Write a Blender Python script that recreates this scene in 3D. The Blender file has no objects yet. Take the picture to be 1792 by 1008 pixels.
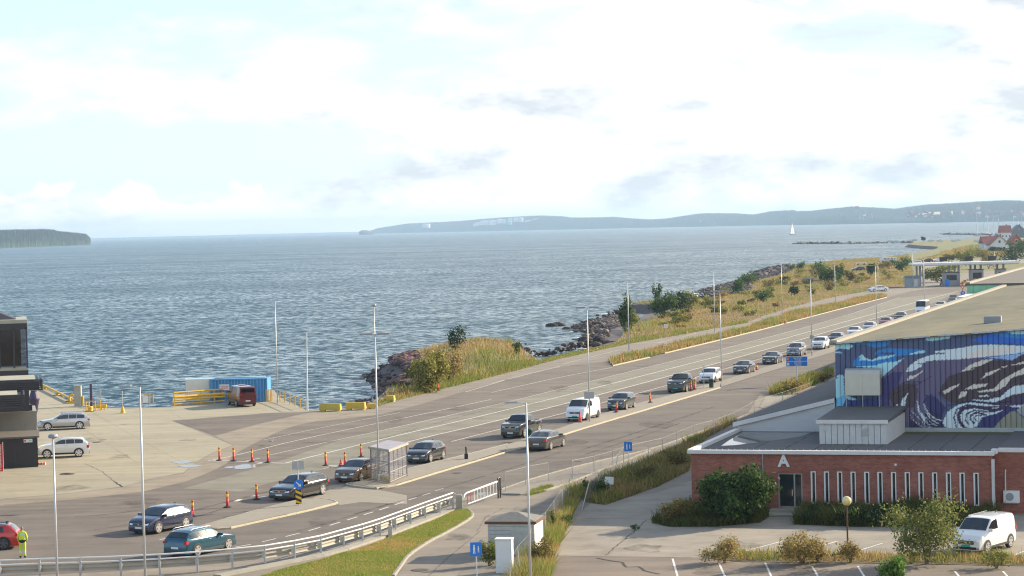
import bpy, bmesh, math, random
import numpy as np
from mathutils import Vector, Matrix
from mathutils.geometry import tessellate_polygon
R_ = math.radians
random.seed(7); rng = np.random.default_rng(7)
SC = bpy.context.scene
COL = SC.collection

# ------------------------------------------------------------------ camera
IW, IH, FPX, CAMH = 1792.0, 1008.0, 4000.0, 17.8
SLOPE, YC = 0.0245, 397.6
_r = math.atan(SLOPE); _p = math.atan((504 - YC) * math.cos(_r) / FPX)
CF = np.array([0, math.cos(_p), -math.sin(_p)])
_R0 = np.array([1.0, 0, 0]); _U0 = np.array([0, math.sin(_p), math.cos(_p)])
CR = math.cos(_r) * _R0 - math.sin(_r) * _U0
CU = math.sin(_r) * _R0 + math.cos(_r) * _U0
CC = np.array([0, 0, CAMH])
cam = bpy.data.cameras.new('camera'); cam_o = bpy.data.objects.new('camera', cam); COL.objects.link(cam_o)
cam.sensor_width = 36; cam.lens = 36 * FPX / IW; cam.clip_start = 1; cam.clip_end = 90000
cam_o.matrix_world = Matrix(((CR[0], CU[0], -CF[0], 0), (CR[1], CU[1], -CF[1], 0), (CR[2], CU[2], -CF[2], CAMH), (0, 0, 0, 1)))
SC.camera = cam_o
SC.render.resolution_x, SC.render.resolution_y = 1024, 576

# ------------------------------------------------------------------ light
SUN_AZ, SUN_EL = R_(30), R_(21)          # azimuth measured from +X towards +Y
SUN = Vector((math.cos(SUN_AZ) * math.cos(SUN_EL), math.sin(SUN_AZ) * math.cos(SUN_EL), math.sin(SUN_EL)))
sl = bpy.data.lights.new('sun', 'SUN'); sl.energy = 5.0; sl.angle = R_(0.55); sl.color = (1.0, 0.855, 0.64)
so = bpy.data.objects.new('sun', sl); COL.objects.link(so); so.location = (200, 100, 200)
so.rotation_euler = SUN.to_track_quat('Z', 'Y').to_euler()

world = bpy.data.worlds.new('World'); SC.world = world; world.use_nodes = True
wn = world.node_tree; wn.nodes.clear()
def N(t, ty, **k):
    n = t.nodes.new(ty)
    for a, b in k.items(): setattr(n, a, b)
    return n
def L(t, a, b): t.links.new(a, b)
def MATH(t, op, a, b=None, clamp=False):
    n = N(t, 'ShaderNodeMath', operation=op, use_clamp=clamp)
    for i, v in enumerate((a, b)):
        if v is None: continue
        if isinstance(v, (int, float)): n.inputs[i].default_value = v
        else: L(t, v, n.inputs[i])
    return n.outputs[0]
def RAMP(t, v, stops, interp='LINEAR'):
    n = N(t, 'ShaderNodeValToRGB'); e = n.color_ramp.elements; n.color_ramp.interpolation = interp
    for i, (p, c) in enumerate(stops):
        el = e[i] if i < 2 else e.new(p)
        el.position = p; el.color = (c, c, c, 1) if isinstance(c, (int, float)) else (*c, 1)
    L(t, v, n.inputs[0]); return n.outputs[0]
sky = N(wn, 'ShaderNodeTexSky', sky_type='NISHITA', sun_disc=False)
sky.sun_elevation = SUN_EL; sky.sun_rotation = math.pi / 2 - SUN_AZ
sky.air_density = 1.0; sky.dust_density = 0.3; sky.ozone_density = 1.0
tc = N(wn, 'ShaderNodeTexCoord'); sx = N(wn, 'ShaderNodeSeparateXYZ'); L(wn, tc.outputs['Generated'], sx.inputs[0])
def wnoise(scale, zs, det, rough, off):
    m = N(wn, 'ShaderNodeMapping'); L(wn, tc.outputs['Generated'], m.inputs[0])
    m.inputs['Scale'].default_value = (1, 1, zs); m.inputs['Location'].default_value = off
    n = N(wn, 'ShaderNodeTexNoise'); n.inputs['Scale'].default_value = scale; n.inputs['Detail'].default_value = det
    n.inputs['Roughness'].default_value = rough; L(wn, m.outputs[0], n.inputs['Vector']); return n.outputs[0]
n1 = wnoise(6.5, 3.4, 8, 0.56, (3.15, 1.2, 0.37))       # large cloud sheets
n2 = wnoise(38, 1.0, 6, 0.55, (0.3, 0.7, 0.1))        # cumulus along the horizon
n3 = wnoise(15, 2.6, 5, 0.6, (5.1, 2.2, 0.9))          # grey undersides
bias = MATH(wn, 'MULTIPLY', sx.outputs[0], 0.55)      # thicker cloud towards the sun's side
clear = MATH(wn, 'MULTIPLY', RAMP(wn, sx.outputs[2], [(0.016, 0.0), (0.030, 1.0), (0.036, 1.0), (0.052, 0.0)]), RAMP(wn, MATH(wn, 'ADD', sx.outputs[0], 0.5), [(0.40, 1.0), (0.54, 0.0)]))      # clear belt above the cumulus, away from the sun
sheet = RAMP(wn, MATH(wn, 'SUBTRACT', MATH(wn, 'ADD', n1, bias), MATH(wn, 'MULTIPLY', clear, 0.22)), [(0.37, 0.0), (0.53, 1.0)])
top = MATH(wn, 'ADD', MATH(wn, 'MULTIPLY', n2, 0.050), -0.0060)
cum = RAMP(wn, MATH(wn, 'MULTIPLY', MATH(wn, 'SUBTRACT', top, sx.outputs[2]), 150.0), [(0.0, 0.0), (0.35, 1.0)])
low = RAMP(wn, sx.outputs[2], [(0.0, 0.55), (0.012, 1.0)])
cum = MATH(wn, 'MULTIPLY', cum, low)
sheet = MATH(wn, 'MULTIPLY', sheet, RAMP(wn, sx.outputs[2], [(0.22, 1.0), (0.62, 0.42)]))      # cloud thinned overhead, out of view, to cut skylight and deepen shadows
mask = MATH(wn, 'MAXIMUM', sheet, cum)
grey = RAMP(wn, MATH(wn, 'SUBTRACT', n3, MATH(wn, 'MULTIPLY', n1, 0.0)), [(0.48, 0.0), (0.64, 1.0)])
cm = N(wn, 'ShaderNodeMix', data_type='RGBA'); L(wn, grey, cm.inputs[0])
cm.inputs[6].default_value = (5.7, 5.72, 5.75, 1); cm.inputs[7].default_value = (3.5, 3.75, 4.0, 1)
sm = N(wn, 'ShaderNodeMix', data_type='RGBA'); L(wn, mask, sm.inputs[0])
tint = N(wn, 'ShaderNodeMix', data_type='RGBA', blend_type='MULTIPLY'); tint.inputs[0].default_value = 1; tint.inputs[7].default_value = (0.86, 1.0, 1.10, 1); L(wn, sky.outputs[0], tint.inputs[6]); veil = N(wn, 'ShaderNodeMix', data_type='RGBA'); L(wn, RAMP(wn, sx.outputs[2], [(0.0, 0.72), (0.45, 0.15)]), veil.inputs[0]); L(wn, tint.outputs[2], veil.inputs[6]); veil.inputs[7].default_value = (3.55, 4.15, 4.6, 1); L(wn, veil.outputs[2], sm.inputs[6]); L(wn, cm.outputs[2], sm.inputs[7])
bg = N(wn, 'ShaderNodeBackground'); bg.inputs[1].default_value = 0.115; L(wn, sm.outputs[2], bg.inputs[0])
wo = N(wn, 'ShaderNodeOutputWorld'); L(wn, bg.outputs[0], wo.inputs[0])

SC.view_settings.view_transform = 'Standard'; SC.view_settings.look = 'None'; SC.view_settings.gamma = 1
SC.view_settings.exposure = 0.97
SC.render.engine = 'CYCLES'
SC.cycles.use_denoising = True
try: SC.cycles.denoiser = 'OPENIMAGEDENOISE'
except Exception: pass
SC.cycles.pixel_filter_type = 'BLACKMAN_HARRIS'; SC.cycles.filter_width = 1.15
SC.cycles.max_bounces = 6; SC.cycles.diffuse_bounces = 2; SC.cycles.glossy_bounces = 3
SC.cycles.transmission_bounces = 4; SC.cycles.volume_bounces = 0; SC.cycles.transparent_max_bounces = 8
SC.cycles.use_adaptive_sampling = True; SC.cycles.adaptive_threshold = 0.015
SC.cycles.sample_clamp_indirect = 4

# ------------------------------------------------------------------ projection helpers (photo pixel -> point of the place)
def ray(x, y): return CF + CR * (x - 896) / FPX - CU * (y - 504) / FPX
def G(x, y, z=0.0):
    d = ray(x, y); t = (z - CAMH) / d[2]; return CC + d * t
def GD(x, y, D):
    d = ray(x, y); return CC + d * (D / d[1])
def PR(q):
    q = np.asarray(q, float) - CC; w = q @ CF
    return np.stack([896 + FPX * (q @ CR) / w, 504 - FPX * (q @ CU) / w], -1)
def XY(pts, z=0.0): return [G(x, y, z)[:2] for x, y in pts]
def srgb(r, g, b):
    f = lambda c: (c / 255) / 12.92 if c / 255 <= 0.04045 else ((c / 255 + 0.055) / 1.055) ** 2.4
    return (f(r), f(g), f(b))
def inpoly(px, py, poly):
    poly = np.asarray(poly, float); ins = np.zeros(np.shape(px), bool); n = len(poly)
    for i in range(n):
        x1, y1 = poly[i]; x2, y2 = poly[(i + 1) % n]
        if y1 == y2: continue
        c = ((y1 > py) != (y2 > py)) & (px < (x2 - x1) * (py - y1) / (y2 - y1) + x1)
        ins ^= c
    return ins
def distpoly(px, py, poly, closed=True):
    poly = np.asarray(poly, float); d = np.full(np.shape(px), 1e9); n = len(poly)
    for i in range(n if closed else n - 1):
        a = poly[i]; b = poly[(i + 1) % n]; ab = b - a; l2 = ab @ ab + 1e-12
        t = np.clip(((px - a[0]) * ab[0] + (py - a[1]) * ab[1]) / l2, 0, 1)
        d = np.minimum(d, np.hypot(px - a[0] - t * ab[0], py - a[1] - t * ab[1]))
    return d

# ------------------------------------------------------------------ materials
def mat(name, col, rough=0.8, metal=0.0, var=0.0, vs=2.0, col2=None, bump=0.0, bs=20.0, coat=0.0, spec=0.5, emit=None, var2=0.0, vs2=0.2, stretch=None, world_co=False, streak=None):
    m = bpy.data.materials.new(name); m.use_nodes = True; t = m.node_tree; b = t.nodes['Principled BSDF']
    b.inputs['Base Color'].default_value = (*col, 1); b.inputs['Roughness'].default_value = rough; b.inputs['Metallic'].default_value = metal
    b.inputs['Coat Weight'].default_value = coat; b.inputs['Coat Roughness'].default_value = 0.06; b.inputs['Specular IOR Level'].default_value = spec
    if emit: b.inputs['Emission Color'].default_value = (*emit[0], 1); b.inputs['Emission Strength'].default_value = emit[1]
    if var or bump or var2:
        if world_co: co = N(t, 'ShaderNodeNewGeometry').outputs['Position']
        else: co = N(t, 'ShaderNodeTexCoord').outputs['Object']
        if stretch:
            mp = N(t, 'ShaderNodeMapping'); mp.inputs['Scale'].default_value = stretch; L(t, co, mp.inputs[0]); co = mp.outputs[0]
    def noise(s, d=6, r=0.6):
        n = N(t, 'ShaderNodeTexNoise'); n.inputs['Scale'].default_value = s; n.inputs['Detail'].default_value = d; n.inputs['Roughness'].default_value = r
        L(t, co, n.inputs['Vector']); return n.outputs[0]
    if var or var2:
        c2 = col2 or tuple(c * (1 - 0.55) for c in col)
        f = RAMP(t, noise(vs), [(0.30, 0.0), (0.72, 1.0)])
        f = MATH(t, 'MULTIPLY', f, var)
        if var2:
            f2 = RAMP(t, noise(vs2, 4, 0.55), [(0.36, 0.0), (0.68, 1.0)])
            f = MATH(t, 'ADD', f, MATH(t, 'MULTIPLY', f2, var2), True)
        mx = N(t, 'ShaderNodeMix', data_type='RGBA'); L(t, f, mx.inputs[0])
        mx.inputs[6].default_value = (*col, 1); mx.inputs[7].default_value = (*c2, 1); L(t, mx.outputs[2], b.inputs['Base Color'])
    if streak:      # wheel tracks and wear running along one direction (angle, strength, dark, light)
        ang, sk = streak; ge = N(t, 'ShaderNodeNewGeometry'); mp = N(t, 'ShaderNodeMapping'); mp.inputs['Rotation'].default_value = (0, 0, -ang); mp.inputs['Scale'].default_value = (0.012, 0.55, 1); L(t, ge.outputs['Position'], mp.inputs[0])
        n = N(t, 'ShaderNodeTexNoise'); n.inputs['Scale'].default_value = 1.0; n.inputs['Detail'].default_value = 5; n.inputs['Roughness'].default_value = 0.65; L(t, mp.outputs[0], n.inputs['Vector'])
        n2_ = N(t, 'ShaderNodeTexNoise'); n2_.inputs['Scale'].default_value = 0.35; n2_.inputs['Detail'].default_value = 7; n2_.inputs['Roughness'].default_value = 0.7; L(t, ge.outputs['Position'], n2_.inputs['Vector'])
        mm = N(t, 'ShaderNodeMix', data_type='RGBA', blend_type='MULTIPLY'); mm.inputs[0].default_value = 1.0; src = b.inputs['Base Color'].links[0].from_socket; L(t, src, mm.inputs[6])
        L(t, MATH(t, 'MULTIPLY', RAMP(t, n.outputs[0], [(0.32, 1 - sk), (0.66, 1 + sk * .6)]), RAMP(t, n2_.outputs[0], [(0.28, 0.70), (0.50, 1.0), (0.75, 1.14)])), mm.inputs[7]); L(t, mm.outputs[2], b.inputs['Base Color'])
    if bump:
        bp = N(t, 'ShaderNodeBump'); bp.inputs['Strength'].default_value = bump; bp.inputs['Distance'].default_value = 0.05
        L(t, noise(bs), bp.inputs['Height']); L(t, bp.outputs[0], b.inputs['Normal'])
    return m
def mat_attr(name, rough=0.85, trans=0.0, spec=0.2):
    m = bpy.data.materials.new(name); m.use_nodes = True; t = m.node_tree; b = t.nodes['Principled BSDF']
    a = N(t, 'ShaderNodeAttribute', attribute_name='col'); L(t, a.outputs[0], b.inputs['Base Color'])
    b.inputs['Roughness'].default_value = rough; b.inputs['Specular IOR Level'].default_value = spec
    if trans:
        tr = N(t, 'ShaderNodeBsdfTranslucent'); L(t, a.outputs[0], tr.inputs[0]); mx = N(t, 'ShaderNodeMixShader'); mx.inputs[0].default_value = trans
        L(t, b.outputs[0], mx.inputs[1]); L(t, tr.outputs[0], mx.inputs[2]); L(t, mx.outputs[0], t.nodes['Material Output'].inputs[0])
    return m
M = {}
M['leaf'] = mat_attr('leaf', 0.7, 0.35); M['rock'] = mat_attr('rock', 0.9); M['paint_attr'] = mat_attr('mural_paint', 0.55, 0, 0.4)
M['galv'] = mat('galvanised', (0.50, 0.52, 0.53), 0.42, 0.75, 0.4, 3)
M['pole'] = mat('pole_grey', (0.62, 0.63, 0.63), 0.45, 0.4, 0.3, 2)
M['lamphead'] = mat('lamp_head', (0.32, 0.33, 0.35), 0.5, 0.3, 0.2, 3)
M['dark'] = mat('dark_plastic', (0.02, 0.02, 0.022), 0.55)
M['black'] = mat('black_paint', (0.022, 0.022, 0.026), 0.5, 0, 0.3, 3, (0.04, 0.04, 0.045))
M['white'] = mat('white_paint', (0.78, 0.78, 0.76), 0.55, 0, 0.35, 2, (0.6, 0.6, 0.57))
M['whitewood'] = mat('white_boards', (0.62, 0.62, 0.60), 0.7, 0, 0.5, 3, (0.42, 0.42, 0.42))
M['rubber'] = mat('tyre_rubber', (0.018, 0.018, 0.02), 0.8)
M['rim'] = mat('alloy_rim', (0.68, 0.68, 0.70), 0.28, 0.85)
M['rimdark'] = mat('dark_rim', (0.10, 0.10, 0.11), 0.35, 0.7)
M['glass'] = mat('car_glass', (0.012, 0.016, 0.02), 0.04, 0, coat=0.5, spec=0.8)
M['chrome'] = mat('chrome', (0.75, 0.76, 0.78), 0.15, 1.0)
M['lamp'] = mat('headlight_glass', (0.75, 0.77, 0.80), 0.12, 0.3, coat=1.0)
M['tail'] = mat('tail_light', (0.50, 0.012, 0.015), 0.2, 0, coat=1.0)
M['plate'] = mat('number_plate', (0.78, 0.78, 0.78), 0.5)
M['plate_g'] = mat('green_number_plate', (0.02, 0.42, 0.30), 0.5)
M['red'] = mat('safety_red', (0.72, 0.035, 0.03), 0.5)
M['orange'] = mat('safety_orange', (0.80, 0.16, 0.03), 0.5)
M['yellow'] = mat('safety_yellow', (0.80, 0.46, 0.02), 0.5, 0, 0.4, 3, (0.55, 0.30, 0.02))
M['refl'] = mat('reflective_yellow', (0.85, 0.66, 0.02), 0.4)
M['signblue'] = mat('sign_blue', (0.012, 0.19, 0.66), 0.4)
M['conc'] = mat('concrete', (0.36, 0.34, 0.29), 0.9, 0, 0.6, 1.5, (0.24, 0.22, 0.18), 0.2, 18)
M['yconc'] = mat('yellow_concrete', (0.62, 0.44, 0.05), 0.85, 0, 0.7, 2.5, (0.42, 0.33, 0.11), 0.2, 15)
M['kerb'] = mat('kerb_concrete', (0.46, 0.40, 0.28), 0.85, 0, 0.6, 2.2, (0.30, 0.27, 0.21))
M['wire'] = mat('fence_wire', (0.20, 0.20, 0.20), 0.5, 0.5)
M['kerbg'] = mat('kerb_granite', (0.31, 0.29, 0.25), 0.85, 0, 0.6, 2.5, (0.20, 0.185, 0.16))
M['bluesteel'] = mat('blue_container', (0.10, 0.35, 0.64), 0.5, 0, 0.6, 1.2, (0.06, 0.22, 0.42))
M['rust'] = mat('rusty_steel', (0.16, 0.07, 0.035), 0.85, 0, 0.5, 3)
M['wood'] = mat('weathered_wood', (0.20, 0.15, 0.11), 0.85, 0, 0.5, 3, bump=0.3, bs=12)

# ------------------------------------------------------------------ mesh helpers
class MB:
    def __init__(s): s.v = []; s.f = []
    def add(s, vs, fs):
        o = len(s.v); s.v += [tuple(map(float, q)) for q in vs]; s.f += [tuple(i + o for i in f) for f in fs]; return s
    def box(s, c, d, rz=0.0, ry=0.0):
        x, y, z = d[0] / 2, d[1] / 2, d[2] / 2; cr, sr = math.cos(rz), math.sin(rz); cy_, sy_ = math.cos(ry), math.sin(ry)
        vs = []
        for i in (-1, 1):
            for j in (-1, 1):
                for k in (-1, 1):
                    a, b, e = i * x, j * y, k * z
                    a, e = a * cy_ + e * sy_, -a * sy_ + e * cy_
                    vs.append((c[0] + a * cr - b * sr, c[1] + a * sr + b * cr, c[2] + e))
        return s.add(vs, [(0, 1, 3, 2), (4, 6, 7, 5), (0, 4, 5, 1), (2, 3, 7, 6), (0, 2, 6, 4), (1, 5, 7, 3)])
    def hexa(s, b, t):      # bottom quad, top quad (ccw)
        return s.add(list(b) + list(t), [(3, 2, 1, 0), (4, 5, 6, 7), (0, 1, 5, 4), (1, 2, 6, 5), (2, 3, 7, 6), (3, 0, 4, 7)])
    def prism(s, poly, z0, z1):
        n = len(poly); vs = [(p[0], p[1], z0) for p in poly] + [(p[0], p[1], z1) for p in poly]
        return s.add(vs, [tuple(range(n - 1, -1, -1)), tuple(range(n, 2 * n))] + [(i, (i + 1) % n, n + (i + 1) % n, n + i) for i in range(n)])
    def tube(s, pts, r, n=8, cap=True):
        pts = [np.asarray(p, float) for p in pts]; k = len(pts); rs = r if isinstance(r, (list, tuple)) else [r] * k; vs = []
        for i in range(k):
            d = pts[min(i + 1, k - 1)] - pts[max(i - 1, 0)]; d /= np.linalg.norm(d) + 1e-9
            a = np.cross(d, (0, 0, 1.0)) if abs(d[2]) < 0.95 else np.cross(d, (0, 1.0, 0)); a /= np.linalg.norm(a); b = np.cross(d, a)
            for j in range(n):
                t = 2 * math.pi * j / n; vs.append(pts[i] + rs[i] * (math.cos(t) * a + math.sin(t) * b))
        fs = [(i * n + j, i * n + (j + 1) % n, (i + 1) * n + (j + 1) % n, (i + 1) * n + j) for i in range(k - 1) for j in range(n)]
        if cap: fs += [tuple(range(n - 1, -1, -1)), tuple(range((k - 1) * n, k * n))]
        return s.add(vs, fs)
    def lathe(s, prof, c=(0, 0, 0), n=12):
        vs = []
        for r, z in prof:
            for j in range(n): t = 2 * math.pi * j / n; vs.append((c[0] + r * math.cos(t), c[1] + r * math.sin(t), c[2] + z))
        k = len(prof); fs = [(i * n + j, i * n + (j + 1) % n, (i + 1) * n + (j + 1) % n, (i + 1) * n + j) for i in range(k - 1) for j in range(n)]
        return s.add(vs, fs + [tuple(range(n - 1, -1, -1)), tuple(range((k - 1) * n, k * n))])
    def build(s, name, m, parent=None, smooth=False, loc=None):
        me = bpy.data.meshes.new(name); me.from_pydata(s.v, [], s.f); me.update()
        return link(name, me, m, parent, smooth, loc)
def link(name, me, m, parent=None, smooth=False, loc=None):
    if m is not None and not me.materials: me.materials.append(M[m] if isinstance(m, str) else m)
    if smooth: me.shade_smooth()
    o = bpy.data.objects.new(name, me); COL.objects.link(o)
    if parent is not None: o.parent = parent
    if loc is not None: o.location = loc
    return o
def tag(o, label=None, cat=None, group=None, kind=None):
    for k, v in (('label', label), ('category', cat), ('group', group), ('kind', kind)):
        if v: o[k] = v
    return o
def thing(name, label, cat, loc=(0, 0, 0), rz=0.0, group=None):
    o = bpy.data.objects.new(name, None); COL.objects.link(o); o.location = tuple(map(float, loc)); o.rotation_euler = (0, 0, rz); o.empty_display_size = 0.3
    return tag(o, label, cat, group)
def copy_tree(o, parent=None):
    c = o.copy(); COL.objects.link(c)
    if parent is not None: c.parent = parent
    for ch in o.children: copy_tree(ch, c)
    return c
def npmesh(name, V, F, m, col=None, parent=None, smooth=False):   # V (n,3), F (m,k) ; col per vertex
    V = np.asarray(V, np.float32); F = np.asarray(F, np.int32); me = bpy.data.meshes.new(name); k = F.shape[1]
    me.vertices.add(len(V)); me.vertices.foreach_set('co', V.ravel()); me.loops.add(F.size); me.loops.foreach_set('vertex_index', F.ravel())
    me.polygons.add(len(F)); me.polygons.foreach_set('loop_start', np.arange(0, F.size, k, dtype=np.int32)); me.update(calc_edges=True); me.validate()
    if col is not None:
        c = np.ones((len(V), 4), np.float32); c[:, :3] = col; a = me.color_attributes.new('col', 'FLOAT_COLOR', 'POINT'); a.data.foreach_set('color', c.ravel())
    return link(name, me, m, parent, smooth)
def sheet(name, poly, z, m, kind='structure', parent=None):
    v = [Vector((p[0], p[1], 0)) for p in poly]; tri = tessellate_polygon([v])
    me = bpy.data.meshes.new(name); me.from_pydata([(p[0], p[1], z) for p in poly], [], [tuple(t) for t in tri]); me.update()
    bm = bmesh.new(); bm.from_mesh(me)
    for f in bm.faces:
        f.normal_update()
        if f.normal.z < 0: f.normal_flip()
    bm.to_mesh(me); bm.free()
    o = link(name, me, m, parent)
    if kind and parent is None: o['kind'] = kind
    return o
def strip(mb, pts, w, z):      # flat painted line along a polyline
    pts = [np.asarray(p[:2], float) for p in pts]; k = len(pts); vs = []
    for i in range(k):
        d = pts[min(i + 1, k - 1)] - pts[max(i - 1, 0)]; d /= np.linalg.norm(d); n = np.array([-d[1], d[0]])
        vs += [(*(pts[i] + n * w / 2), z), (*(pts[i] - n * w / 2), z)]
    return mb.add(vs, [(2 * i, 2 * i + 1, 2 * i + 3, 2 * i + 2) for i in range(k - 1)])
def resample(pts, step):
    pts = [np.asarray(p, float) for p in pts]; out = []
    for a, b in zip(pts[:-1], pts[1:]):
        l = np.linalg.norm(b - a); n = max(1, int(round(l / step)))
        out += [a + (b - a) * i / n for i in range(n)]
    return out + [pts[-1]]
def smooth_line(pts, it=2):
    pts = [np.asarray(p, float) for p in pts]
    for _ in range(it):
        q = [pts[0]]
        for a, b in zip(pts[:-1], pts[1:]): q += [a * .75 + b * .25, a * .25 + b * .75]
        pts = q + [pts[-1]]
    return pts
def text_mesh(body, size, thick=0.004, bold=0.012):
    c = bpy.data.curves.new('t', 'FONT'); c.body = body; c.size = size; c.align_x = 'CENTER'; c.align_y = 'CENTER'; c.extrude = thick; c.offset = size * bold
    o = bpy.data.objects.new('t', c); COL.objects.link(o); bpy.context.view_layer.update()
    me = bpy.data.meshes.new_from_object(o.evaluated_get(bpy.context.evaluated_depsgraph_get())); bpy.data.objects.remove(o); return me
# ------------------------------------------------------------------ sea
SEA = -1.8
def sea_material():
    m = bpy.data.materials.new('sea_water'); m.use_nodes = True; t = m.node_tree; b = t.nodes['Principled BSDF']
    b.inputs['Base Color'].default_value = (0.033, 0.078, 0.086, 1); b.inputs['Roughness'].default_value = 0.12; b.inputs['IOR'].default_value = 1.333
    g = N(t, 'ShaderNodeNewGeometry')
    def nzn(scale, rot, st, det=3, ro=0.55):
        mp = N(t, 'ShaderNodeMapping'); mp.inputs['Rotation'].default_value = (0, 0, R_(rot)); mp.inputs['Scale'].default_value = st; L(t, g.outputs['Position'], mp.inputs[0])
        n = N(t, 'ShaderNodeTexNoise'); n.inputs['Scale'].default_value = scale; n.inputs['Detail'].default_value = det; n.inputs['Roughness'].default_value = ro; L(t, mp.outputs[0], n.inputs['Vector']); return n
    def nz(*a): return nzn(*a).outputs[0]
    # wave slopes: each noise gives two slope components, summed over swell, chop and ripple
    sxs, sys_ = None, None
    for (sc, rot, st, det, k) in ((0.07, 20, (1, 1.3, 1), 2, 0.32), (0.66, 14, (0.9, 0.8, 1), 4, 1.25), (2.4, 30, (1, 1, 1), 2, 0.55)):
        se = N(t, 'ShaderNodeSeparateColor'); L(t, nzn(sc, rot, st, det).outputs[1], se.inputs[0])
        ax = MATH(t, 'MULTIPLY', MATH(t, 'SUBTRACT', se.outputs[0], 0.5), k); ay = MATH(t, 'MULTIPLY', MATH(t, 'SUBTRACT', se.outputs[1], 0.5), k)
        sxs = ax if sxs is None else MATH(t, 'ADD', sxs, ax); sys_ = ay if sys_ is None else MATH(t, 'ADD', sys_, ay)
    cb = N(t, 'ShaderNodeCombineXYZ'); L(t, MATH(t, 'MULTIPLY', sxs, 0.8), cb.inputs[0]); L(t, MATH(t, 'SUBTRACT', sys_, 0.165), cb.inputs[1]); cb.inputs[2].default_value = 1.0
    vn = N(t, 'ShaderNodeVectorMath', operation='NORMALIZE'); L(t, cb.outputs[0], vn.inputs[0]); L(t, vn.outputs[0], b.inputs['Normal'])
    # gusts: broad patches where the ripple is rougher
    gu = nz(0.008, 0, (0.5, 1, 1), 4); L(t, RAMP(t, gu, [(0.35, 0.10), (0.7, 0.26)]), b.inputs['Roughness'])
    # whitecaps
    wc = nz(0.16, 15, (0.55, 2.4, 1), 5, 0.7); f = RAMP(t, wc, [(0.755, 0.0), (0.79, 0.8)])
    mx = N(t, 'ShaderNodeMix', data_type='RGBA'); L(t, f, mx.inputs[0]); mx.inputs[6].default_value = (0.033, 0.078, 0.086, 1); mx.inputs[7].default_value = (0.7, 0.72, 0.72, 1); L(t, mx.outputs[2], b.inputs['Base Color'])
    return m
M['sea'] = sea_material()
tag(sheet('sea', [(-26000, 20), (30000, 20), (30000, 60000), (-26000, 60000)], SEA, 'sea'), kind='structure')

# ------------------------------------------------------------------ land
RANG = math.atan2(*reversed((G(1170, 674) - G(860, 755))[:2]))
M['asph'] = mat('old_asphalt', (0.261, 0.219, 0.172), 0.92, 0, 0.45, 0.6, (0.190, 0.161, 0.130), 0.15, 30, var2=0.35, vs2=0.06, world_co=True, streak=(0.4, 0.16))
M['lane'] = mat('road_asphalt', (0.178, 0.144, 0.113), 0.9, 0, 0.4, 0.5, (0.127, 0.104, 0.088), 0.15, 30, var2=0.45, vs2=0.05, stretch=(1, 0.35, 1), world_co=True, streak=(RANG, 0.26))
M['lane2'] = mat('bus_lane_asphalt', (0.233, 0.212, 0.160), 0.9, 0, 0.4, 0.5, (0.179, 0.165, 0.128), 0.15, 30, var2=0.3, vs2=0.07, world_co=True, streak=(RANG, 0.20))
M['near'] = mat('near_lane_asphalt', (0.156, 0.129, 0.105), 0.9, 0, 0.4, 0.6, (0.119, 0.099, 0.083), 0.15, 30, var2=0.45, vs2=0.08, world_co=True, streak=(RANG, 0.24))
M['apron'] = mat('pale_concrete_apron', (0.385, 0.340, 0.241), 0.92, 0, 0.5, 0.35, (0.287, 0.252, 0.182), 0.15, 25, var2=0.45, vs2=0.05, world_co=True, streak=(0.15, 0.14))
M['tan'] = mat('tan_asphalt', (0.295, 0.243, 0.176), 0.92, 0, 0.45, 0.5, (0.222, 0.185, 0.140), 0.15, 25, var2=0.35, vs2=0.08, world_co=True, streak=(0.5, 0.16))
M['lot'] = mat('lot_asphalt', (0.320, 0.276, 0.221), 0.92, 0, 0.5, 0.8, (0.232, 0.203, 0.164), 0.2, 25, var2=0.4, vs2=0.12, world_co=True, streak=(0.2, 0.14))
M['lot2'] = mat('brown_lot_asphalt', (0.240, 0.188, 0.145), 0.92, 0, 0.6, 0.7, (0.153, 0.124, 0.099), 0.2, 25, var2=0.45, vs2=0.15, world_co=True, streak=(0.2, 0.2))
M['pave'] = mat('pavement', (0.306, 0.269, 0.214), 0.9, 0, 0.5, 1.2, (0.219, 0.194, 0.156), 0.25, 14, world_co=True)
M['gravel'] = mat('gravel_verge', (0.270, 0.236, 0.194), 0.95, 0, 0.6, 1.5, (0.190, 0.167, 0.138), 0.3, 20, world_co=True)
M['earth'] = mat('bank_earth', (0.17, 0.13, 0.075), 0.95, 0, 0.7, 0.5, (0.09, 0.09, 0.045), 0.4, 4, world_co=True)
M['shorerock'] = mat('shore_rubble', (0.155, 0.118, 0.108), 0.95, 0, 0.7, 0.8, (0.07, 0.052, 0.052), 0.8, 1.5, world_co=True)
M['line'] = mat('road_paint', (0.74, 0.72, 0.67), 0.8, 0, 0.6, 1.2, (0.36, 0.33, 0.30), world_co=True)
M['turf'] = mat('turf_soil', (0.13, 0.14, 0.04), 0.95, 0, 0.6, 1.0, (0.085, 0.10, 0.03), 0.3, 8, world_co=True)

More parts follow.
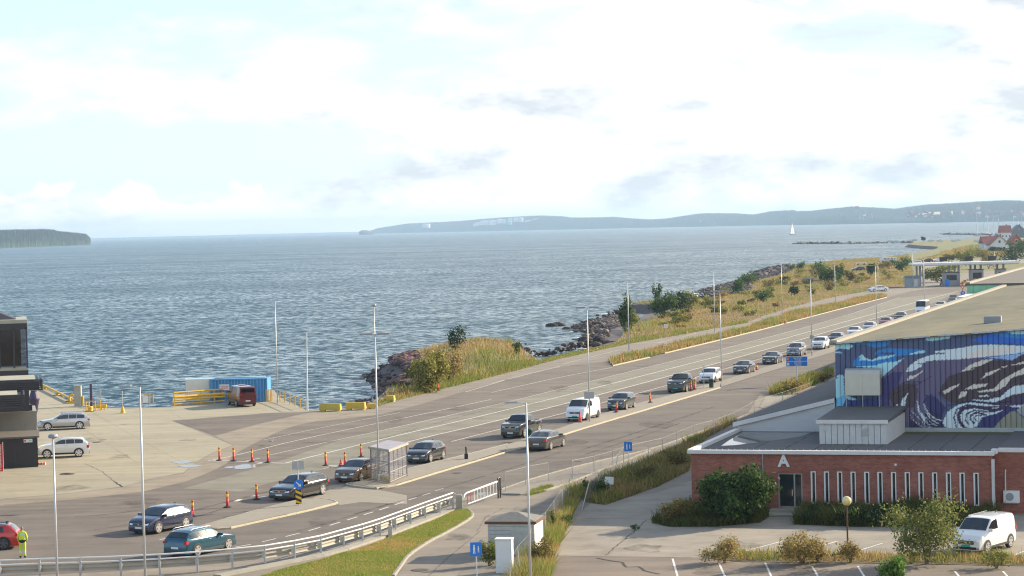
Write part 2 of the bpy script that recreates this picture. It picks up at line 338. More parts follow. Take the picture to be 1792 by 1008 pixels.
QUAY = [(-80, 612), (0, 644), (74, 677), (131, 707), (138, 714), (300, 712), (304, 690), (480, 683), (492, 697), (541, 719), (556, 715), (640, 713)]
SHORE = [(652, 705), (672, 695), (690, 686), (668, 668), (654, 660), (672, 648), (695, 641), (725, 636), (790, 628), (860, 622), (915, 619.5), (945, 625), (985, 618), (1017, 610), (1040, 602), (1026, 595), (1040, 587), (1006, 576), (1018, 569), (1055, 560), (1085, 552), (1080, 547), (1100, 541), (1137, 537), (1190, 528), (1225, 517), (1217, 510), (1247, 501), (1282, 493), (1305, 487), (1320, 480), (1342, 473), (1380, 469), (1430, 466), (1478, 461), (1530, 458), (1582, 452), (1605, 445.5), (1628, 442), (1641, 437.5), (1600, 434.5), (1584, 432.5), (1594, 428), (1640, 424), (1700, 421), (1748, 419), (1753, 410), (1830, 406)]
qw = [G(x, y, 0) for x, y in QUAY]
W = [G(x, y, SEA)[:2] for x, y in SHORE]
W = [np.array(p) for p in W]
def offs(P, d):
    out = []
    for i in range(len(P)):
        t = P[min(i + 1, len(P) - 1)] - P[max(i - 1, 0)]; t = t / (np.linalg.norm(t) + 1e-9); out.append(P[i] + np.array([t[1], -t[0]]) * d)   # to the right of travel = inland
    return out
WID = [15.0 if 1084 <= x <= 1400 and 468 < y < 553 else 2.2 for x, y in SHORE]      # wide stony slope along the outer shore
TOP = [offs(W, w_)[i] for i, w_ in enumerate(WID)]
for a_, b_ in (((945, 625), (945, 631.5)), ((985, 618), (985, 624)), ((1017, 610), (1017, 616.5)), ((1040, 602), (1045, 610)), ((1026, 595), (1060, 606)), ((1040, 587), (1070, 602.5)), ((1006, 576), (1080, 597)), ((1018, 569), (1087, 590)), ((1055, 560), (1093, 578))): TOP[SHORE.index(a_)] = G(*b_)[:2]      # low beach in the inlet
OUT = offs(W, -2.5)
land = [p[:2] for p in qw] + TOP + [np.array([2500.0, TOP[-1][1]]), np.array([2500.0, -60.0]), np.array([-400.0, -60.0]), np.array([-400.0, qw[0][1]])]
sheet('ground', land, 0.0, 'asph')
# quay wall and rubble slope down to the water
mb = MB()
for a, b in zip(qw[:-1], qw[1:]): mb.add([(a[0], a[1], -0.003), (b[0], b[1], -0.003), (b[0], b[1], -4), (a[0], a[1], -4)], [(0, 1, 2, 3)])
tag(mb.build('quay_wall', 'conc'), kind='structure')
mb = MB(); Tt = [qw[-1][:2]] + TOP; Oo = [qw[-1][:2] + np.array([-1, 1.5])] + OUT
for i in range(len(Tt) - 1): mb.add([(*Tt[i], -0.002), (*Tt[i + 1], -0.002), (*Oo[i + 1], -3.4), (*Oo[i], -3.4)], [(0, 1, 2, 3)])
tag(mb.build('shore_slope', 'shorerock'), kind='structure')

# paved areas, each a sheet a few millimetres above the one below
ROADC = [(-60, 892), (0, 885), (87, 878), (170, 870), (250, 861), (325, 843), (366, 827), (398, 811), (406, 798), (430, 784), (457, 770), (495, 752), (534, 740), (600, 733), (660, 727), (735, 708), (860, 671), (980, 641), (1060, 633), (1137, 626), (1308, 584), (1382, 564.5), (1465, 542.6), (1552, 520.6), (1610, 505), (1760, 497)]
MEDFAR = [(606, 848), (660, 834), (712, 822), (815, 797), (888, 778), (920, 767), (965, 754), (1035, 730), (1110, 707), (1170, 692), (1225, 676), (1262, 666), (1330, 645), (1418, 618), (1457, 606), (1560, 575), (1660, 545), (1760, 515)]
def ln(p, q, t): return (p[0] + (q[0] - p[0]) * t, p[1] + (q[1] - p[1]) * t)
road = smooth_line(XY(ROADC)) + XY([(1800, 520), (1760, 540), (1660, 575), (1560, 608), (1457, 640), (1380, 666), (1330, 690), (1308, 725), (1160, 780), (1025, 812), (925, 840), (877, 857), (800, 872), (730, 897), (640, 925), (540, 955), (400, 985), (200, 1000), (-60, 1012)])
sheet('road', road, 0.004, 'lane')
sheet('concrete_apron', XY([(-80, 880), (0, 873), (125, 863), (217, 851), (270, 836), (321, 827), (339, 811), (370, 793), (407, 779), (300, 736), (457, 723.5), (541, 720.5), (492, 698), (480, 684), (304, 691), (300, 713), (138, 715), (131, 708), (74, 678), (0, 645), (-80, 614)]), 0.004, 'apron')
sheet('apron_margin', XY([(-60, 891), (0, 884), (87, 877.5), (170, 869.5), (250, 860.5), (325, 842.5), (366, 826.5), (397, 811), (405, 798), (429, 784), (456, 770), (494, 752), (533, 740), (600, 732.5), (658, 726.5), (657, 718), (560, 720), (542, 722), (447, 744), (377, 763), (408, 780), (371, 794), (340, 812), (322, 829), (271, 837), (218, 852), (126, 864), (0, 874.5), (-80, 882)]), 0.008, 'tan')
sheet('asphalt_patch', XY([(302, 737), (377, 762), (447, 743), (541, 721.5), (457, 724.5)]), 0.012, 'lane')
sheet('bus_lane', XY([(321, 855), (421, 860), (480, 843), (572, 820), (690, 790), (725, 771), (860, 740), (1030, 697), (1308, 622), (1533, 557), (1613, 538), (1676, 512), (1574, 521), (1465, 558), (1308, 600), (888, 704), (660, 755.5), (590, 772), (475, 812)]), 0.008, 'lane2')
sheet('near_lane', XY([(-60, 975), (60, 968), (230, 945), (345, 927), (390, 929), (440, 917), (520, 900), (589, 885), (670, 858), (885, 793), (920, 787), (985, 762), (1105, 726), (1227, 690), (1260, 680), (1330, 657), (1457, 619), (1560, 588), (1640, 565), (1560, 605), (1457, 640), (1380, 665), (1330, 688), (1308, 724), (1160, 779.5), (1025, 811), (925, 839), (877, 856), (800, 871), (730, 896), (640, 924), (540, 954), (400, 984), (200, 999), (-60, 1011)]), 0.008, 'near')
sheet('worn_asphalt', XY([(575, 857), (607, 851), (670, 859), (712, 867), (712, 882), (630, 879), (596, 884), (560, 874), (547, 872)]), 0.012, 'pave')
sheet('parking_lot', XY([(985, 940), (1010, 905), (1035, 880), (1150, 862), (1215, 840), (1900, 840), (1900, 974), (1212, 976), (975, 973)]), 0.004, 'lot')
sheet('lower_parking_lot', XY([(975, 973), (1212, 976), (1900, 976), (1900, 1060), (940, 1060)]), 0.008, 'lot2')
sheet('footway', XY([(880, 868), (920, 868), (975, 855), (1050, 825), (1140, 789), (1220, 762), (1240, 768), (1160, 800), (1060, 838), (1000, 862), (930, 890), (900, 915), (840, 960), (770, 1060), (670, 1060), (700, 1000), (722, 975), (740, 955), (800, 920), (826, 905), (826, 898), (870, 880)]), 0.004, 'asph')
sheet('gravel_verge', XY([(877, 858), (925, 841), (1025, 813), (1139, 788), (1050, 823), (975, 853), (920, 865.5), (878, 865)]), 0.016, 'gravel')

def kerb(name, pts, m='kerb', w=0.16, h=0.12, step=1.0, close=False, mx=300):
    pts = smooth_line([G(x, y)[:2] for x, y in pts], 1); pts = resample(pts, step)
    root = bpy.data.objects.new(name, None); COL.objects.link(root); root.location = (*pts[0], 0); root['kind'] = 'structure'; o0 = np.array([*pts[0], 0])
    for i, (a, b) in enumerate(zip(pts[:-1], pts[1:])):
        if i > mx: break
        d = b - a; l = np.linalg.norm(d); c = (a + b) / 2
        dz = random.uniform(-.008, .008); s = MB(); hw, hl, bv = w / 2, l / 2 - 0.012, 0.025; H = h + dz
        s.hexa([(-hl, -hw, -.05), (hl, -hw, -.05), (hl, hw, -.05), (-hl, hw, -.05)], [(-hl, -hw, H - bv), (hl, -hw, H - bv), (hl, hw, H - bv), (-hl, hw, H - bv)])
        s.hexa([(-hl, -hw, H - bv), (hl, -hw, H - bv), (hl, hw, H - bv), (-hl, hw, H - bv)], [(-hl, -hw + bv, H), (hl, -hw + bv, H), (hl, hw - bv, H), (-hl, hw - bv, H)])
        k = s.build('kerb_stone', m, root); k.location = (c[0] - o0[0], c[1] - o0[1], 0); k.rotation_euler = (0, 0, math.atan2(d[1], d[0]))
    return root
# long median between the queue and the near lane
ISL_N = [(606, 849), (622, 853), (670, 857.5), (760, 830), (885, 792.5)]
sheet('median_pavement', XY([(607, 847.5), (660, 834.5), (712, 822.5), (815, 798), (888, 779), (884, 791), (760, 829), (670, 856), (622, 852)]), 0.10, 'pave')
kerb('median_kerb', ISL_N); kerb('median_kerb', [(606, 848), (660, 834), (712, 822), (815, 797), (888, 778)], 'kerbg', 0.12, 0.10)
sheet('median_pavement', XY([(888, 779), (920, 768), (965, 755), (1035, 731), (1110, 708), (1170, 693), (1225, 677), (1262, 667), (1260, 678.5), (1228, 688), (1105, 725), (985, 761), (925, 783), (884, 791)]), 0.06, 'pave')
kerb('median_kerb', [(885, 792.5), (925, 784), (985, 761.5), (1105, 725.5), (1227, 689), (1260, 679)])
sheet('median_pavement', XY([(1262, 667), (1330, 646), (1418, 619), (1457, 607), (1560, 576), (1560, 586), (1457, 617), (1330, 656), (1262, 678)]), 0.05, 'gravel')
# splitter island at the turn
sheet('splitter_island', XY([(347, 924), (395, 910), (440, 897.5), (500, 882), (530, 876), (560, 874), (589, 880), (588, 882.5), (520, 898), (440, 916), (390, 927.5)]), 0.10, 'pave')
kerb('splitter_kerb', [(345, 925), (390, 928.5), (440, 917), (520, 899.5), (575, 886), (591, 881.5), (583, 877.5), (560, 874.5)])
kerb('splitter_kerb', [(345, 924), (395, 909.5), (440, 897), (500, 881.5), (530, 875.5), (558, 873.8)], 'kerbg', 0.12, 0.10)
# planted strip between the road and the path along the shore
MEDG_T = [(1065, 632), (1110, 620), (1172, 604), (1250, 589), (1308, 574), (1382, 548), (1465, 531.6), (1520, 518), (1544, 515)]
MEDG_B = [(1552, 519.5), (1465, 541.5), (1382, 563.5), (1308, 583), (1163, 618.5), (1137, 625), (1072, 640)]
sheet('planted_strip', XY(MEDG_T + MEDG_B), 0.09, 'earth')
kerb('strip_kerb', [(1072, 641), (1137, 626)], h=0.14); kerb('strip_kerb', [(1163, 619), (1308, 584), (1382, 564.5), (1465, 542.6), (1552, 520.6)], step=1.6, h=0.14)
# lawn beside the guard rail
LAWN = [(420, 1022), (500, 997), (560, 982), (640, 958), (720, 928), (772, 908), (793, 894), (818, 892), (826, 899), (825, 907), (790, 928), (750, 948), (714, 972), (703, 988), (688, 1008), (676, 1026)]
M['lawn'] = mat('lawn_soil', (0.27, 0.26, 0.06), 0.95, 0, 0.8, 1.2, (0.17, 0.19, 0.045), 0.3, 8, world_co=True)
sheet('lawn', XY(LAWN), 0.06, 'lawn')
kerb('lawn_kerb', [(800, 892.5), (818, 892), (827, 899), (826, 907), (790, 929), (750, 949), (714, 973), (703, 989), (688, 1010)], 'kerbg', 0.18, 0.12)
mb = MB(); p = resample(XY([(380, 1010), (470, 992), (560, 974), (602, 963), (665, 942), (719, 921), (793, 893)]), 3)
for a, b in zip(p[:-1], p[1:]):
    d = (b - a) / np.linalg.norm(b - a); n = np.array([-d[1], d[0]]) * 0.28
    mb.hexa([(*(a + n), -.05), (*(a - n), -.05), (*(b - n), -.05), (*(b + n), -.05)], [(*(a + n), .13), (*(a - n), .13), (*(b - n), .13), (*(b + n), .13)])
tag(mb.build('edge_beam', 'conc'), kind='structure')
kerb('footway_kerb', [(877, 857.5), (925, 840.5), (1025, 812.5), (1140, 787.5), (1220, 758), (1308, 726)], 'kerbg', 0.14, 0.10, 1.5)
kerb('footway_kerb', [(878, 866), (920, 867), (975, 854.5), (1050, 824.5), (1138, 789.5)], 'kerbg', 0.14, 0.12, 1.5)

# road paint
roado = bpy.data.objects['road']
def paint(pts, w=0.12, z=0.014, name='lane_line', sm=1): 
    q = smooth_line(XY(pts), sm) if len(pts) > 2 else XY(pts); return strip(MB(), q, w, z).build(name, 'line', roado)
paint([(462, 770), (560, 749), (660, 730), (700, 722)], 0.08)
paint([(364, 807), (430, 793), (517, 771), (660, 741), (735, 726), (860, 699)], 0.12)
paint([(470, 797), (590, 770), (660, 755.5), (888, 704), (1030, 668), (1308, 600), (1465, 557.7), (1574, 520.6)], 0.10)
paint([(498, 811), (660, 771), (722, 756), (860, 724), (1030, 682), (1308, 610.5), (1533, 548), (1602, 529), (1676, 510)], 0.17)
paint([(690, 782), (725, 770), (860, 739), (1030, 696), (1308, 621.5), (1533, 556), (1613, 537)], 0.17)
paint([(790, 773), (860, 755), (995, 721), (1170, 674), (1285, 641), (1420, 603), (1533, 570)], 0.12)
paint([(860, 671), (920, 656), (980, 641)], 0.10); paint([(860, 687), (980, 660), (1072, 643)], 0.12); paint([(765, 684), (870, 686)], 0.10); paint([(815, 686), (888, 664)], 0.12)
paint([(367, 805.6), (430, 808), (498, 811)], 0.20, name='stop_line')
paint([(566, 815), (600, 816)], 0.25); paint([(430, 807), (455, 802)], 0.15)
for x, y in ((566, 820), (576, 818.5), (444, 813), (450, 811)): paint([(x, y), (x + 14, y - 2)], 0.22, name='road_symbol')
for a, b in (((435, 869), (452, 867)), ((412, 878), (421, 874)), ((452, 871), (466, 869))): paint([a, b], 0.35, name='road_symbol')
D = [((75, 770), (170, 748)), ((240, 733), (340, 708)), ((400, 693), (482, 668)), ((548, 655), (620, 632)), ((672, 617), (740, 595)), ((788, 580), (853, 560)), ((895, 547), (962, 525)), ((1003, 512), (1065, 490)), ((1100, 477), (1155, 460)), ((1197, 445), (1255, 427)), ((1288, 413), (1345, 395))]
for a, b in D: paint([(440 + a[0] / 4, 756 + a[1] / 4), (440 + b[0] / 4, 756 + b[1] / 4)], 0.12, name='dash_line')
for a, b in (((279, 945), (292, 942)), ((412, 957.5), (439, 953))): paint([a, b], 0.12, name='dash_line')
for i in range(7):
    a = ln((1150, 600.5), (1460, 523), i / 7); paint([a, ln(a, (1460, 523), 0.09)], 0.10, name='path_dash')
paint([(985, 637), (1085, 612)], 0.08)
lot = bpy.data.objects['lower_parking_lot']; lot1 = bpy.data.objects['parking_lot']
for a, b in (((1258, 985.5), (1269, 1010)), ((1339, 985), (1350, 1010)), ((1421, 991), (1432, 1010)), ((1501, 991), (1513, 1010)), ((1177, 978), (1186, 1010)), ((1671, 1000), (1679, 1010)), ((1755, 1000), (1764, 1010))):
    strip(MB(), XY([a, b]), 0.11, 0.014).build('bay_line', 'line', lot)
for a, b in (((1299, 966), (1372, 946.5)), ((1428, 959), (1466, 947)), ((1507, 962.5), (1544, 951)), ((1762, 977), (1792, 965)), ((1762, 903), (1800, 906.5))):
    strip(MB(), XY([a, b]), 0.11, 0.012).build('bay_line', 'line', lot1)
# cracks, manholes and sealed joints
M['crack'] = mat('crack_filler', (0.045, 0.038, 0.034), 0.9); M['iron'] = mat('manhole_iron', (0.10, 0.085, 0.075), 0.8, 0.3)
for pts, w in (([(1044, 977), (1090, 985), (1096, 993), (1118, 992), (1130, 999), (1158, 1005)], 0.12), ([(201, 843), (208, 847), (216, 852)], 0.10), ([(1130, 911), (1115, 927), (1100, 938), (1060, 972)], 0.05), ([(975, 973), (1100, 975), (1212, 976)], 0.05), ([(1020, 908), (1145, 909)], 0.06), ([(1110, 852), (1160, 851), (1200, 849)], 0.05), ([(150, 812), (180, 826), (201, 843)], 0.03)):
    strip(MB(), [np.array(p_) + rng.normal(0, .05, 2) for p_ in resample(XY(pts), 0.7)], w, 0.022).build('crack', 'crack', bpy.data.objects['ground'])
for x, y, r in ((118, 830, 0.55), (115, 829, 0.4), (735, 998, 0.45), (800, 828, 0.35), (1012, 808, 0.3), (170, 774, 0.4), (745, 806, 0.3), (1275, 684, 0.3), (1390, 590, 0.3)):
    c = G(x, y); tag(MB().lathe([(r, 0), (r, 0.004), (r * .9, 0.006)], (c[0], c[1], 0.026), 14).build('manhole_cover', 'iron', bpy.data.objects['ground']))
sheet('concrete_pad', XY([(1329, 713), (1341, 692), (1395, 691), (1440, 683), (1400, 700), (1345, 718)]), 0.03, 'pave')
def soft_mat(name, col, lo, hi):
    m = mat(name, col, .95); t = m.node_tree; b = t.nodes['Principled BSDF']; ge = N(t, 'ShaderNodeNewGeometry'); n = N(t, 'ShaderNodeTexNoise'); n.inputs['Scale'].default_value = 0.8; n.inputs['Detail'].default_value = 6; n.inputs['Roughness'].default_value = .7; L(t, ge.outputs['Position'], n.inputs['Vector'])
    tr = N(t, 'ShaderNodeBsdfTransparent'); mx = N(t, 'ShaderNodeMixShader'); L(t, RAMP(t, n.outputs[0], [(.38, lo), (.66, hi)]), mx.inputs[0]); L(t, tr.outputs[0], mx.inputs[1]); L(t, b.outputs[0], mx.inputs[2]); L(t, mx.outputs[0], t.nodes['Material Output'].inputs[0]); return m
M['skid'] = soft_mat('tyre_mark', (.035, .03, .03), 0.0, .55); M['stain'] = soft_mat('oil_stain', (.06, .05, .044), 0.0, .38); M['seam'] = soft_mat('joint', (.09, .075, .062), .0, .55)
for pts, w in (([(1010, 790), (1100, 762), (1180, 736), (1250, 712)], .28), ([(1022, 796), (1110, 768), (1190, 741)], .25), ([(820, 842), (900, 818), (980, 792)], .22), ([(300, 905), (370, 885), (450, 866), (520, 846)], .25), ([(320, 912), (400, 888)], .22), ([(620, 900), (720, 872), (820, 842)], .25), ([(130, 905), (200, 900), (290, 886)], .3), ([(150, 930), (220, 920), (300, 905)], .25), ([(900, 748), (1000, 722), (1100, 694)], .2), ([(880, 762), (980, 738), (1090, 708)], .2), ([(520, 930), (600, 908), (680, 882)], .2), ([(1200, 664), (1300, 634), (1400, 606)], .2), ([(640, 775), (760, 742), (900, 704)], .18)):
    strip(MB(), smooth_line(XY(pts), 2), w, 0.020).build('tyre_mark', 'skid', roado)
for pts in ([(60, 700), (110, 730), (160, 760), (240, 810)], [(100, 690), (170, 727), (260, 778), (330, 815)], [(150, 760), (250, 750), (340, 745)], [(80, 800), (200, 790), (330, 785)], [(300, 722), (340, 745), (380, 765)], [(430, 712), (470, 718)], [(0, 850), (120, 838), (240, 825)]):
    strip(MB(), resample(XY(pts), 1.0), .05, 0.018).build('slab_joint', 'seam', bpy.data.objects['concrete_apron'])
for pts in ([(540, 741), (660, 712), (760, 690)], [(700, 752), (900, 700), (1100, 648), (1300, 594), (1480, 546)], [(720, 762), (900, 715), (1100, 661), (1300, 606)], [(600, 950), (700, 915), (830, 872), (1000, 818), (1150, 770)], [(670, 800), (800, 768), (930, 734)], [(1000, 640), (1150, 607), (1300, 572)], [(90, 950), (250, 930)], [(840, 930), (780, 980), (750, 1008)], [(880, 890), (850, 905), (835, 930)]):
    strip(MB(), resample(XY(pts), 1.5), .09, 0.018).build('asphalt_seam', 'seam', bpy.data.objects['ground'])
for x, y, rx, ry in ((160, 770, 1.2, 2.2), (210, 800, .8, 1.8), (330, 770, .7, 1.2), (120, 855, 1.3, 2), (690, 735, 1.0, 3), (800, 715, .9, 2.5), (1000, 775, 1.2, 3), (1150, 745, 1.4, 4), (560, 915, .8, 2), (830, 800, .6, 2), (1290, 955, 1.1, 1.8), (1130, 960, 1.0, 1.6), (1240, 1000, .9, 1.2), (1400, 1000, 1.0, 1.2), (1330, 990, .7, 1.2), (800, 940, .7, 1.6), (250, 880, 1.3, 2.4), (420, 905, .9, 1.8), (980, 680, 1.0, 4), (1060, 670, .8, 4)):
    c = G(x, y); sheet('stain', [(c[0] + rx * math.cos(t) * (1 + .3 * math.sin(3 * t + x)), c[1] + ry * math.sin(t) * (1 + .25 * math.cos(4 * t + y))) for t in np.linspace(0, 6.1, 16)], 0.0215, 'stain', None, bpy.data.objects['ground'])
# puddles and fresh patches on the apron
M['wet'] = mat('damp_patch', (0.24, 0.25, 0.26), 0.25, 0, 0.5, 1.5, (0.16, 0.16, 0.165))
for x, y, rx, ry in ((425, 817, 1.2, 1.6), (320, 809, 0.8, 1.2), (333, 816, 0.9, 1.0)):
    c = G(x, y); sheet('puddle', [(c[0] + rx * math.cos(t) * (1 + .25 * math.sin(3 * t + x)), c[1] + ry * math.sin(t) * (1 + .2 * math.cos(4 * t))) for t in np.linspace(0, 6.1, 16)], 0.017, 'wet')
# ------------------------------------------------------------------ vegetation and rocks
def lerp(a, b, t): return np.asarray(a) * (1 - t) + np.asarray(b) * t
def hashnoise(x, y, s, seed=0):      # smooth value noise
    g = np.random.default_rng(seed).random((64, 64)); x = x / s; y = y / s; xi = np.floor(x).astype(int); yi = np.floor(y).astype(int); fx = x - xi; fy = y - yi
    fx = fx * fx * (3 - 2 * fx); fy = fy * fy * (3 - 2 * fy); q = lambda a, b: g[a % 64, b % 64]
    return (q(xi, yi) * (1 - fx) + q(xi + 1, yi) * fx) * (1 - fy) + (q(xi, yi + 1) * (1 - fx) + q(xi + 1, yi + 1) * fx) * fy
GOLD = [np.array(c) for c in ((0.43, 0.30, 0.105), (0.35, 0.19, 0.065), (0.48, 0.37, 0.16))]
GREEN = [np.array(c) for c in ((0.17, 0.23, 0.04), (0.24, 0.28, 0.06), (0.32, 0.31, 0.08))]
def sample_poly(poly, n):
    P = np.asarray(poly); lo, hi = P.min(0), P.max(0); out = np.zeros((0, 2))
    while len(out) < n:
        q = rng.random((n * 2, 2)) * (hi - lo) + lo; out = np.vstack([out, q[inpoly(q[:, 0], q[:, 1], P)]])
    return out[:n]
def area(poly):
    P = np.asarray(poly); return abs(np.sum(P[:, 0] * np.roll(P[:, 1], -1) - P[:, 1] * np.roll(P[:, 0], -1))) / 2
def blades(name, label, poly, n, hmin, hmax, wd, hfun=None, gold=0.6, zoff=0.0, cat='grass', patch=9.0, seed=1, lean=0.35, cm=1.0):
    q = sample_poly(poly, n); x, y = q[:, 0], q[:, 1]; z0 = (hfun(x, y) if hfun else 0) + zoff
    pn = hashnoise(x, y, patch, seed) * .65 + hashnoise(x, y, patch / 3, seed + 5) * .35
    hh = (hmin + (hmax - hmin) * rng.random(n) ** 1.4) * (0.30 + 1.3 * pn)
    if hfun is bank_h: hh = hh * np.interp(PR(np.stack([x, y, 0 * x], -1))[:, 0], [640, 740, 890, 945, 1070, 1100, 1300, 1700], [.5, 1, 1, .35, .35, .8, .62, .5])
    a = rng.random(n) * 6.283; w = wd * (0.6 + 0.8 * rng.random(n)); dx, dy = np.cos(a) * w / 2, np.sin(a) * w / 2; lx, ly = rng.normal(0, lean, n) * hh, rng.normal(0, lean, n) * hh
    V = np.empty((n, 3, 3)); V[:, 0] = np.stack([x - dx, y - dy, z0 + 0 * x], -1); V[:, 1] = np.stack([x + dx, y + dy, z0 + 0 * x], -1); V[:, 2] = np.stack([x + lx, y + ly, z0 + hh], -1)
    isg = (pn + rng.normal(0, .16, n)) < gold; k = rng.integers(0, 3, n)
    c = np.where(isg[:, None], np.array(GOLD)[k], np.array(GREEN)[k]) * (0.7 + 0.5 * rng.random((n, 1))) * cm
    o = npmesh(name, V.reshape(-1, 3), np.arange(3 * n).reshape(-1, 3), 'leaf', np.repeat(c, 3, 0)); return tag(o, label, cat, kind='stuff')
# bank between the shore path and the water: a low uneven mound
ROADSIDE = [(642, 716), (700, 699), (762, 683), (888, 652), (980, 627), (1035, 615), (1100, 601), (1185, 588), (1308, 564), (1382, 538.5), (1465, 519), (1520, 509.6), (1580, 503)]
inner = XY(ROADSIDE)
shore_in = [p + (q - p) * 0.85 for p, q in zip(W, offs(TOP, 0.0))]
shore_in = [(TOP[i] if 910 < SHORE[i][0] < 1080 and SHORE[i][1] > 555 else offs(W, WID[i] + .3)[i]) for i in range(len(W))]
i0 = 0; i1 = SHORE.index((1582, 452))
band = inner + [np.array(G(1600, 478)[:2])] + list(reversed(shore_in[i0:i1 + 1]))
band = [np.array(p) for p in band]
def bank_h(x, y):
    d = distpoly(x, y, band); ins = inpoly(x, y, band); dr = distpoly(x, y, inner, False)
    h = np.minimum(d * 0.16, 1.1) * (0.45 + 0.9 * hashnoise(x, y, 14, 3)) + np.minimum(d, 1) * 0.25 * hashnoise(x, y, 4, 8)
    px_ = PR(np.stack([x, y, 0 * x], -1))[..., 0]; h = h * np.interp(px_, [640, 700, 760, 890, 945, 1070, 1100, 1180, 1300, 1700], [.2, .5, 1, 1, .1, .1, .5, .22, .08, .05])
    return np.where(ins, h, 0.0) + 0.03
lo, hi = np.min(band, 0), np.max(band, 0); st = 1.6
gx, gy = np.meshgrid(np.arange(lo[0] - 2, hi[0] + 2, st), np.arange(lo[1] - 2, hi[1] + 2, st)); gz = bank_h(gx.ravel(), gy.ravel()).reshape(gx.shape)
ins = inpoly(gx, gy, band); V = np.stack([gx, gy, gz], -1).reshape(-1, 3); ny, nx = gx.shape
idx = np.arange(ny * nx).reshape(ny, nx); cell = ins[:-1, :-1] & ins[1:, :-1] & ins[:-1, 1:] & ins[1:, 1:]
F = np.stack([idx[:-1, :-1], idx[:-1, 1:], idx[1:, 1:], idx[1:, :-1]], -1)[cell]
used = np.unique(F); mp = np.full(ny * nx, -1); mp[used] = np.arange(len(used))
tag(npmesh('shore_bank', V[used], mp[F], 'earth', smooth=True), kind='structure')
A = area(band)
blades('shore_grass', 'tall golden grass covering the bank above the rocky shore', band, 170000, 0.30, 1.05, 0.11, bank_h, 0.63, -0.05, patch=12)
nb = [p for p in band if p[1] < 330]
blades('roadside_grass', 'low green grass fringe along the shore side of the road', XY([(642, 717), (700, 700), (762, 684), (888, 653), (980, 628), (1100, 602), (1308, 565), (1308, 561), (1100, 596), (1035, 609), (980, 621), (945, 629), (888, 643), (780, 670), (700, 690), (660, 703)]), 26000, 0.2, 0.5, 0.09, bank_h, 0.30, -0.03)
blades('strip_grass', 'dry orange grass growing in the strip between road and shore path', XY(MEDG_T + MEDG_B), 26000, 0.25, 0.75, 0.12, None, 0.66, 0.08, seed=4)
blades('lawn_grass', 'short mown green lawn beside the curved guard rail', XY(LAWN), 70000, 0.05, 0.10, 0.05, None, 0.34, 0.06, seed=6, patch=2.5, cm=1.25)

def leaf_cloud(blobs, n, size, cols, jitter=0.28, seed=0, flat=0.0):
    r = np.random.default_rng(seed); vol = np.array([b[3] * b[4] * b[5] for b in blobs]); k = r.choice(len(blobs), n, p=vol / vol.sum()); B = np.array(blobs)[k]
    d = r.normal(size=(n, 3)); d /= np.linalg.norm(d, axis=1)[:, None]; rad = r.random(n) ** 0.42
    lump = 1 + jitter * np.sin(d[:, 0] * 5 + B[:, 0] * 3) * np.cos(d[:, 1] * 4 + 1.3 + B[:, 1]) + jitter * .8 * np.sin(d[:, 2] * 7 + d[:, 0] * 3)
    c = B[:, :3] + d * B[:, 3:6] * (rad * lump)[:, None]
    nrm = d + r.normal(0, 0.7, (n, 3)); nrm /= np.linalg.norm(nrm, axis=1)[:, None]
    t = np.cross(nrm, r.normal(size=(n, 3))); t /= np.linalg.norm(t, axis=1)[:, None] + 1e-9; b = np.cross(nrm, t); s = (size * (0.6 + 0.8 * r.random(n)))[:, None]
    V = np.stack([c - t * s * .5, c + b * s * .36, c + t * s * .6, c - b * s * .36], 1)
    cl = np.array(cols)[r.integers(0, len(cols), n)] * (0.55 + 0.75 * r.random((n, 1)))
    V[..., 2] = np.maximum(V[..., 2], 0.02)
    return V.reshape(-1, 3), np.arange(4 * n).reshape(-1, 4), np.repeat(cl, 4, 0)
LG = [(0.075, 0.135, 0.028), (0.10, 0.165, 0.035), (0.055, 0.105, 0.024)]
LY = [(0.21, 0.23, 0.045), (0.16, 0.20, 0.04), (0.27, 0.24, 0.07)]
LB = [(0.21, 0.155, 0.05), (0.14, 0.15, 0.04), (0.27, 0.19, 0.07)]
LDY = [(0.05, 0.10, 0.025), (0.035, 0.075, 0.02), (0.09, 0.14, 0.035)]
LYB = [(0.32, 0.29, 0.06), (0.24, 0.25, 0.05), (0.38, 0.32, 0.10)]
LBB = [(0.36, 0.26, 0.09), (0.24, 0.21, 0.06), (0.42, 0.30, 0.12)]
LD = [(0.028, 0.06, 0.018), (0.04, 0.075, 0.022), (0.022, 0.048, 0.018)]
def shrub(loc, h, w, cols, label, n=900, leaf=0.16, name='bush', cat='bush', group=None, lobes=6, seed=0, trunk=True, upright=0.0, sparse=1.0):
    r = random.Random(seed); t = thing(name, label, cat, loc, 0, group); bl = []
    for i in range(lobes):
        a = i * 2.4 + r.random(); q = w * 0.30 * (0.4 + r.random()); zz = h * (0.30 + 0.48 * r.random() + upright * .1)
        bl.append((math.cos(a) * q, math.sin(a) * q, zz, w * (0.16 + 0.13 * r.random()), w * (0.16 + 0.13 * r.random()), h * (0.17 + 0.13 * r.random())))
    bl.append((0, 0, h * 0.42, w * .33, w * .33, h * .38))
    V, F, C = leaf_cloud(bl, n, leaf, cols, seed=seed); npmesh('crown', V, F, 'leaf', C, t)
    if trunk:
        s = MB()
        for i in range(4):
            a = i * 1.7 + r.random(); s.tube([(0.03 * i, 0, 0), (math.cos(a) * w * .10, math.sin(a) * w * .10, h * .35), (math.cos(a) * w * .28, math.sin(a) * w * .28, h * .75)], [0.02 + .012 * h, 0.015 + .006 * h, 0.008], 5)
        s.build('trunk', 'wood', t)
    return t
def bushpx(x, y, hpx, wpx, cols, label, z=None, **k):
    p = G(x, y); zz = float(bank_h(np.array([p[0]]), np.array([p[1]]))[0]) - 0.1 if z is None else z
    sc = p[1] / FPX * (1.22 if z is None else 1.0); return shrub((p[0], p[1], zz), hpx * sc, wpx * sc, cols, label, **k)
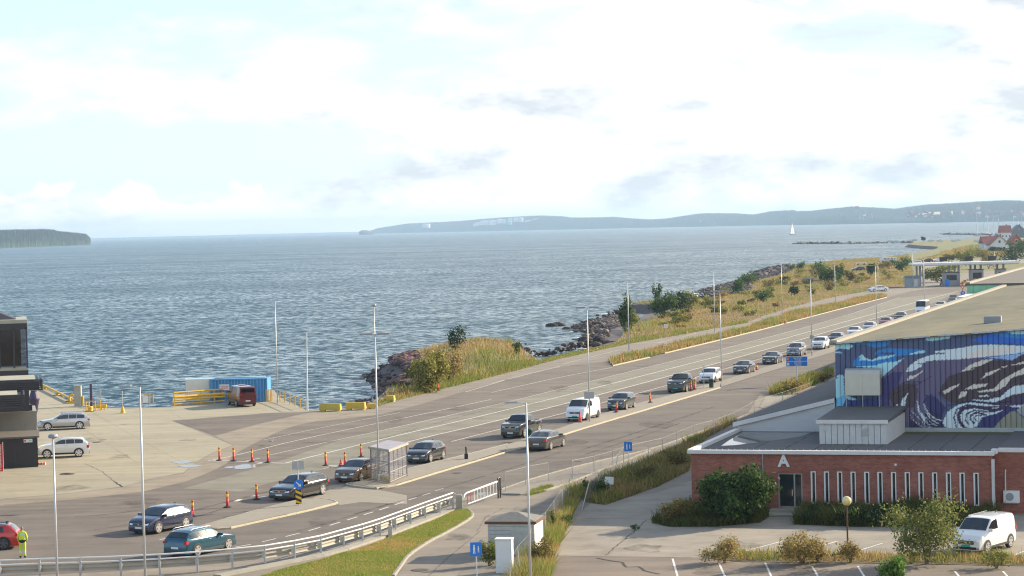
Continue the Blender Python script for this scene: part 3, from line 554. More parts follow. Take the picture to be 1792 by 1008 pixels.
B_ = 'bushes and young trees on the shore bank'
bushpx(752, 687, 64, 56, LYB, 'large yellow-green bush beside the dark rock pile, left end of the bank', n=5200, leaf=.26, seed=11, group=B_)
bushpx(784, 672, 52, 54, LBB, 'brownish bush behind the large yellow-green bush', n=2600, leaf=.24, seed=12, group=B_)
bushpx(798, 628, 44, 34, LD, 'small round dark tree standing alone on the grassy mound', n=900, leaf=.24, seed=13, group=B_, name='tree', cat='tree')
bushpx(723, 674, 30, 22, LY, 'small bush hugging the right flank of the rock pile', n=700, leaf=.2, seed=14, group=B_)
bushpx(905, 626, 22, 14, LY, 'bright green sapling at the right end of the first mound', n=500, leaf=.22, seed=15, group=B_)
bushpx(1094, 584, 58, 22, LG, 'slender dark green tree beside the rubble beach', n=1700, leaf=.28, seed=16, group=B_, name='tree', cat='tree', upright=1)
bushpx(1104, 580, 30, 20, LY, 'light green bush just right of the slender dark green tree', n=700, leaf=.25, seed=17, group=B_)
bushpx(1160, 556, 42, 44, LG, 'biggest dark green bush on the bank', n=2800, leaf=.3, seed=18, group=B_)
bushpx(1150, 548, 46, 14, LG, 'pointed tree rising above the biggest dark green bush', n=900, leaf=.3, seed=19, group=B_, name='tree', cat='tree', upright=1)
bushpx(1188, 552, 38, 30, LD, 'dark bush on the right side of the biggest bush', n=1500, leaf=.3, seed=20, group=B_)
bushpx(1206, 549, 36, 30, LY, 'yellow-green bush ending the dark clump', n=1200, leaf=.3, seed=21, group=B_)
bushpx(1240, 540, 20, 20, LY, 'low yellow-green bush beside grey rocks', n=500, leaf=.3, seed=22, group=B_)
bushpx(1292, 516, 26, 24, LG, 'green bush on the shore edge beyond the twin lamp posts', n=900, leaf=.35, seed=23, group=B_)
bushpx(1308, 500, 24, 34, LG, 'wide green bush at the rocky point', n=1100, leaf=.35, seed=24, group=B_)
bushpx(1335, 530, 20, 26, LG, 'low round green bush in golden grass', n=600, leaf=.35, seed=25, group=B_)
bushpx(1370, 497, 13, 18, LD, 'small dark bush left of the lamp post on the bank', n=400, leaf=.35, seed=26, group=B_)
bushpx(1390, 518, 16, 18, LD, 'small dark round bush near the path edge', n=500, leaf=.35, seed=27, group=B_)
bushpx(1402, 472, 14, 16, LG, 'green bush on the rocky point skyline', n=450, leaf=.4, seed=28, group=B_)
bushpx(1385, 474, 12, 14, LY, 'light bush on the rocky point skyline', n=350, leaf=.4, seed=29, group=B_)
bushpx(1448, 497, 33, 38, LG, 'tall broad green tree in the middle of the scrub', n=1700, leaf=.45, seed=30, group=B_, name='tree', cat='tree')
bushpx(1468, 494, 30, 22, LG, 'narrow green tree behind the scrub lamp post', n=900, leaf=.45, seed=31, group=B_, name='tree', cat='tree')
bushpx(1488, 493, 18, 22, LB, 'olive brown bush right of the narrow green tree', n=600, leaf=.45, seed=32, group=B_)
bushpx(1524, 484, 20, 16, LD, 'dark conical bush near the parked white sedan', n=600, leaf=.45, seed=33, group=B_)
bushpx(1546, 472, 14, 40, LB, 'broad olive bush in front of the motorhomes', n=700, leaf=.5, seed=34, group=B_)
bushpx(1578, 476, 22, 32, LG, 'green bush left of the toll canopy', n=900, leaf=.5, seed=35, group=B_)
bushpx(1640, 494, 30, 48, LY, 'tall yellow-green reeds seen under the toll canopy', n=1600, leaf=.5, seed=36, group=B_)
bushpx(1430, 472, 10, 30, LY, 'low light scrub along the skyline left of the tall tree', n=500, leaf=.45, seed=37, group=B_)
bushpx(1350, 500, 12, 40, LY, 'long low scrub patch in the middle of the bank', n=700, leaf=.4, seed=38, group=B_)
# more scrub, placed between the ones above
for i in range(90):
    x = rng.uniform(1110, 1560); q = np.interp(x, [1100, 1308, 1382, 1465, 1560], [596, 560, 534, 514, 502]); tq = np.interp(x, [1100, 1225, 1320, 1400, 1560], [560, 530, 495, 476, 472]); y = rng.uniform(tq, q - 4)
    c = [LY, LB, LBB, LYB][i % 4]; bushpx(x, y, rng.uniform(5, 13), rng.uniform(8, 26), c, 'low scrub bush among the golden grass of the shore bank', n=220, leaf=.34, seed=100 + i, group='low scrub in the golden grass', trunk=False)

# rocks
def icos(sub=1):
    bm = bmesh.new(); bmesh.ops.create_icosphere(bm, subdivisions=sub, radius=1.0); v = np.array([q.co for q in bm.verts]); f = np.array([[w.index for w in q.verts] for q in bm.faces]); bm.free(); return v, f
IV, IF = icos(1); IV2, IF2 = icos(2)
def rocks(name, label, pts, smin, smax, cols, seed=0, kind='stuff', zf=0.6):
    r = np.random.default_rng(seed); n = len(pts); V = []; Fc = []; C = []
    for i, p in enumerate(pts):
        s = smin + (smax - smin) * r.random() ** 2.2; v = IV * (1 + r.normal(0, .24, (len(IV), 1))) * np.array([s * (0.8 + .6 * r.random()), s * (0.8 + .5 * r.random()), s * zf]); a = r.random() * 6.28
        v = v @ np.array([[math.cos(a), -math.sin(a), 0], [math.sin(a), math.cos(a), 0], [0, 0, 1]]).T + np.array(p); V.append(v); Fc.append(IF + i * len(IV)); C.append(np.repeat((np.array(cols[r.integers(0, len(cols))]) * (0.6 + 0.7 * r.random()))[None], len(IV), 0))
    return tag(npmesh(name, np.vstack(V), np.vstack(Fc), 'rock', np.vstack(C)), label, 'rocks', kind=kind)
RC = [(0.135, 0.105, 0.095), (0.095, 0.075, 0.07), (0.175, 0.145, 0.13), (0.065, 0.053, 0.053)]
pts = []
for i in range(i1):
    a, b = W[i], W[i + 1]; l = np.linalg.norm(b - a); dn = (b - a) / l; nn = np.array([dn[1], -dn[0]]); far = (a[1] + b[1]) / 2
    if WID[i] > 5 and WID[i + 1] > 5:
        for k in range(int(min(l * 9, 900))): t = rng.random(); u = rng.uniform(-1.5, 15.5); q = a + (b - a) * t + nn * u; pts.append((q[0], q[1], SEA + u / 15 * 1.75 - .12 + rng.normal(0, .06)))
        continue
    for k in range(int(min(l * 4, 300) if far < 400 else min(l * 1.1, 150))):
        t = rng.random(); u = rng.uniform(-2.2, 3.0); q = a + (b - a) * t + nn * u; pts.append((q[0], q[1], SEA + max(0, (u + 2.2) * 0.36) - 0.25 + rng.normal(0, .12)))
rocks('shore_rocks', 'jumble of brown and grey rocks along the water edge of the bank', pts, 0.18, 0.6, RC, 3)
# the two rubble heads that run out into the water
def rubble(name, label, poly_px, n, z1, smin, smax, seed, cols=RC):
    poly = [G(x, y, SEA)[:2] for x, y in poly_px]; q = sample_poly(poly, n); d = distpoly(q[:, 0], q[:, 1], poly)
    z = SEA - 0.25 + np.minimum(d * 0.55, z1) * (0.8 + 0.3 * hashnoise(q[:, 0], q[:, 1], 3, seed)); return rocks(name, label, [(a, b, c) for (a, b), c in zip(q, z)], smin, smax, cols, seed)
poly = [G(x, y, -0.6)[:2] for x, y in ((658, 656), (672, 645), (700, 637), (728, 633), (742, 650), (738, 680), (725, 694), (700, 690), (684, 680), (668, 668))]; q = sample_poly(poly, 3600); dW = distpoly(q[:, 0], q[:, 1], W, False); lnd = inpoly(q[:, 0], q[:, 1], land)
z = np.where(lnd, SEA - .1 + np.minimum(dW * .98, 2.5) * (.92 + .2 * hashnoise(q[:, 0], q[:, 1], 2.5, 21)), SEA - .1); ok = lnd | (dW < 1.2)
rocks('rock_pile', 'dark red-brown rock pile jutting into the water left of the yellow-green bush', [(a, b_, c) for (a, b_), c, o in zip(q, z, ok) if o], .18, .6, [(0.15, 0.085, 0.078), (0.09, 0.055, 0.055), (0.19, 0.115, 0.10), (0.06, 0.04, 0.042)], 21)
rubble('rubble_beach', 'grey-brown rubble beach below the slender dark green tree', [(995, 574), (1022, 567), (1060, 557), (1090, 552), (1092, 590), (1060, 606), (1030, 600), (1022, 593), (1030, 585)], 4500, 0.8, 0.18, 0.5, 22)
rubble('rock_point', 'dark rock point at the bend of the shore', [(1312, 484), (1330, 474), (1365, 469), (1392, 468), (1400, 474), (1350, 482), (1325, 488)], 400, 1.4, 0.5, 1.4, 23)
for i, (x, y, s, lb) in enumerate(((640, 657, 0.9, 'wet black boulder at the tip of the rock pile'), (650, 659, 1.1, 'dark boulder in the water next to the rock pile'), (735, 681, 1.0, 'pale pink boulder by the roadside below the rock pile'), (710, 687, 0.9, 'brown boulder on the grass verge'), (757, 677, 0.9, 'rounded boulder next to the red and yellow post'), (793, 657, 1.3, 'pale boulder half buried in the bank grass'), (641, 706, 0.8, 'reddish boulder behind the yellow barrier'), (966, 571, 1.4, 'low black skerry rock left of the rubble beach'), (978, 570, 1.6, 'long dark rock in the water off the rubble beach'), (1024, 595, 1.3, 'dark boulder at the near corner of the rubble beach'), (1043, 603, 1.4, 'round dark boulder near the inlet'), (1110, 589, 1.0, 'pale boulder under the slender tree'), (992, 576, 1.0, 'small dark rock between the skerries and the beach'), (1063, 600, 1.0, 'grey boulder on the grass edge of the inlet'))):
    p = G(x, y, SEA if x in (640, 650, 966, 978, 992) else -0.1 if y > 650 else -0.6); r = np.random.default_rng(i + 50); v = IV2 * (1 + r.normal(0, .07, (len(IV2), 1))) * np.array([s * 1.2, s, s * .62]) * (0.55 if y > 600 else 0.8)
    col = np.array(RC[i % 4]) * (1.5 if 'pale' in lb else 0.6 if ('black' in lb or 'dark' in lb) else 1.0)
    o = npmesh('boulder', v, IF2, 'rock', np.repeat(col[None], len(v), 0)); o.location = p; tag(o, lb, 'boulder', 'boulders along the shore')
M['foam'] = mat('surf_foam', (0.75, 0.78, 0.78), 0.7)
pts = []
mb = MB()
for x, y, l in ((1000, 611, 2.2), (957, 611, 1.4), (1032, 588, 1.6), (1232, 518, 5), (1215, 514, 3), (1115, 540, 4), (1072, 549, 3), (1018, 591, 1.2), (935, 623, 1.5), (1008, 580, 1.2), (690, 694, .8), (660, 702, .7), (1040, 603.5, 1.2), (1150, 536.5, 4)):
    c = G(x, y, SEA); q = [(c[0] + l * math.cos(t) * (1 + .3 * math.sin(3 * t + x)), c[1] + 0.9 * l * math.sin(t) * (1 + .3 * math.cos(4 * t))) for t in np.linspace(0, 6, 14)]
    mb.add([(a, b, SEA + .03) for a, b in q], [tuple(range(14))])
tag(mb.build('surf_foam', 'foam'), 'white foam where small waves break on the rocks', 'foam', kind='stuff')

# ------------------------------------------------------------------ weeds on the near right
blades('verge_weeds', 'overgrown green and brown weeds between the footway and the brick building', XY([(1000, 862), (1030, 880), (1060, 884), (1150, 852), (1205, 825), (1212, 792), (1240, 765), (1290, 738), (1280, 735), (1220, 768), (1150, 802), (1070, 838)]), 17000, 0.15, 0.85, 0.07, None, 0.60, 0, seed=9, patch=3, cm=.85)
blades('fence_weeds', 'tangle of yellow-green weeds along the wire fence', XY([(880, 1040), (910, 985), (940, 950), (958, 925), (985, 885), (1000, 862), (1015, 872), (1000, 905), (985, 940), (970, 975), (960, 1040)]), 13000, 0.15, 0.9, 0.06, None, 0.55, 0, seed=10, patch=2)
blades('kerb_weeds', 'green weeds at the kerb by the barrier gate', XY([(925, 868), (950, 862), (968, 854), (965, 850), (940, 856), (924, 862)]), 1500, 0.1, 0.3, 0.05, None, 0.1, 0, seed=12, patch=1)
blades('facade_weeds', 'dark green overgrown planting along the foot of the brick facade', XY([(1140, 915), (1185, 895), (1210, 888), (1330, 890), (1345, 905), (1330, 915), (1250, 922), (1170, 922)]), 12000, 0.25, 0.8, 0.09, None, 0.12, 0, seed=13, patch=3, cm=.42)  # blade colours scaled down to carry the deep shade by the wall
blades('facade_weeds', 'dark grassy planting below the row of narrow windows', XY([(1405, 900), (1740, 893), (1745, 912), (1700, 922), (1500, 922), (1390, 918)]), 26000, 0.35, 1.1, 0.09, None, 0.06, 0, seed=14, patch=3, cm=.42)  # deep shade under the windows put into the blade colours too
blades('planter_weeds', 'dry orange-brown weeds along the strip between the two parking lots', XY([(1235, 975), (1240, 968), (1300, 966), (1500, 970), (1792, 974), (1850, 980), (1850, 990), (1500, 984), (1300, 982)]), 4200, 0.12, 0.5, 0.05, None, 0.66, 0, seed=15, patch=2.2)
blades('roundabout_weeds', 'brown-green weeds behind the kerb of the junction by the blue road sign', XY([(1345, 690), (1360, 680), (1395, 668), (1457, 650), (1457, 660), (1400, 684), (1370, 692)]), 7000, 0.3, 1.0, 0.10, None, 0.5, 0, seed=16, patch=2.5)
sheet('weed_soil', XY([(1000, 862), (1030, 880), (1060, 884), (1150, 852), (1205, 825), (1212, 792), (1240, 765), (1290, 738), (1280, 735), (1220, 768), (1150, 802), (1070, 838)]), 0.02, 'turf')
sheet('weed_soil', XY([(880, 1040), (910, 985), (940, 950), (958, 925), (985, 885), (1000, 862), (1015, 872), (1000, 905), (985, 940), (970, 975), (960, 1040)]), 0.024, 'turf')
sheet('weed_soil', XY([(1140, 915), (1185, 895), (1210, 880), (1745, 880), (1745, 912), (1700, 922), (1500, 922), (1405, 919), (1390, 905), (1335, 905), (1330, 915), (1250, 922), (1170, 922)]), 0.016, 'turf')
sheet('weed_soil', XY([(1235, 977), (1240, 967), (1300, 965), (1500, 969), (1792, 973), (1850, 978), (1850, 992), (1500, 986), (1300, 984)]), 0.03, 'earth')
sheet('weed_soil', XY([(1345, 690), (1360, 680), (1395, 668), (1457, 650), (1457, 660), (1400, 684), (1370, 692)]), 0.02, 'turf')
def nb_(x, y, hpx, wpx, cols, label, **k): return bushpx(x, y, hpx, wpx, cols, label, z=0.0, **k)
nb_(1287, 915, 102, 120, LDY, 'huge rounded dark green yew bush left of the door', n=17000, leaf=.18, lobes=14, seed=41)
nb_(1340, 898, 76, 30, LY, 'yellow-green climbing shrub leaning on the right side of the big dark bush', n=1300, leaf=.12, seed=42, upright=1)
nb_(1620, 988, 128, 130, [(0.20, 0.23, 0.06), (0.14, 0.18, 0.045), (0.28, 0.26, 0.09)], 'tall loose shrub with olive leaves standing in front of the window row', n=5200, leaf=.13, lobes=16, seed=43)
nb_(1562, 1022, 58, 66, [(0.12, 0.22, 0.04), (0.16, 0.27, 0.06), (0.09, 0.17, 0.03)], 'bright green leafy bush at the bottom edge of the picture', n=2200, leaf=.13, seed=44)
nb_(1180, 915, 50, 70, LB, 'brownish weed shrub left of the big dark bush', n=1800, leaf=.10, seed=45)
nb_(1266, 985, 48, 78, LBB, 'dry reddish weed clump, leftmost in the strip between the lots', n=2200, leaf=.09, seed=46, sparse=.5)
nb_(1402, 987, 56, 108, LBB, 'dry weed clump with a yellow top in the middle of the strip', n=4200, leaf=.09, seed=47)
nb_(1430, 984, 40, 44, LBB, 'smaller dry weed clump touching the yellow-topped clump', n=1500, leaf=.09, seed=48)
nb_(1487, 985, 44, 46, LBB, 'dry weed clump at the foot of the globe lamp', n=1500, leaf=.09, seed=49)
nb_(1742, 995, 36, 80, LY, 'yellow-green weeds in front of the white van', n=1100, leaf=.09, seed=50)
nb_(855, 990, 44, 44, [(0.20, 0.23, 0.05), (0.15, 0.19, 0.04), (0.25, 0.25, 0.08)], 'yellow-green leafy bush beside the white cabinet', n=1600, leaf=.10, seed=51)
nb_(965, 930, 40, 24, LY, 'yellow-green bush growing through the wire fence', n=900, leaf=.10, seed=52)
nb_(1042, 872, 36, 50, LG, 'green bush among leaning fence posts', n=1300, leaf=.12, seed=53)
nb_(992, 922, 26, 22, LG, 'low green plant at the edge of the lot by the fence', n=500, leaf=.10, seed=54)
nb_(1110, 928, 12, 16, LG, 'tuft of green weeds in the asphalt crack', n=200, leaf=.08, seed=55)
nb_(948, 985, 50, 60, LB, 'golden brown weed clump inside the fence', n=1500, leaf=.09, seed=56)
nb_(1128, 845, 34, 60, LB, 'brown and green scrub on the verge in front of the white board', n=1500, leaf=.11, seed=57)
nb_(1185, 818, 34, 60, LB, 'brown scrub reaching the corner of the brick building', n=1500, leaf=.11, seed=58)
nb_(1500, 918, 34, 110, LD, 'dark low hedge under the first narrow windows', n=2600, leaf=.14, seed=59)
nb_(1690, 912, 30, 100, LD, 'dark low hedge under the last narrow windows', n=2200, leaf=.14, seed=60)
nb_(1705, 898, 36, 24, LY, 'pale green sapling in front of the last window', n=500, leaf=.10, seed=61)
nb_(1420, 916, 30, 60, LD, 'dark low shrub right of the entrance steps', n=1400, leaf=.14, seed=62)
nb_(1385, 690, 24, 50, LB, 'olive scrub at the foot of the blue road sign', n=900, leaf=.16, seed=63)
nb_(1440, 668, 20, 40, LB, 'olive scrub beside the corner of the mural hall', n=700, leaf=.16, seed=64)
# ------------------------------------------------------------------ buildings on the right
TH = R_(17.6); RH = 3.8
E1 = np.array([math.cos(TH), -math.sin(TH)]); E2 = np.array([math.sin(TH), math.cos(TH)])
O_ = G(1209, 787, RH)[:2]
def plane_t(x, y, z): q = G(x, y, z)[:2] - O_; return q @ E1, q @ E2
def onwall(x, y, t):       # pixel -> (s, z) on the vertical plane at depth t behind the facade
    d = ray(x, y); o = O_ + E2 * t; k = ((o - CC[:2]) @ E2) / (d[:2] @ E2); q = CC + d * k; return (q[:2] - O_) @ E1, q[2]
S_R, _ = plane_t(1735, 790, RH); TM = plane_t(1640, 751, RH)[1]      # facade length, mural plane depth
M['brick'] = bpy.data.materials.new('red_brick'); M['brick'].use_nodes = True
t = M['brick'].node_tree; b = t.nodes['Principled BSDF']; b.inputs['Roughness'].default_value = 0.85
tcn = N(t, 'ShaderNodeTexCoord'); mpn = N(t, 'ShaderNodeMapping'); mpn.inputs['Rotation'].default_value = (R_(90), 0, 0); L(t, tcn.outputs['Object'], mpn.inputs[0])
br = N(t, 'ShaderNodeTexBrick'); br.inputs['Scale'].default_value = 1.0; br.inputs['Brick Width'].default_value = 0.24; br.inputs['Row Height'].default_value = 0.075; br.inputs['Mortar Size'].default_value = 0.006
br.inputs['Color1'].default_value = (0.40, 0.125, 0.075, 1); br.inputs['Color2'].default_value = (0.27, 0.075, 0.05, 1); br.inputs['Mortar'].default_value = (0.27, 0.20, 0.17, 1); L(t, mpn.outputs[0], br.inputs['Vector'])
nz_ = N(t, 'ShaderNodeTexNoise'); nz_.inputs['Scale'].default_value = 0.9; nz_.inputs['Detail'].default_value = 6; L(t, tcn.outputs['Object'], nz_.inputs['Vector'])
mxn = N(t, 'ShaderNodeMix', data_type='RGBA', blend_type='MULTIPLY'); mxn.inputs[0].default_value = 1; L(t, br.outputs[0], mxn.inputs[6]); L(t, RAMP(t, nz_.outputs[0], [(0.3, 0.72), (0.7, 1.1)]), mxn.inputs[7]); L(t, mxn.outputs[2], b.inputs['Base Color'])
M['felt'] = mat('roof_felt', (0.12, 0.115, 0.115), 0.95, 0, 0.5, 0.7, (0.085, 0.082, 0.082), 0.2, 10, var2=0.4, vs2=0.25)
M['felt2'] = mat('mossy_roof_felt', (0.205, 0.18, 0.105), 0.95, 0, 0.8, 0.35, (0.105, 0.10, 0.062), 0.3, 6, var2=0.5, vs2=0.06, stretch=(1, 0.3, 1))
M['felt3'] = mat('brown_roof_felt', (0.15, 0.13, 0.11), 0.95, 0, 0.6, 0.2, (0.14, 0.125, 0.11), 0.3, 6)
M['moss'] = mat('moss', (0.12, 0.12, 0.03), 0.95, 0, 0.8, 1.2, (0.06, 0.07, 0.02), 0.5, 6)
M['fascia'] = mat('white_fascia', (0.70, 0.68, 0.66), 0.6, 0, 0.5, 1.5, (0.50, 0.48, 0.46))
M['wgrey'] = mat('whitewashed_brick', (0.58, 0.58, 0.58), 0.8, 0, 0.5, 2, (0.45, 0.45, 0.46), 0.4, 12, stretch=(0.4, 1, 4))
M['winglass'] = mat('window_glass', (0.02, 0.026, 0.03), 0.05, 0, spec=0.7)
M['green'] = mat('green_sheeting', (0.27, 0.58, 0.34), 0.6, 0, 0.4, 0.8, (0.20, 0.45, 0.26))
M['hood'] = mat('aluminium_hood', (0.62, 0.58, 0.50), 0.45, 0.55, 0.5, 1.5, (0.45, 0.42, 0.37))
def bthing(name, label, cat): return thing(name, label, cat, (*O_, 0), -TH)     # local x = along facade, local y = back
# --- brick building
bb = bthing('brick_building', 'single-storey red brick building with white fascia and a row of narrow windows', 'building')
wins = []
for i in range(13):
    xl = 1200 + [662, 732, 802, 873, 945, 1015, 1087, 1160, 1232, 1305, 1378, 1450, 1524][i] / 3.027; xr = xl + 30 / 3.027
    s0, z1 = onwall(xl, 756 + 212 / 3.027, 0); s1, z0 = onwall(xr, 756 + 372 / 3.027, 0); wins.append((s0, s1, max(z0, 0.35), z1))
zt = np.mean([w[3] for w in wins]); zb = np.mean([w[2] for w in wins]) - 0.15
sd0, zd1 = onwall(1360.5, 828, 0); sd1, zd0 = onwall(1405, 885, 0)
mb = MB(); TK = 0.3
def wallseg(s0, s1, z0, z1): mb.box(((s0 + s1) / 2, TK / 2, (z0 + z1) / 2), (s1 - s0, TK, z1 - z0))
zl = RH - 0.22
wallseg(0, sd0, 0, zl); wallseg(sd0, sd1, zd1, zl); wallseg(sd0, sd1, 0, 0.25)
prev = sd1
for (s0, s1, z0, z1) in wins: wallseg(prev, s0, 0, zl); wallseg(s0, s1, zt, zl); wallseg(s0, s1, 0, zb); prev = s1
wallseg(prev, S_R, 0, zl)
mb.box((TK / 2, TK + (TM - TK) / 2, zl / 2), (TK, TM - TK, zl))
mb.box(((S_R + 22) / 2 + S_R / 2, 1.2 + TK / 2, zl / 2 + .05), (22, TK, zl + .1))
mb.box((S_R - TK / 2, (TK + 1.2) / 2, zl / 2), (TK - .02, 1.2 - TK, zl - 0.01))
mb.build('wall', 'brick', bb)
# dark interiors are painted as opaque pane colour; a partition stands behind
M['water'] = mat('standing_water', (.05, .05, .05), .04, 0, spec=.8)
q_ = [plane_t(x, y, RH - .18) for x, y in ((1300, 756), (1420, 757), (1400, 764), (1345, 772), (1285, 779), (1262, 780), (1275, 771))]; sheet('roof_puddle', q_, RH - .182, 'water', None, bb)
mb = MB(); mb.box(((S_R) / 2, 3.2, 1.7), (S_R - 1, 0.1, 3.3)); mb.box((S_R / 2, 1.7, 0.05), (S_R - 1, 2.9, 0.06)); mb.build('room_partition', 'whitewood', bb)
rf = MB(); rf.box((S_R / 2, TM / 2, RH - 0.28), (S_R - 0.1, TM - 0.1, 0.18)); rf.box((S_R + 11, TM / 2 + 0.7, RH - 0.2), (21.9, TM - 1.6, 0.2)); rfo = rf.build('roof', 'felt', bb)
fa = MB(); fa.box((S_R / 2, -0.06, RH - 0.11), (S_R + 0.36, 0.36, 0.22)); fa.build('fascia', 'fascia', bb)
fa = MB(); fa.box((-0.06, TM / 2 + 0.12, RH - 0.10), (0.36, TM - 0.1, 0.24)); fa.build('fascia', 'fascia', bb)
fa = MB(); fa.box((S_R + 11.1, 1.2, RH - 0.02), (21.6, 0.34, 0.24)); fa.box((S_R + 0.12, 0.66, RH - 0.05), (0.34, 0.8, 0.26)); fa.build('fascia', 'fascia', bb)
fa = MB(); fa.box((S_R + 0.09, -0.02, 1.75), (0.16, 0.34, 3.2)); fa.build('corner_board', 'whitewood', bb)
fl = MB()
for i in range(46): MB().box((0.4 + i * (S_R - .8) / 45, 0.17, RH + 0.03), (0.03, 0.03, 0.06)).build('roof_edge_clip', 'galv', bb)
for (s0, s1, z0, z1) in wins:
    w = MB(); f = 0.085; zc = (zt + zb) / 2
    w.box((s0 + f / 2, 0.03, zc), (f, 0.14, zt - zb)); w.box((s1 - .03, 0.05, zc), (.06, 0.1, zt - zb)); w.box(((s0 + s1) / 2, 0.045, zt - .03), (s1 - s0 - .02, 0.11, .06)); w.box(((s0 + s1) / 2, 0.045, zb + .03), (s1 - s0 - .02, 0.11, .06))
    fr = w.build('window', 'white', bb); MB().box(((s0 + s1) / 2 + .015, 0.10, zc), (s1 - s0 - 0.1, 0.02, zt - zb - .08)).build('pane', 'winglass', fr)
d = MB()
for s in (sd0 + .05, (sd0 + sd1) / 2 + .25, sd1 - .05): d.box((s, 0.18, (zd1 + .25) / 2), (0.09, 0.12, zd1 - .25))
d.box(((sd0 + sd1) / 2, 0.18, zd1 - .04), (sd1 - sd0 - .1, .11, .08)); d.box(((sd0 + sd1) / 2, 0.18, .31), (sd1 - sd0 - .1, .11, .1))
dr = d.build('door', 'galv', bb); MB().box(((sd0 + sd1) / 2, 0.2, (zd1 + .25) / 2), (sd1 - sd0 - .12, .02, zd1 - .4)).build('pane', 'winglass', dr); MB().box(((sd0 + sd1) / 2 + .12, .09, 1.2), (.04, .06, .4)).build('handle', 'chrome', dr)
st_ = MB(); st_.box(((sd0 + sd1) / 2, -0.5, 0.19), (2.3, 1.0, 0.14)); st_.box(((sd0 + sd1) / 2 - .3, -1.0, 0.06), (3.2, 2.0, 0.12)); st_.build('door_step', 'conc', bb)
sA, zA = onwall(1371.5, 807.5, 0); me = text_mesh('A', 0.98, 0.03, 0.035)
for v in me.vertices: v.co = Vector((v.co.x * 1.0, -v.co.z, v.co.y))
bl = link('wall_letter', me, 'white', bb); bl.location = (sA, -0.04, zA); tag(bl, 'white letter A fixed to the brick wall')
me2 = me.copy(); 
fx = MB(); s_, z_ = onwall(1567.5, 813, 0); fx.box((s_, -0.05, z_), (.12, .1, .12)); fx.build('wall_lamp', 'white', bb)
dp = MB(); s_, z_ = onwall(1335, 810, 0); dp.tube([(s_, -.05, RH - .25), (s_, -.05, 2.4)], .035, 6); dp.build('downpipe', 'galv', bb)
ac = thing('air_conditioner', 'white outdoor air-conditioning unit on the brick wall at the right edge', 'air conditioner', (0, 0, 0))
sa0, za = onwall(1757, 868, 1.2); sa1, _ = onwall(1785, 868, 1.2)
def bl2w(s, t_, z): q = O_ + E1 * s + E2 * t_; return (q[0], q[1], z)
ac.location = bl2w((sa0 + sa1) / 2, 1.0, za - .35); ac.rotation_euler = (0, 0, -TH)
MB().box((0, 0, .35), (sa1 - sa0, .34, .7)).build('casing', 'white', ac); MB().tube([(-.1, -.19, .35), (-.1, -.17, .35)], .24, 16).build('fan_grille', 'lamphead', ac); MB().box((0, .05, -.03), (.8, .3, .05)).build('bracket', 'galv', ac)
pp = MB(); pp.tube([(sa0 + .1, 1.14, za + .2), (sa0 + .1, 1.14, za + 1.1), (sa0 + .12, 1.14, za + 1.6)], .04, 6); pp.build('pipe', 'white', bb)
# --- roof hut
h0 = plane_t(1434, 776.5, RH - .18); h1 = plane_t(1553, 776.5, RH - .18); h2 = plane_t(1593, 754, RH - .18)
hw = h1[0] - h0[0]; hd_ = TM - .15 - h0[1]
hut = thing('roof_hut', 'grey-white boarded plant hut with dark flat roof on the brick building', 'hut', bl2w(h0[0], h0[1], RH - .19), -TH)
hh = 1.32
npl = 11
for i in range(npl): MB().box(((i + .5) * hw / npl, 0.0, hh / 2), (hw / npl - .035, .05 + .012 * (i % 2), hh)).build('plank', 'whitewood', hut)
for i in range(12): MB().box((hw, (i + .5) * hd_ / 12, hh / 2), (.05, hd_ / 12 - .03, hh)).build('plank', 'whitewood', hut)
MB().box((hw / 2, hd_ / 2, hh / 2), (hw - .06, hd_ - .1, hh - .02)).build('wall', 'whitewood', hut)
r = MB(); r.hexa([(-.15, -.15, hh + .02), (hw + .12, -.15, hh + .02), (hw + .12, hd_, hh + .25), (-.15, hd_, hh + .25)], [(-.15, -.15, hh + .2), (hw + .12, -.15, hh + .2), (hw + .12, hd_, hh + .42), (-.15, hd_, hh + .42)]); r.build('roof', 'felt', hut)
MB().box((hw / 2 - .02, -.175, hh + .10), (hw + .3, .04, .24)).build('fascia', 'fascia', hut)
v = MB(); 
for i in range(7): v.box((hw * .68, -.06, .55 + i * .075), (.42, .04, .05), 0)
v.build('vent_grille', 'galv', hut)
MB().box((hw * .10, -.045, 1.0), (.26, .03, .3)).build('hatch', 'whitewood', hut)
# --- lean-to shed
t0 = TM - 0.02
sa, za_ = onwall(1291, 741, t0); sb, zb_ = onwall(1461, 700, t0)
sh = thing('lean_to_shed', 'whitewashed lean-to shed with sloping dark roof left of the mural hall', 'shed', bl2w(sa, t0, 0), -TH)
LW = sb - sa; LD_ = 62
w = MB(); w.hexa([(0, 0, 0), (LW, 0, 0), (LW, .3, 0), (0, .3, 0)], [(0, 0, za_ - .05), (LW, 0, zb_ - .05), (LW, .3, zb_ - .05), (0, .3, za_ - .05)]); w.box((.15, LD_ / 2 + .3, za_ / 2), (.3, LD_, za_ - .1)); w.build('wall', 'wgrey', sh)
w = MB(); w.hexa([(-.3, -.15, za_ - .08), (LW, -.15, zb_ - .02), (LW, LD_, zb_ - .02), (-.3, LD_, za_ - .08)], [(-.3, -.15, za_ + .10), (LW, -.15, zb_ + .16), (LW, LD_, zb_ + .16), (-.3, LD_, za_ + .10)]); w.build('roof', 'felt', sh)
w = MB(); w.hexa([(-.3, -.2, za_ - .22), (LW, -.2, zb_ - .16), (LW, -.155, zb_ - .16), (-.3, -.155, za_ - .22)], [(-.3, -.2, za_ + .08), (LW, -.2, zb_ + .14), (LW, -.155, zb_ + .14), (-.3, -.155, za_ + .08)]); w.build('bargeboard', 'fascia', sh)
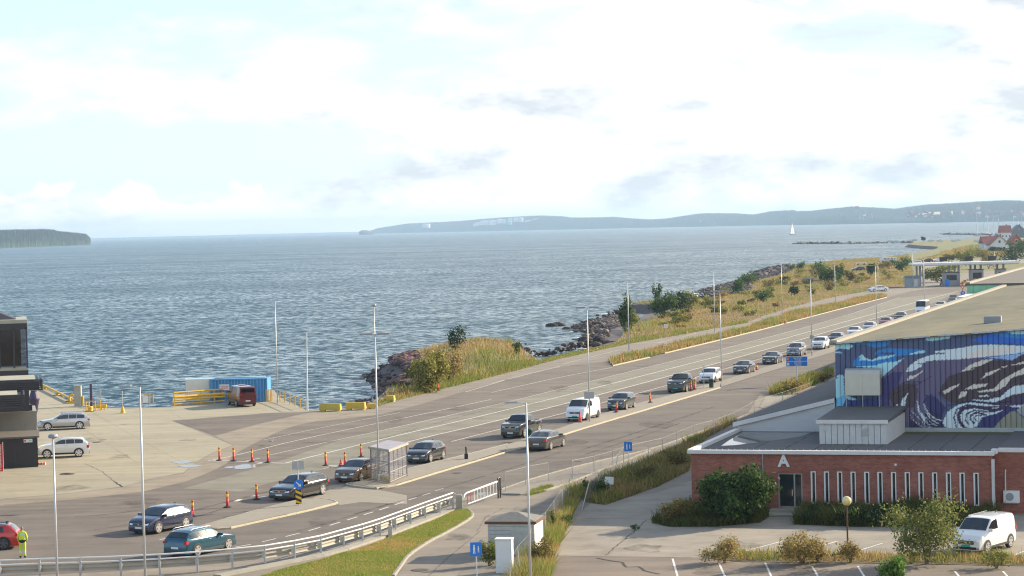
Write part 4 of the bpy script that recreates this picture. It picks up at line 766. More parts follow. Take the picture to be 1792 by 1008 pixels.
# --- mural hall
sm0, zm0 = onwall(1461, 601, TM); sm1, zm1 = onwall(1792, 576, TM)
slope = (zm1 - zm0) / (sm1 - sm0); SRG = sm0 + 27; ZRG = zm0 + slope * 27      # ridge line
hall = thing('mural_hall', 'big industrial hall with a blue and purple wave mural on its ribbed front', 'building', (*O_, 0), -TH)
HL = plane_t(1767, 501, zm0)[1] - TM
SE = sm0 + 54
w = MB()
w.box((sm0 + .1, TM + HL / 2, zm0 / 2), (.2, HL - .4, zm0 - .1)); w.hexa([(sm0, TM + .10, 0), (SE, TM + .10, 0), (SE, TM + .3, 0), (sm0, TM + .3, 0)], [(sm0, TM + .10, zm0 - .1), (SE, TM + .10, zm0 - .1), (SE, TM + .3, zm0 - .1), (sm0, TM + .3, zm0 - .1)])
w.add([(sm0, TM + .1, zm0 - .1), (SE, TM + .1, zm0 - .1), (SRG, TM + .1, ZRG - .1)], [(0, 1, 2)]); w.box((SE - .1, TM + HL / 2, zm0 / 2), (.2, HL - .4, zm0 - .1)); w.box(((sm0 + SE) / 2, TM + HL - .1, zm0 / 2), (SE - sm0, .2, zm0 - .1)); w.build('wall', 'dark', hall)
r = MB()
for (s0, z0, s1, z1) in ((sm0 - .25, zm0 - slope * .25, SRG, ZRG), (SE + .25, zm0 - slope * .25, SRG, ZRG)):
    a, b_ = TM - .25, TM + HL; q = [(s0, a, z0 + .02), (s1, a, z1 + .02), (s1, b_, z1 + .02), (s0, b_, z0 + .02)]
    r.hexa([(x_, y_, z_ - .1) for x_, y_, z_ in q], q)
r.build('roof', 'felt2', hall)
r = MB(); q0 = zm0 - slope * .25; r.box((sm0 - .1, TM + HL / 2 - .1, q0 + .10), (.5, HL, .26)); r.build('eave_parapet', 'conc', hall)
r = MB(); n_ = 60
for i in range(n_):
    s = sm0 + .1 + (SRG - sm0 - .2) * (i + .5) / n_; wdt = (SRG - sm0) / n_
    if i % 5 != 4: MB().box((s, TM - .28, zm0 + slope * (s - sm0) + .02), (wdt - .02, .06, .12)).build('verge_trim', 'galv', hall)
for s, t_, sz in ((sm0 + 9, 14, (1.2, .8, .5)), (sm0 + 16, 10, (.9, .9, .6)), (sm0 + 9.5, 40, (.8, .6, .4))): MB().box((s, TM + t_, zm0 + slope * (s - sm0) + sz[2] / 2), sz).build('roof_vent', 'lamphead', hall)
MB().box((SE / 2 + sm0 / 2, TM - .03, RH - .05), (SE - sm0, .1, .3)).build('base_flashing', 'galv', hall)
for t_, s0, s1, w_ in ((4, 0, 20, .25), (9, 3, 24, .35), (15, -.0, 22, .2), (22, 2, 26, .45), (30, 1, 26, .3), (38, 4, 26, .5), (47, 0, 26, .3), (58, 3, 26, .55), (70, 1, 26, .5), (84, 2, 26, .6)):
    zz_ = lambda s: zm0 + slope * s + .035
    MB().add([(sm0 + s0, TM + t_, zz_(s0)), (sm0 + s1, TM + t_ + .6, zz_(s1)), (sm0 + s1, TM + t_ + .6 + w_, zz_(s1)), (sm0 + s0, TM + t_ + w_, zz_(s0))], [(0, 1, 2, 3)]).build('roof_stain', 'stain', hall)
for i in range(9): MB().box((1.5 + i * (S_R - 3) / 8, TM / 2, RH - .186), (.07, TM - .8, .006)).build('roof_seam', 'seam', bb)
ms = MB(); ms.prism([(S_R - 8, TM - 1.6), (S_R + 20, TM - 1.2), (S_R + 20, TM - .12), (S_R - 12, TM - .12)], RH - .185, RH - .165); ms.build('moss_patch', 'moss', bb)
# mural paint: colour of each small cell of the panels, painted from outlines traced on the wall
def z5(l): return [(1450 + x / 5.305, 570 + y / 5.305) for x, y in l]
def z6(l): return [(1620 + x / 5.308, 570 + y / 5.308) for x, y in l]
SL, BR, LI, PA, PU, BN, CRM, NV, GG = srgb(76, 86, 116), srgb(50, 124, 188), srgb(162, 206, 234), srgb(200, 212, 222), srgb(98, 90, 116), srgb(74, 62, 68), srgb(205, 196, 184), srgb(52, 52, 82), srgb(136, 134, 118)
SHP = [(z5([(480, 480), (720, 300), (760, 425), (955, 330), (955, 1000), (480, 790)]), PU), (z5([(490, 500), (600, 430), (690, 430), (640, 560), (580, 640), (560, 760), (490, 760)]), srgb(66, 62, 108)), (z5([(590, 590), (700, 540), (800, 530), (830, 600), (800, 760), (600, 760), (560, 640)]), BN),
 (z5([(180, 160), (600, 125), (540, 190), (430, 205), (330, 175), (250, 185)]), BR), (z5([(45, 165), (180, 160), (235, 185), (190, 220), (110, 212), (45, 235)]), LI), (z5([(45, 240), (120, 240), (122, 255), (45, 255)]), LI),
 (z5([(225, 370), (235, 330), (285, 280), (310, 262), (345, 300), (390, 320), (450, 315), (470, 265), (425, 268), (430, 248), (470, 225), (560, 210), (850, 220), (905, 235), (890, 252), (740, 270), (620, 285), (630, 330), (520, 340), (430, 370), (330, 390)]), BR),
 (z5([(285, 280), (310, 262), (345, 300), (400, 318), (470, 288), (620, 270), (600, 287), (480, 315), (400, 330), (340, 320), (290, 322)]), LI), (z5([(735, 272), (830, 235), (890, 228), (905, 240), (880, 254)]), LI), (z5([(250, 380), (430, 370), (520, 340), (620, 335), (705, 298), (600, 390), (495, 480), (480, 400), (420, 392)]), LI), (z5([(455, 264), (480, 250), (600, 245), (615, 264), (560, 270)]), SL),
 (z5([(45, 490), (140, 485), (150, 640), (260, 680), (230, 715), (130, 780), (45, 830)]), LI), (z5([(45, 690), (150, 640), (170, 720), (45, 830)]), srgb(110, 180, 230)), (z5([(75, 468), (100, 452), (140, 465), (145, 487), (90, 487)]), LI), (z5([(160, 670), (200, 690), (260, 690), (480, 660), (480, 760), (120, 800)]), srgb(58, 66, 118)),
 (z5([(720, 430), (735, 390), (790, 340), (850, 305), (960, 268), (960, 325), (900, 340), (825, 352), (870, 358), (860, 380), (800, 415), (760, 425)]), PA), (z5([(725, 510), (750, 465), (800, 460), (880, 415), (870, 430), (790, 490)]), CRM), (z5([(665, 765), (680, 690), (740, 622), (715, 685), (708, 765)]), PA), (z5([(610, 765), (640, 720), (640, 765)]), PA),
 (z5([(820, 690), (850, 790), (955, 930), (915, 930), (830, 800)]), PA), (z5([(880, 715), (930, 790), (960, 805), (960, 850), (900, 790)]), PA), (z5([(765, 870), (800, 890), (890, 960), (760, 960)]), NV),
 (z6([(0, 330), (160, 318), (500, 297), (520, 312), (420, 365), (330, 435), (210, 475), (150, 565), (110, 645), (210, 745), (140, 835), (60, 780), (0, 760)]), PU), (z6([(0, 640), (90, 660), (190, 760), (150, 830), (60, 800), (0, 740)]), srgb(58, 56, 98)),
 (z6([(150, 560), (210, 470), (330, 430), (420, 380), (640, 320), (800, 325), (920, 250), (920, 745), (700, 715), (420, 705), (300, 725), (230, 715), (120, 630)]), BN), (z6([(0, 750), (60, 800), (150, 830), (160, 960), (0, 960)]), NV),
 (z6([(400, 690), (700, 712), (920, 640), (920, 760), (800, 745), (640, 760), (420, 720)]), srgb(72, 60, 88)),
 (z6([(0, 90), (130, 90), (235, 100), (230, 116), (60, 142), (0, 136)]), LI), (z6([(420, 135), (600, 70), (740, 50), (920, 75), (920, 185), (800, 165), (520, 165)]), srgb(50, 100, 185)), (z6([(600, 75), (740, 62), (920, 90), (920, 120), (760, 110)]), BR), (z6([(745, 55), (800, 40), (920, 45), (920, 80), (800, 75)]), LI),
 (z6([(-5, 335), (-5, 290), (80, 265), (175, 262), (175, 250), (85, 252), (85, 235), (260, 215), (480, 180), (620, 175), (880, 185), (920, 190), (920, 240), (830, 262), (640, 280), (500, 295), (300, 312), (160, 318), (60, 322)]), PA), (z6([(300, 300), (500, 220), (800, 200), (860, 215), (700, 262), (500, 290)]), srgb(214, 206, 198)), (z6([(520, 302), (640, 287), (860, 262), (920, 235), (920, 258), (800, 322), (740, 312), (640, 302)]), srgb(140, 170, 215)),
 (z6([(325, 430), (400, 370), (520, 320), (640, 308), (520, 368), (430, 408)]), CRM), (z6([(510, 500), (560, 440), (690, 395), (690, 405), (600, 458), (560, 472), (520, 497)]), CRM), (z6([(155, 610), (230, 570), (320, 540), (300, 562), (180, 637)]), CRM), (z6([(300, 680), (330, 610), (390, 613), (370, 652)]), CRM), (z6([(360, 592), (440, 545), (580, 540), (560, 562), (450, 588)]), CRM),
 (z6([(465, 612), (640, 580), (700, 510), (780, 460), (920, 388), (920, 450), (800, 482), (740, 562), (660, 607), (500, 620)]), CRM), (z6([(400, 685), (560, 690), (700, 658), (760, 600), (830, 558), (920, 548), (920, 622), (800, 642), (700, 692), (640, 712), (520, 702)]), PA), (z6([(490, 650), (580, 643), (600, 656), (500, 662)]), PA), (z6([(800, 362), (920, 332), (920, 350), (820, 368)]), CRM), (z6([(670, 387), (760, 371), (740, 390)]), CRM),
 (z6([(155, 900), (200, 800), (300, 735), (420, 712), (700, 745), (920, 735), (920, 770), (780, 770), (640, 820), (520, 850), (480, 930), (420, 960), (200, 960)]), PA), (z6([(500, 960), (520, 850), (640, 825), (790, 752), (920, 770), (920, 850), (840, 795), (720, 850), (620, 960)]), srgb(58, 56, 102)), (z6([(620, 962), (720, 850), (800, 790), (840, 798), (920, 870), (920, 962)]), GG), (z6([(840, 790), (920, 720), (920, 850)]), srgb(150, 150, 150))]
STK = [(z6([(290, 960), (262, 850), (290, 775), (380, 735), (560, 755), (780, 750)]), 1.5, srgb(70, 58, 92)), (z6([(370, 960), (320, 900), (305, 830), (340, 770), (450, 752), (640, 785), (760, 760)]), 3.6, srgb(64, 52, 80)), (z6([(400, 915), (370, 880), (380, 820), (450, 785), (560, 800), (640, 800)]), 1.6, srgb(72, 62, 92)), (z6([(450, 905), (415, 870), (420, 830), (480, 805), (560, 830)]), 2.0, srgb(62, 50, 80)), (z6([(480, 890), (450, 860), (470, 830), (520, 835)]), 1.2, srgb(80, 70, 100)),
 (z6([(0, 770), (40, 830), (100, 870), (150, 880)]), 1.2, PA), (z6([(0, 800), (50, 870), (120, 910)]), 1.0, PA), (z6([(0, 850), (60, 910), (110, 930)]), 0.7, PA), (z5([(760, 830), (800, 890), (880, 945)]), 0.6, PA), (z5([(770, 790), (840, 860), (900, 930), (955, 945)]), 0.6, PA), (z5([(900, 880), (930, 920), (955, 925)]), 0.7, PA), (z5([(590, 640), (680, 600), (830, 545), (955, 470)]), 0.7, srgb(52, 42, 70)), (z5([(640, 560), (720, 520), (860, 520)]), 0.8, srgb(48, 40, 56)), (z5([(960, 640), (900, 680), (880, 720)]), 1.5, srgb(60, 50, 90)),
 (z6([(160, 640), (220, 690), (280, 705)]), 1.0, srgb(90, 60, 60)), (z6([(420, 400), (520, 372), (600, 330)]), 0.8, srgb(40, 30, 36)), (z6([(600, 640), (700, 620), (780, 560), (913, 500)]), 1.0, srgb(84, 70, 92)), (z6([(200, 745), (300, 720), (420, 700), (640, 722), (800, 700)]), 0.8, srgb(40, 36, 60))]
def mural(px, py):
    C = np.empty(px.shape + (3,)); C[:] = SL
    wx = px + 0.5 * np.sin(py * 1.3) + .3 * np.sin(px * 2.1 + py); wy = py + 0.4 * np.sin(px * .9)
    for poly, c in SHP:
        P = np.array(poly); lo_, hi_ = P.min(0) - 2, P.max(0) + 2; mk = (wx > lo_[0]) & (wx < hi_[0]) & (wy > lo_[1]) & (wy < hi_[1])
        if mk.any(): ii = np.where(mk); k = inpoly(wx[ii], wy[ii], P); C[tuple(a[k] for a in ii)] = c
    for l, wd, c in STK: C[distpoly(wx, wy, l, False) < wd / 2 * 1.6] = c
    return C
PN = 0.347; npan = int((SRG + 8 - sm0) / PN)
for i in range(npan):
    s0 = sm0 + i * PN; s1 = s0 + PN - 0.022
    if s0 - sm0 < (sm1 - sm0) + 1.5: nx_, nz2 = 6, 130
    else: nx_, nz2 = 1, 40
    ss = np.linspace(s0, s1, nx_ + 1); prof = [0.05] + [0.0] * (nx_ - 1) + [0.05]; us = np.linspace(0, 1, nz2 + 1)
    ztop = lambda s: min(zm0 + slope * (s - sm0), ZRG - slope * (s - SRG)) - .03
    Vv = np.array([[(s, TM + pr - .02, RH - .3 + (ztop(s) - RH + .3) * u) for u in us] for s, pr in zip(ss, prof)]).reshape(-1, 3)
    wv = np.column_stack([O_[0] + E1[0] * Vv[:, 0] + E2[0] * Vv[:, 1], O_[1] + E1[1] * Vv[:, 0] + E2[1] * Vv[:, 1], Vv[:, 2]]); pq = PR(wv); cl = mural(pq[:, 0], pq[:, 1]) if nx_ > 1 else np.repeat(np.array(SL)[None], len(Vv), 0)
    ii = np.arange((nx_ + 1) * (nz2 + 1)).reshape(nx_ + 1, nz2 + 1); Fq = np.stack([ii[:-1, :-1], ii[1:, :-1], ii[1:, 1:], ii[:-1, 1:]], -1).reshape(-1, 4)
    npmesh('wall_panel', Vv, Fq, 'paint_attr', np.clip(cl * 1.25, 0, .85), hall)
# --- exhaust hood on posts in front of the mural
ha, hz0 = onwall(1479, 692, TM - .8); hb, hz1 = onwall(1539, 645, TM - .8)
hood = thing('exhaust_hood', 'weathered aluminium exhaust hood on thin posts in front of the mural', 'vent hood', bl2w(ha, TM - .8, RH), -TH)
HWd = hb - ha; hz0 -= RH; hz1 -= RH
m_ = MB(); pr_ = [(0, hz0), (0, hz1 - .35), (.12, hz1 - .12), (.3, hz1 - .02), (.6, hz1)]
for (y0, z0), (y1, z1) in zip(pr_[:-1], pr_[1:]): m_.add([(0, y0, z0), (HWd, y0, z0), (HWd, y1, z1), (0, y1, z1)], [(0, 1, 2, 3)])
for x_ in (0, HWd): m_.add([(x_, y, z) for y, z in pr_] + [(x_, .6, hz0)], [tuple(range(6))])
m_.build('hood_sheet', 'hood', hood)
for x_ in (.06, HWd / 2, HWd - .06): MB().tube([(x_, .05, .3), (x_, .05, hz0)], .03, 6).build('post', 'galv', hood)
MB().box((HWd / 2, -.012, (hz0 + hz1) / 2 - .2), (.03, .02, hz1 - hz0 - .4)).build('seam', 'hood', hood)
# --- second hall beyond
T2 = TM + HL + .1; s2, z2 = onwall(1692, 499, T2)
h2_ = thing('far_hall', 'far hall with green sheeting front and flat brown roof behind the mural hall', 'building', (*O_, 0), -TH)
MB().box((s2 + 20, T2 + 40, z2 / 2 - .05), (39.6, 79.4, z2 - .12)).build('wall', 'conc', h2_)
for i in range(26): MB().box((s2 + (i + .5) * .75, T2 + .04, z2 / 2), (.72, .09 + .03 * (i % 2), z2 - .1)).build('wall_panel', 'green', h2_)
MB().box((s2 + 20, T2 + 40, z2 + .06), (40.4, 80.2, .2)).build('roof', 'felt3', h2_)
MB().box((s2 + .1, T2 + 40, z2 + .25), (.5, 80, .2)).build('eave_parapet', 'conc', h2_)
w = MB(); s3, z3 = onwall(1692, 530, T2 - 2); w.box((s2 + 2.2, T2 - 6, zm0 - .9), (4, 11, .3)); w.build('canopy', 'white', h2_)

# ------------------------------------------------------------------ ferry terminal building on the left edge
def gl(x, y, D): q = GD(x, y, D); return q
D1 = 71200 / (817 - 415.5)
k1 = D1 / FPX
tb = thing('kiosk_shed', 'black flat-roofed shed with a small white notice at the left edge', 'shed', G(67, 817), R_(12))
sz_ = lambda px: px * k1
hS = sz_(817 - 765); 
MB().box((-6, 1.6, hS / 2), (12, 3.2, hS)).build('wall', 'black', tb)
r = MB(); r.hexa([(-12.2, -.15, hS), (.15, -.15, hS), (.15, 3.4, hS + .05), (-12.2, 3.4, hS + .05)], [(-12.2, -.15, hS + .12), (.15, -.15, hS + .12), (.15, 3.4, hS + .3), (-12.2, 3.4, hS + .3)]); r.build('roof', M['felt3'], tb)
for i in range(7): MB().box((-.3 - i * .36, -.012, hS * .46), (.33, .03, hS * .92)).build('cladding_board', 'black', tb)
nt = MB().box((-.72 * 1.0, -.05, sz_(47)), (sz_(15), .03, sz_(6))).build('notice', 'white', tb); tag(nt, 'white notice with a red heart')
MB().tube([(-.95, -.07, sz_(47)), (-.95, -.06, sz_(47))], sz_(1.8), 10).build('notice_heart', 'red', nt); MB().box((-.55, -.07, sz_(47)), (sz_(5), .01, sz_(2))).build('notice_text', 'green', nt)
for x_ in (-.55, -1.6): MB().box((x_, -.06, sz_(53)), (.14, .1, .1)).build('wall_lamp', 'white', tb)
bn = thing('banner_flag', 'red banner with white lettering beside the black shed', 'banner', G(2, 826), R_(6))
MB().box((-.1, 0, 1.1), (.5, .03, 2.1)).build('cloth', 'red', bn); MB().tube([(.18, 0, 0), (.18, 0, 2.3)], .02, 6).build('pole', 'pole', bn)
me = text_mesh('Velkommen', .42, .004)
for v in me.vertices: v.co = Vector((-v.co.y, -v.co.z, v.co.x))
lt = link('lettering', me, 'white', bn); lt.location = (-.1, -.03, 1.1)
# two-storey terminal with louvres
Dt = 178.0; kt = Dt / FPX
tl = GD(50, 660, Dt); tx = tl[0]
term = thing('ferry_terminal', 'dark ferry terminal with glazed upper storey and louvred canopies on the left edge', 'building', (tx, Dt, 0), R_(12.6))
def tz(y, x=40): return GD(x, y, Dt)[2]
M['louvre'] = mat('louvre_dark', (0.035, 0.033, 0.035), 0.5); M['purple'] = mat('violet_steel', (0.06, 0.045, 0.09), 0.4, 0.3)
M['tglass'] = soft_mat('terminal_glass', (.02, .024, .026), .45, .6); M['tglass'].node_tree.nodes['Principled BSDF'].inputs['Roughness'].default_value = .05; M['sandstone'] = mat('pale_parapet', (0.42, 0.40, 0.32), 0.8, 0, .4, 1)
zt1, zt0 = tz(568), tz(648)
MB().box((-4, .6, (zt0 + zt1) / 2), (.12, .12, zt1 - zt0)).build('mullion', 'louvre', term)
MB().box((-6, 3.5, zt0 - 1.6), (12, 7, 3.2)).build('wall', 'louvre', term)
MB().box((-6, 3.5, zt1 - .12), (12.0, 7, .5)).build('upper_frame', 'louvre', term)
for x_ in (-.07, -1.05, -2.15, -3.2): MB().box((x_, .08, (zt0 + zt1) / 2), (.14, .16, zt1 - zt0 - .4)).build('mullion', 'louvre' if x_ < -.1 else 'purple', term)
MB().box((-6, .2, zt0 + .1), (12, .3, .2)).build('sill', 'sandstone', term)
MB().box((-6, .12, (zt0 + zt1) / 2), (11.7, .03, zt1 - zt0 - .6)).build('pane', 'tglass', term); MB().box((-.06, 3.6, (zt0 + zt1) / 2), (.04, 6.6, zt1 - zt0 - .6)).build('pane', 'tglass', term)
M['inner'] = mat('interior_brick', (0.30, 0.17, 0.09), .9, 0, .6, 2)
MB().box((-6, 2.2, (zt0 + zt1) / 2), (11, .2, zt1 - zt0 - .5)).build('inner_wall', 'inner', term); MB().box((-3.0, 1.2, (zt0 + zt1) / 2 - .6), (1.1, .8, zt1 - zt0 - 1.4)).build('inner_cabinet', 'whitewood', term)
MB().box((-6, 3.4, zt1 + .25), (12.05, 7, .28)).build('parapet', 'sandstone', term)
r = MB(); zz = zt1 + .4; r.hexa([(-8, 1.0, zz), (-.8, 1.0, zz), (-.8, 6, zz), (-8, 6, zz)], [(-5, 3, zz + .9), (-3, 3, zz + .9), (-3, 4, zz + .9), (-5, 4, zz + .9)]); r.build('roof_lantern', 'louvre', term)
ca_, sa_ = math.cos(R_(12.6)), math.sin(R_(12.6))
def tloc(q): dx_, dy_ = q[0] - tx, q[1] - Dt; return dx_ * ca_ + dy_ * sa_, -dx_ * sa_ + dy_ * ca_
def canopy(xr, ytop, ybot, D, dep, label_n):
    q1 = GD(xr, ytop, D); q0 = GD(xr, ybot, D); h = q1[2] - q0[2]; n = 6; lx, ly = tloc(q1)
    MB().box((lx - 5.2, ly + dep / 2 + .1, q1[2] - .07), (9.5, dep - .5, .1)).build('canopy_roof', 'sandstone', term)
    MB().box((lx - 5.1, ly + dep / 2, q0[2] + h / 2 - .05), (9.8, dep - .2, h - .2)).build('canopy_core', 'louvre', term)
    for i in range(n): MB().box((lx - 5, ly, q0[2] + (i + .5) * h / n), (10, .12, h / n - .04)).build('louvre_slat', 'louvre', term); MB().box((lx, ly + dep / 2, q0[2] + (i + .5) * h / n), (.12, dep, h / n - .04)).build('louvre_slat', 'louvre', term)
canopy(73, 663, 683, 168, 6, 'a'); canopy(42, 690, 713, 160, 5, 'b')
cw = thing('concrete_wall_block', 'pale concrete annex wall with glazed top edge behind the black shed', 'wall', G(66, 806), R_(12.5)); D3 = 71200 / (806 - 415.5); hW = (806 - 719) * D3 / FPX
MB().box((-6, .2, hW / 2), (12, .4, hW)).build('wall', 'conc', cw); MB().box((-.2, 3.5, hW / 2), (.4, 6.2, hW)).build('wall', 'conc', cw); MB().box((-1.6, .2, hW + .3), (2.6, .08, .5)).build('glass_screen', 'winglass', cw); MB().box((-6, .2, hW + .03), (12.1, .5, .06)).build('coping', 'galv', cw)
q = G(44, 735); c_ = thing('canopy_column', 'slender violet-white column under the terminal canopy', 'column', q); MB().tube([(0, 0, 0), (0, 0, 3.4)], .22, 12).build('shaft', 'white', c_); MB().box((0, 0, .1), (.6, .6, .2)).build('base', 'conc', c_)
q = G(61, 745); ch = thing('exhaust_stack', 'dark violet bulging exhaust stack in front of the quay', 'chimney', q); kk = q[1] / FPX
MB().lathe([(4 * kk, 0), (4 * kk, 22 * kk), (5.2 * kk, 24 * kk), (9.5 * kk, 46 * kk), (9.5 * kk, 48 * kk), (5.5 * kk, 60 * kk), (5.5 * kk, 62 * kk)], (0, 0, 0), 14).build('stack', 'purple', ch); MB().lathe([(10 * kk, 45.5 * kk), (10 * kk, 47.5 * kk)], (0, 0, 0), 14).build('collar', 'louvre', ch)
# ------------------------------------------------------------------ vehicles
PROF = {
 'hatch': [(-.5, .30), (-.494, .55), (-.478, .66), (-.41, .87), (-.36, .955), (-.2, 1.0), (.0, .99), (.07, .955), (.26, .67), (.40, .60), (.47, .50), (.495, .38), (.5, .28)],
 'wagon': [(-.5, .30), (-.495, .52), (-.485, .63), (-.455, .76), (-.40, .915), (-.34, .965), (-.22, .99), (-.05, 1.0), (.03, .97), (.20, .66), (.30, .62), (.42, .56), (.475, .48), (.496, .36), (.5, .27)],
 'suv': [(-.5, .30), (-.494, .56), (-.478, .68), (-.44, .80), (-.395, .925), (-.34, .97), (-.15, 1.0), (.0, .99), (.06, .955), (.225, .69), (.42, .63), (.48, .52), (.497, .38), (.5, .28)],
 'sedan': [(-.5, .32), (-.495, .62), (-.45, .70), (-.36, .735), (-.22, .93), (-.12, .99), (.0, 1.0), (.07, .97), (.25, .69), (.42, .61), (.48, .50), (.497, .36), (.5, .27)],
 'pickup': [(-.5, .30), (-.498, .60), (-.49, .64), (-.165, .645), (-.15, .70), (-.125, .95), (-.09, .985), (.02, 1.0), (.08, .97), (.19, .70), (.43, .645), (.485, .58), (.5, .40), (.502, .28)],
 'van': [(-.5, .22), (-.498, .55), (-.488, .93), (-.46, .985), (-.2, 1.0), (.12, 1.0), (.18, .975), (.34, .66), (.43, .585), (.48, .47), (.498, .32), (.5, .2)],
 'smallvan': [(-.5, .22), (-.495, .55), (-.475, .90), (-.44, .97), (-.2, 1.0), (.08, .995), (.16, .96), (.33, .64), (.44, .53), (.485, .42), (.498, .30), (.5, .2)],
 'minibus': [(-.5, .18), (-.498, .6), (-.49, .96), (-.46, 1.0), (.2, 1.0), (.26, .975), (.37, .56), (.46, .46), (.49, .36), (.5, .18)],
}
GLS = {  # windscreen (x0,x1), rear glass (x0,x1), side panes [(x0,x1)...], belt
 'hatch': ((.085, .245), (-.462, -.392), [(-.30, -.20), (-.19, -.03), (-.02, .19)], .66), 'wagon': ((.045, .19), (-.462, -.405), [(-.40, -.25), (-.24, -.10), (-.09, .15)], .655), 'suv': ((.075, .215), (-.455, -.40), [(-.385, -.23), (-.22, -.06), (-.05, .17)], .685),
 'sedan': ((.085, .235), (-.345, -.225), [(-.27, -.10), (-.09, .19)], .68), 'pickup': ((.085, .18), (-.148, -.128), [(-.125, -.02), (-.01, .14)], .69), 'van': ((.185, .33), (-.494, -.489), [(.03, .27)], .64), 'smallvan': ((.17, .32), (-.488, -.478), [(.03, .27)], .63), 'minibus': ((.265, .36), (-.497, -.491), [(-.45, -.26), (-.25, -.06), (-.05, .12), (.14, .32)], .56)}
def paintmat(name, col, metal=0.35, rough=0.24): return mat('paint_' + name, col, rough, metal, coat=0.9)
PT = {k: paintmat(k, *v) for k, v in {'silver': ((.50, .50, .51), .7), 'white': ((.80, .80, .80), 0.0), 'red': ((.50, .02, .02), .2), 'navy': ((.014, .022, .060), .15), 'teal': ((.018, .085, .13), .35), 'black': ((.006, .006, .008), .0), 'brown': ((.13, .080, .048), .35), 'dkgrey': ((.020, .021, .024), .1), 'grey': ((.075, .075, .08), .4), 'maroon': ((.12, .010, .014), .1), 'crimson': ((.33, .015, .03), .3), 'mid': ((.23, .24, .26), .6), 'bronze': ((.095, .09, .085), .5)}.items()}
ROADV = None
def car(name, label, bb, heading, style, paint, dims, cat='car', plate='plate', rim='rim', group=None, roofmat=None, wheelr=0.35, wb=0.59, extras=()):
    Lc, Wc, Hc = dims; hd = np.asarray(heading, float)[:2]; hd /= np.linalg.norm(hd); nr = np.array([-hd[1], hd[0]])
    px = np.array([(bb[0] + bb[2]) / 2, bb[3] - 4.0])
    for _ in range(8):
        c = G(*px)[:2]; q = [(*(c + hd * a * Lc * .48 + nr * b * Wc * .48), z) for a in (-1, 1) for b in (-1, 1) for z in (0.0, Hc * .5)]
        q += [(*(c + hd * a * Lc * .3 + nr * b * Wc * .36), Hc) for a in (-1, 1) for b in (-1, 1)]
        p = PR(q); px = px + np.array([(bb[0] + bb[2]) / 2 - (p[:, 0].min() + p[:, 0].max()) / 2, bb[3] - p[:, 1].max()])
    t = thing(name, label, cat, (c[0], c[1], 0.012), math.atan2(hd[1], hd[0]), group)
    pr = PROF[style]; gl_ = GLS[style]; px_, pz_ = [a for a, _ in pr], [b for _, b in pr]; belt = gl_[3] * Hc; zb = 0.17 if style in ('hatch', 'wagon', 'sedan') else 0.24
    hw0 = Wc / 2
    def ztop(u): return np.interp(u, px_, pz_) * Hc
    def hwid(u): return hw0 * (1 - 0.10 * abs(2 * u) ** 7 - 0.05 * max(0, 2 * u) ** 3 - .02 * max(0, -2 * u) ** 3)
    tum = {'van': .10, 'smallvan': .12, 'minibus': .08}.get(style, .24)
    def ring(u):
        zt_ = ztop(u); w = hwid(u); g = min(1, max(0, (zt_ - belt) / (Hc - belt))); bl_ = min(belt + 0.02 * Hc * (-u), zt_ - .035); wt = w * (.975 - tum * g)
        z2 = zb + (.10 if abs(u) < .49 else .14)
        return [(0, zb + .02), (w * .80, zb), (w * .95, zb + .03), (w * .985, z2), (w, (bl_ + z2) * .5), (w * .985, bl_ - .04), (w * .965, bl_), (wt + (w * .965 - wt) * .08, zt_ - (.075 * g + .012)), (wt * .93, zt_ - .02 * g - .002), (wt * .6, zt_ + .012), (0, zt_ + .022)]
    us = sorted(set([a for a, _ in pr] + list(np.linspace(-.48, .48, 25)))); K = 11; V = []
    for u in us:
        r_ = ring(u); V += [(u * Lc, y, z) for y, z in r_] + [(u * Lc, -y, z) for y, z in r_[1:-1]]
    nr_ = 2 * K - 2; order = list(range(K)) + list(range(nr_ - 1, K - 1, -1)); F = []
    for i in range(len(us) - 1):
        for j in range(nr_): a, b = order[j], order[(j + 1) % nr_]; F.append((i * nr_ + a, (i + 1) * nr_ + a, (i + 1) * nr_ + b, i * nr_ + b))
    F.append(tuple(order)); F.append(tuple((len(us) - 1) * nr_ + a for a in reversed(order)))
    s = MB(); s.add(V, F); body = s.build('body', PT[paint], t, True)
    body.data.set_sharp_from_angle(angle=R_(38))
    def topglass(u0, u1, nm, k=1.0):
        s = MB(); m_ = 6; vs = []
        for i in range(m_ + 1):
            u = u0 + (u1 - u0) * i / m_; r_ = ring(u); e = .02
            du = (ztop(u + .005) - ztop(u - .005)) / (.01 * Lc); nx_, nz_ = -du, 1.0; l_ = math.hypot(nx_, nz_); nx_, nz_ = nx_ / l_ * e, nz_ / l_ * e
            y8, z8 = r_[8]; y8 *= .99 * k
            for y, z in ((-y8, z8), (-r_[9][0] * .8, r_[9][1]), (0, r_[10][1]), (r_[9][0] * .8, r_[9][1]), (y8, z8)): vs.append((u * Lc + nx_, y, z + nz_))
        s.add(vs, [(i * 5 + j, (i + 1) * 5 + j, (i + 1) * 5 + j + 1, i * 5 + j + 1) for i in range(m_) for j in range(4)]); return s.build(nm, 'glass', t, True)
    topglass(*gl_[0], 'windscreen'); topglass(*gl_[1], 'rear_window', .92)
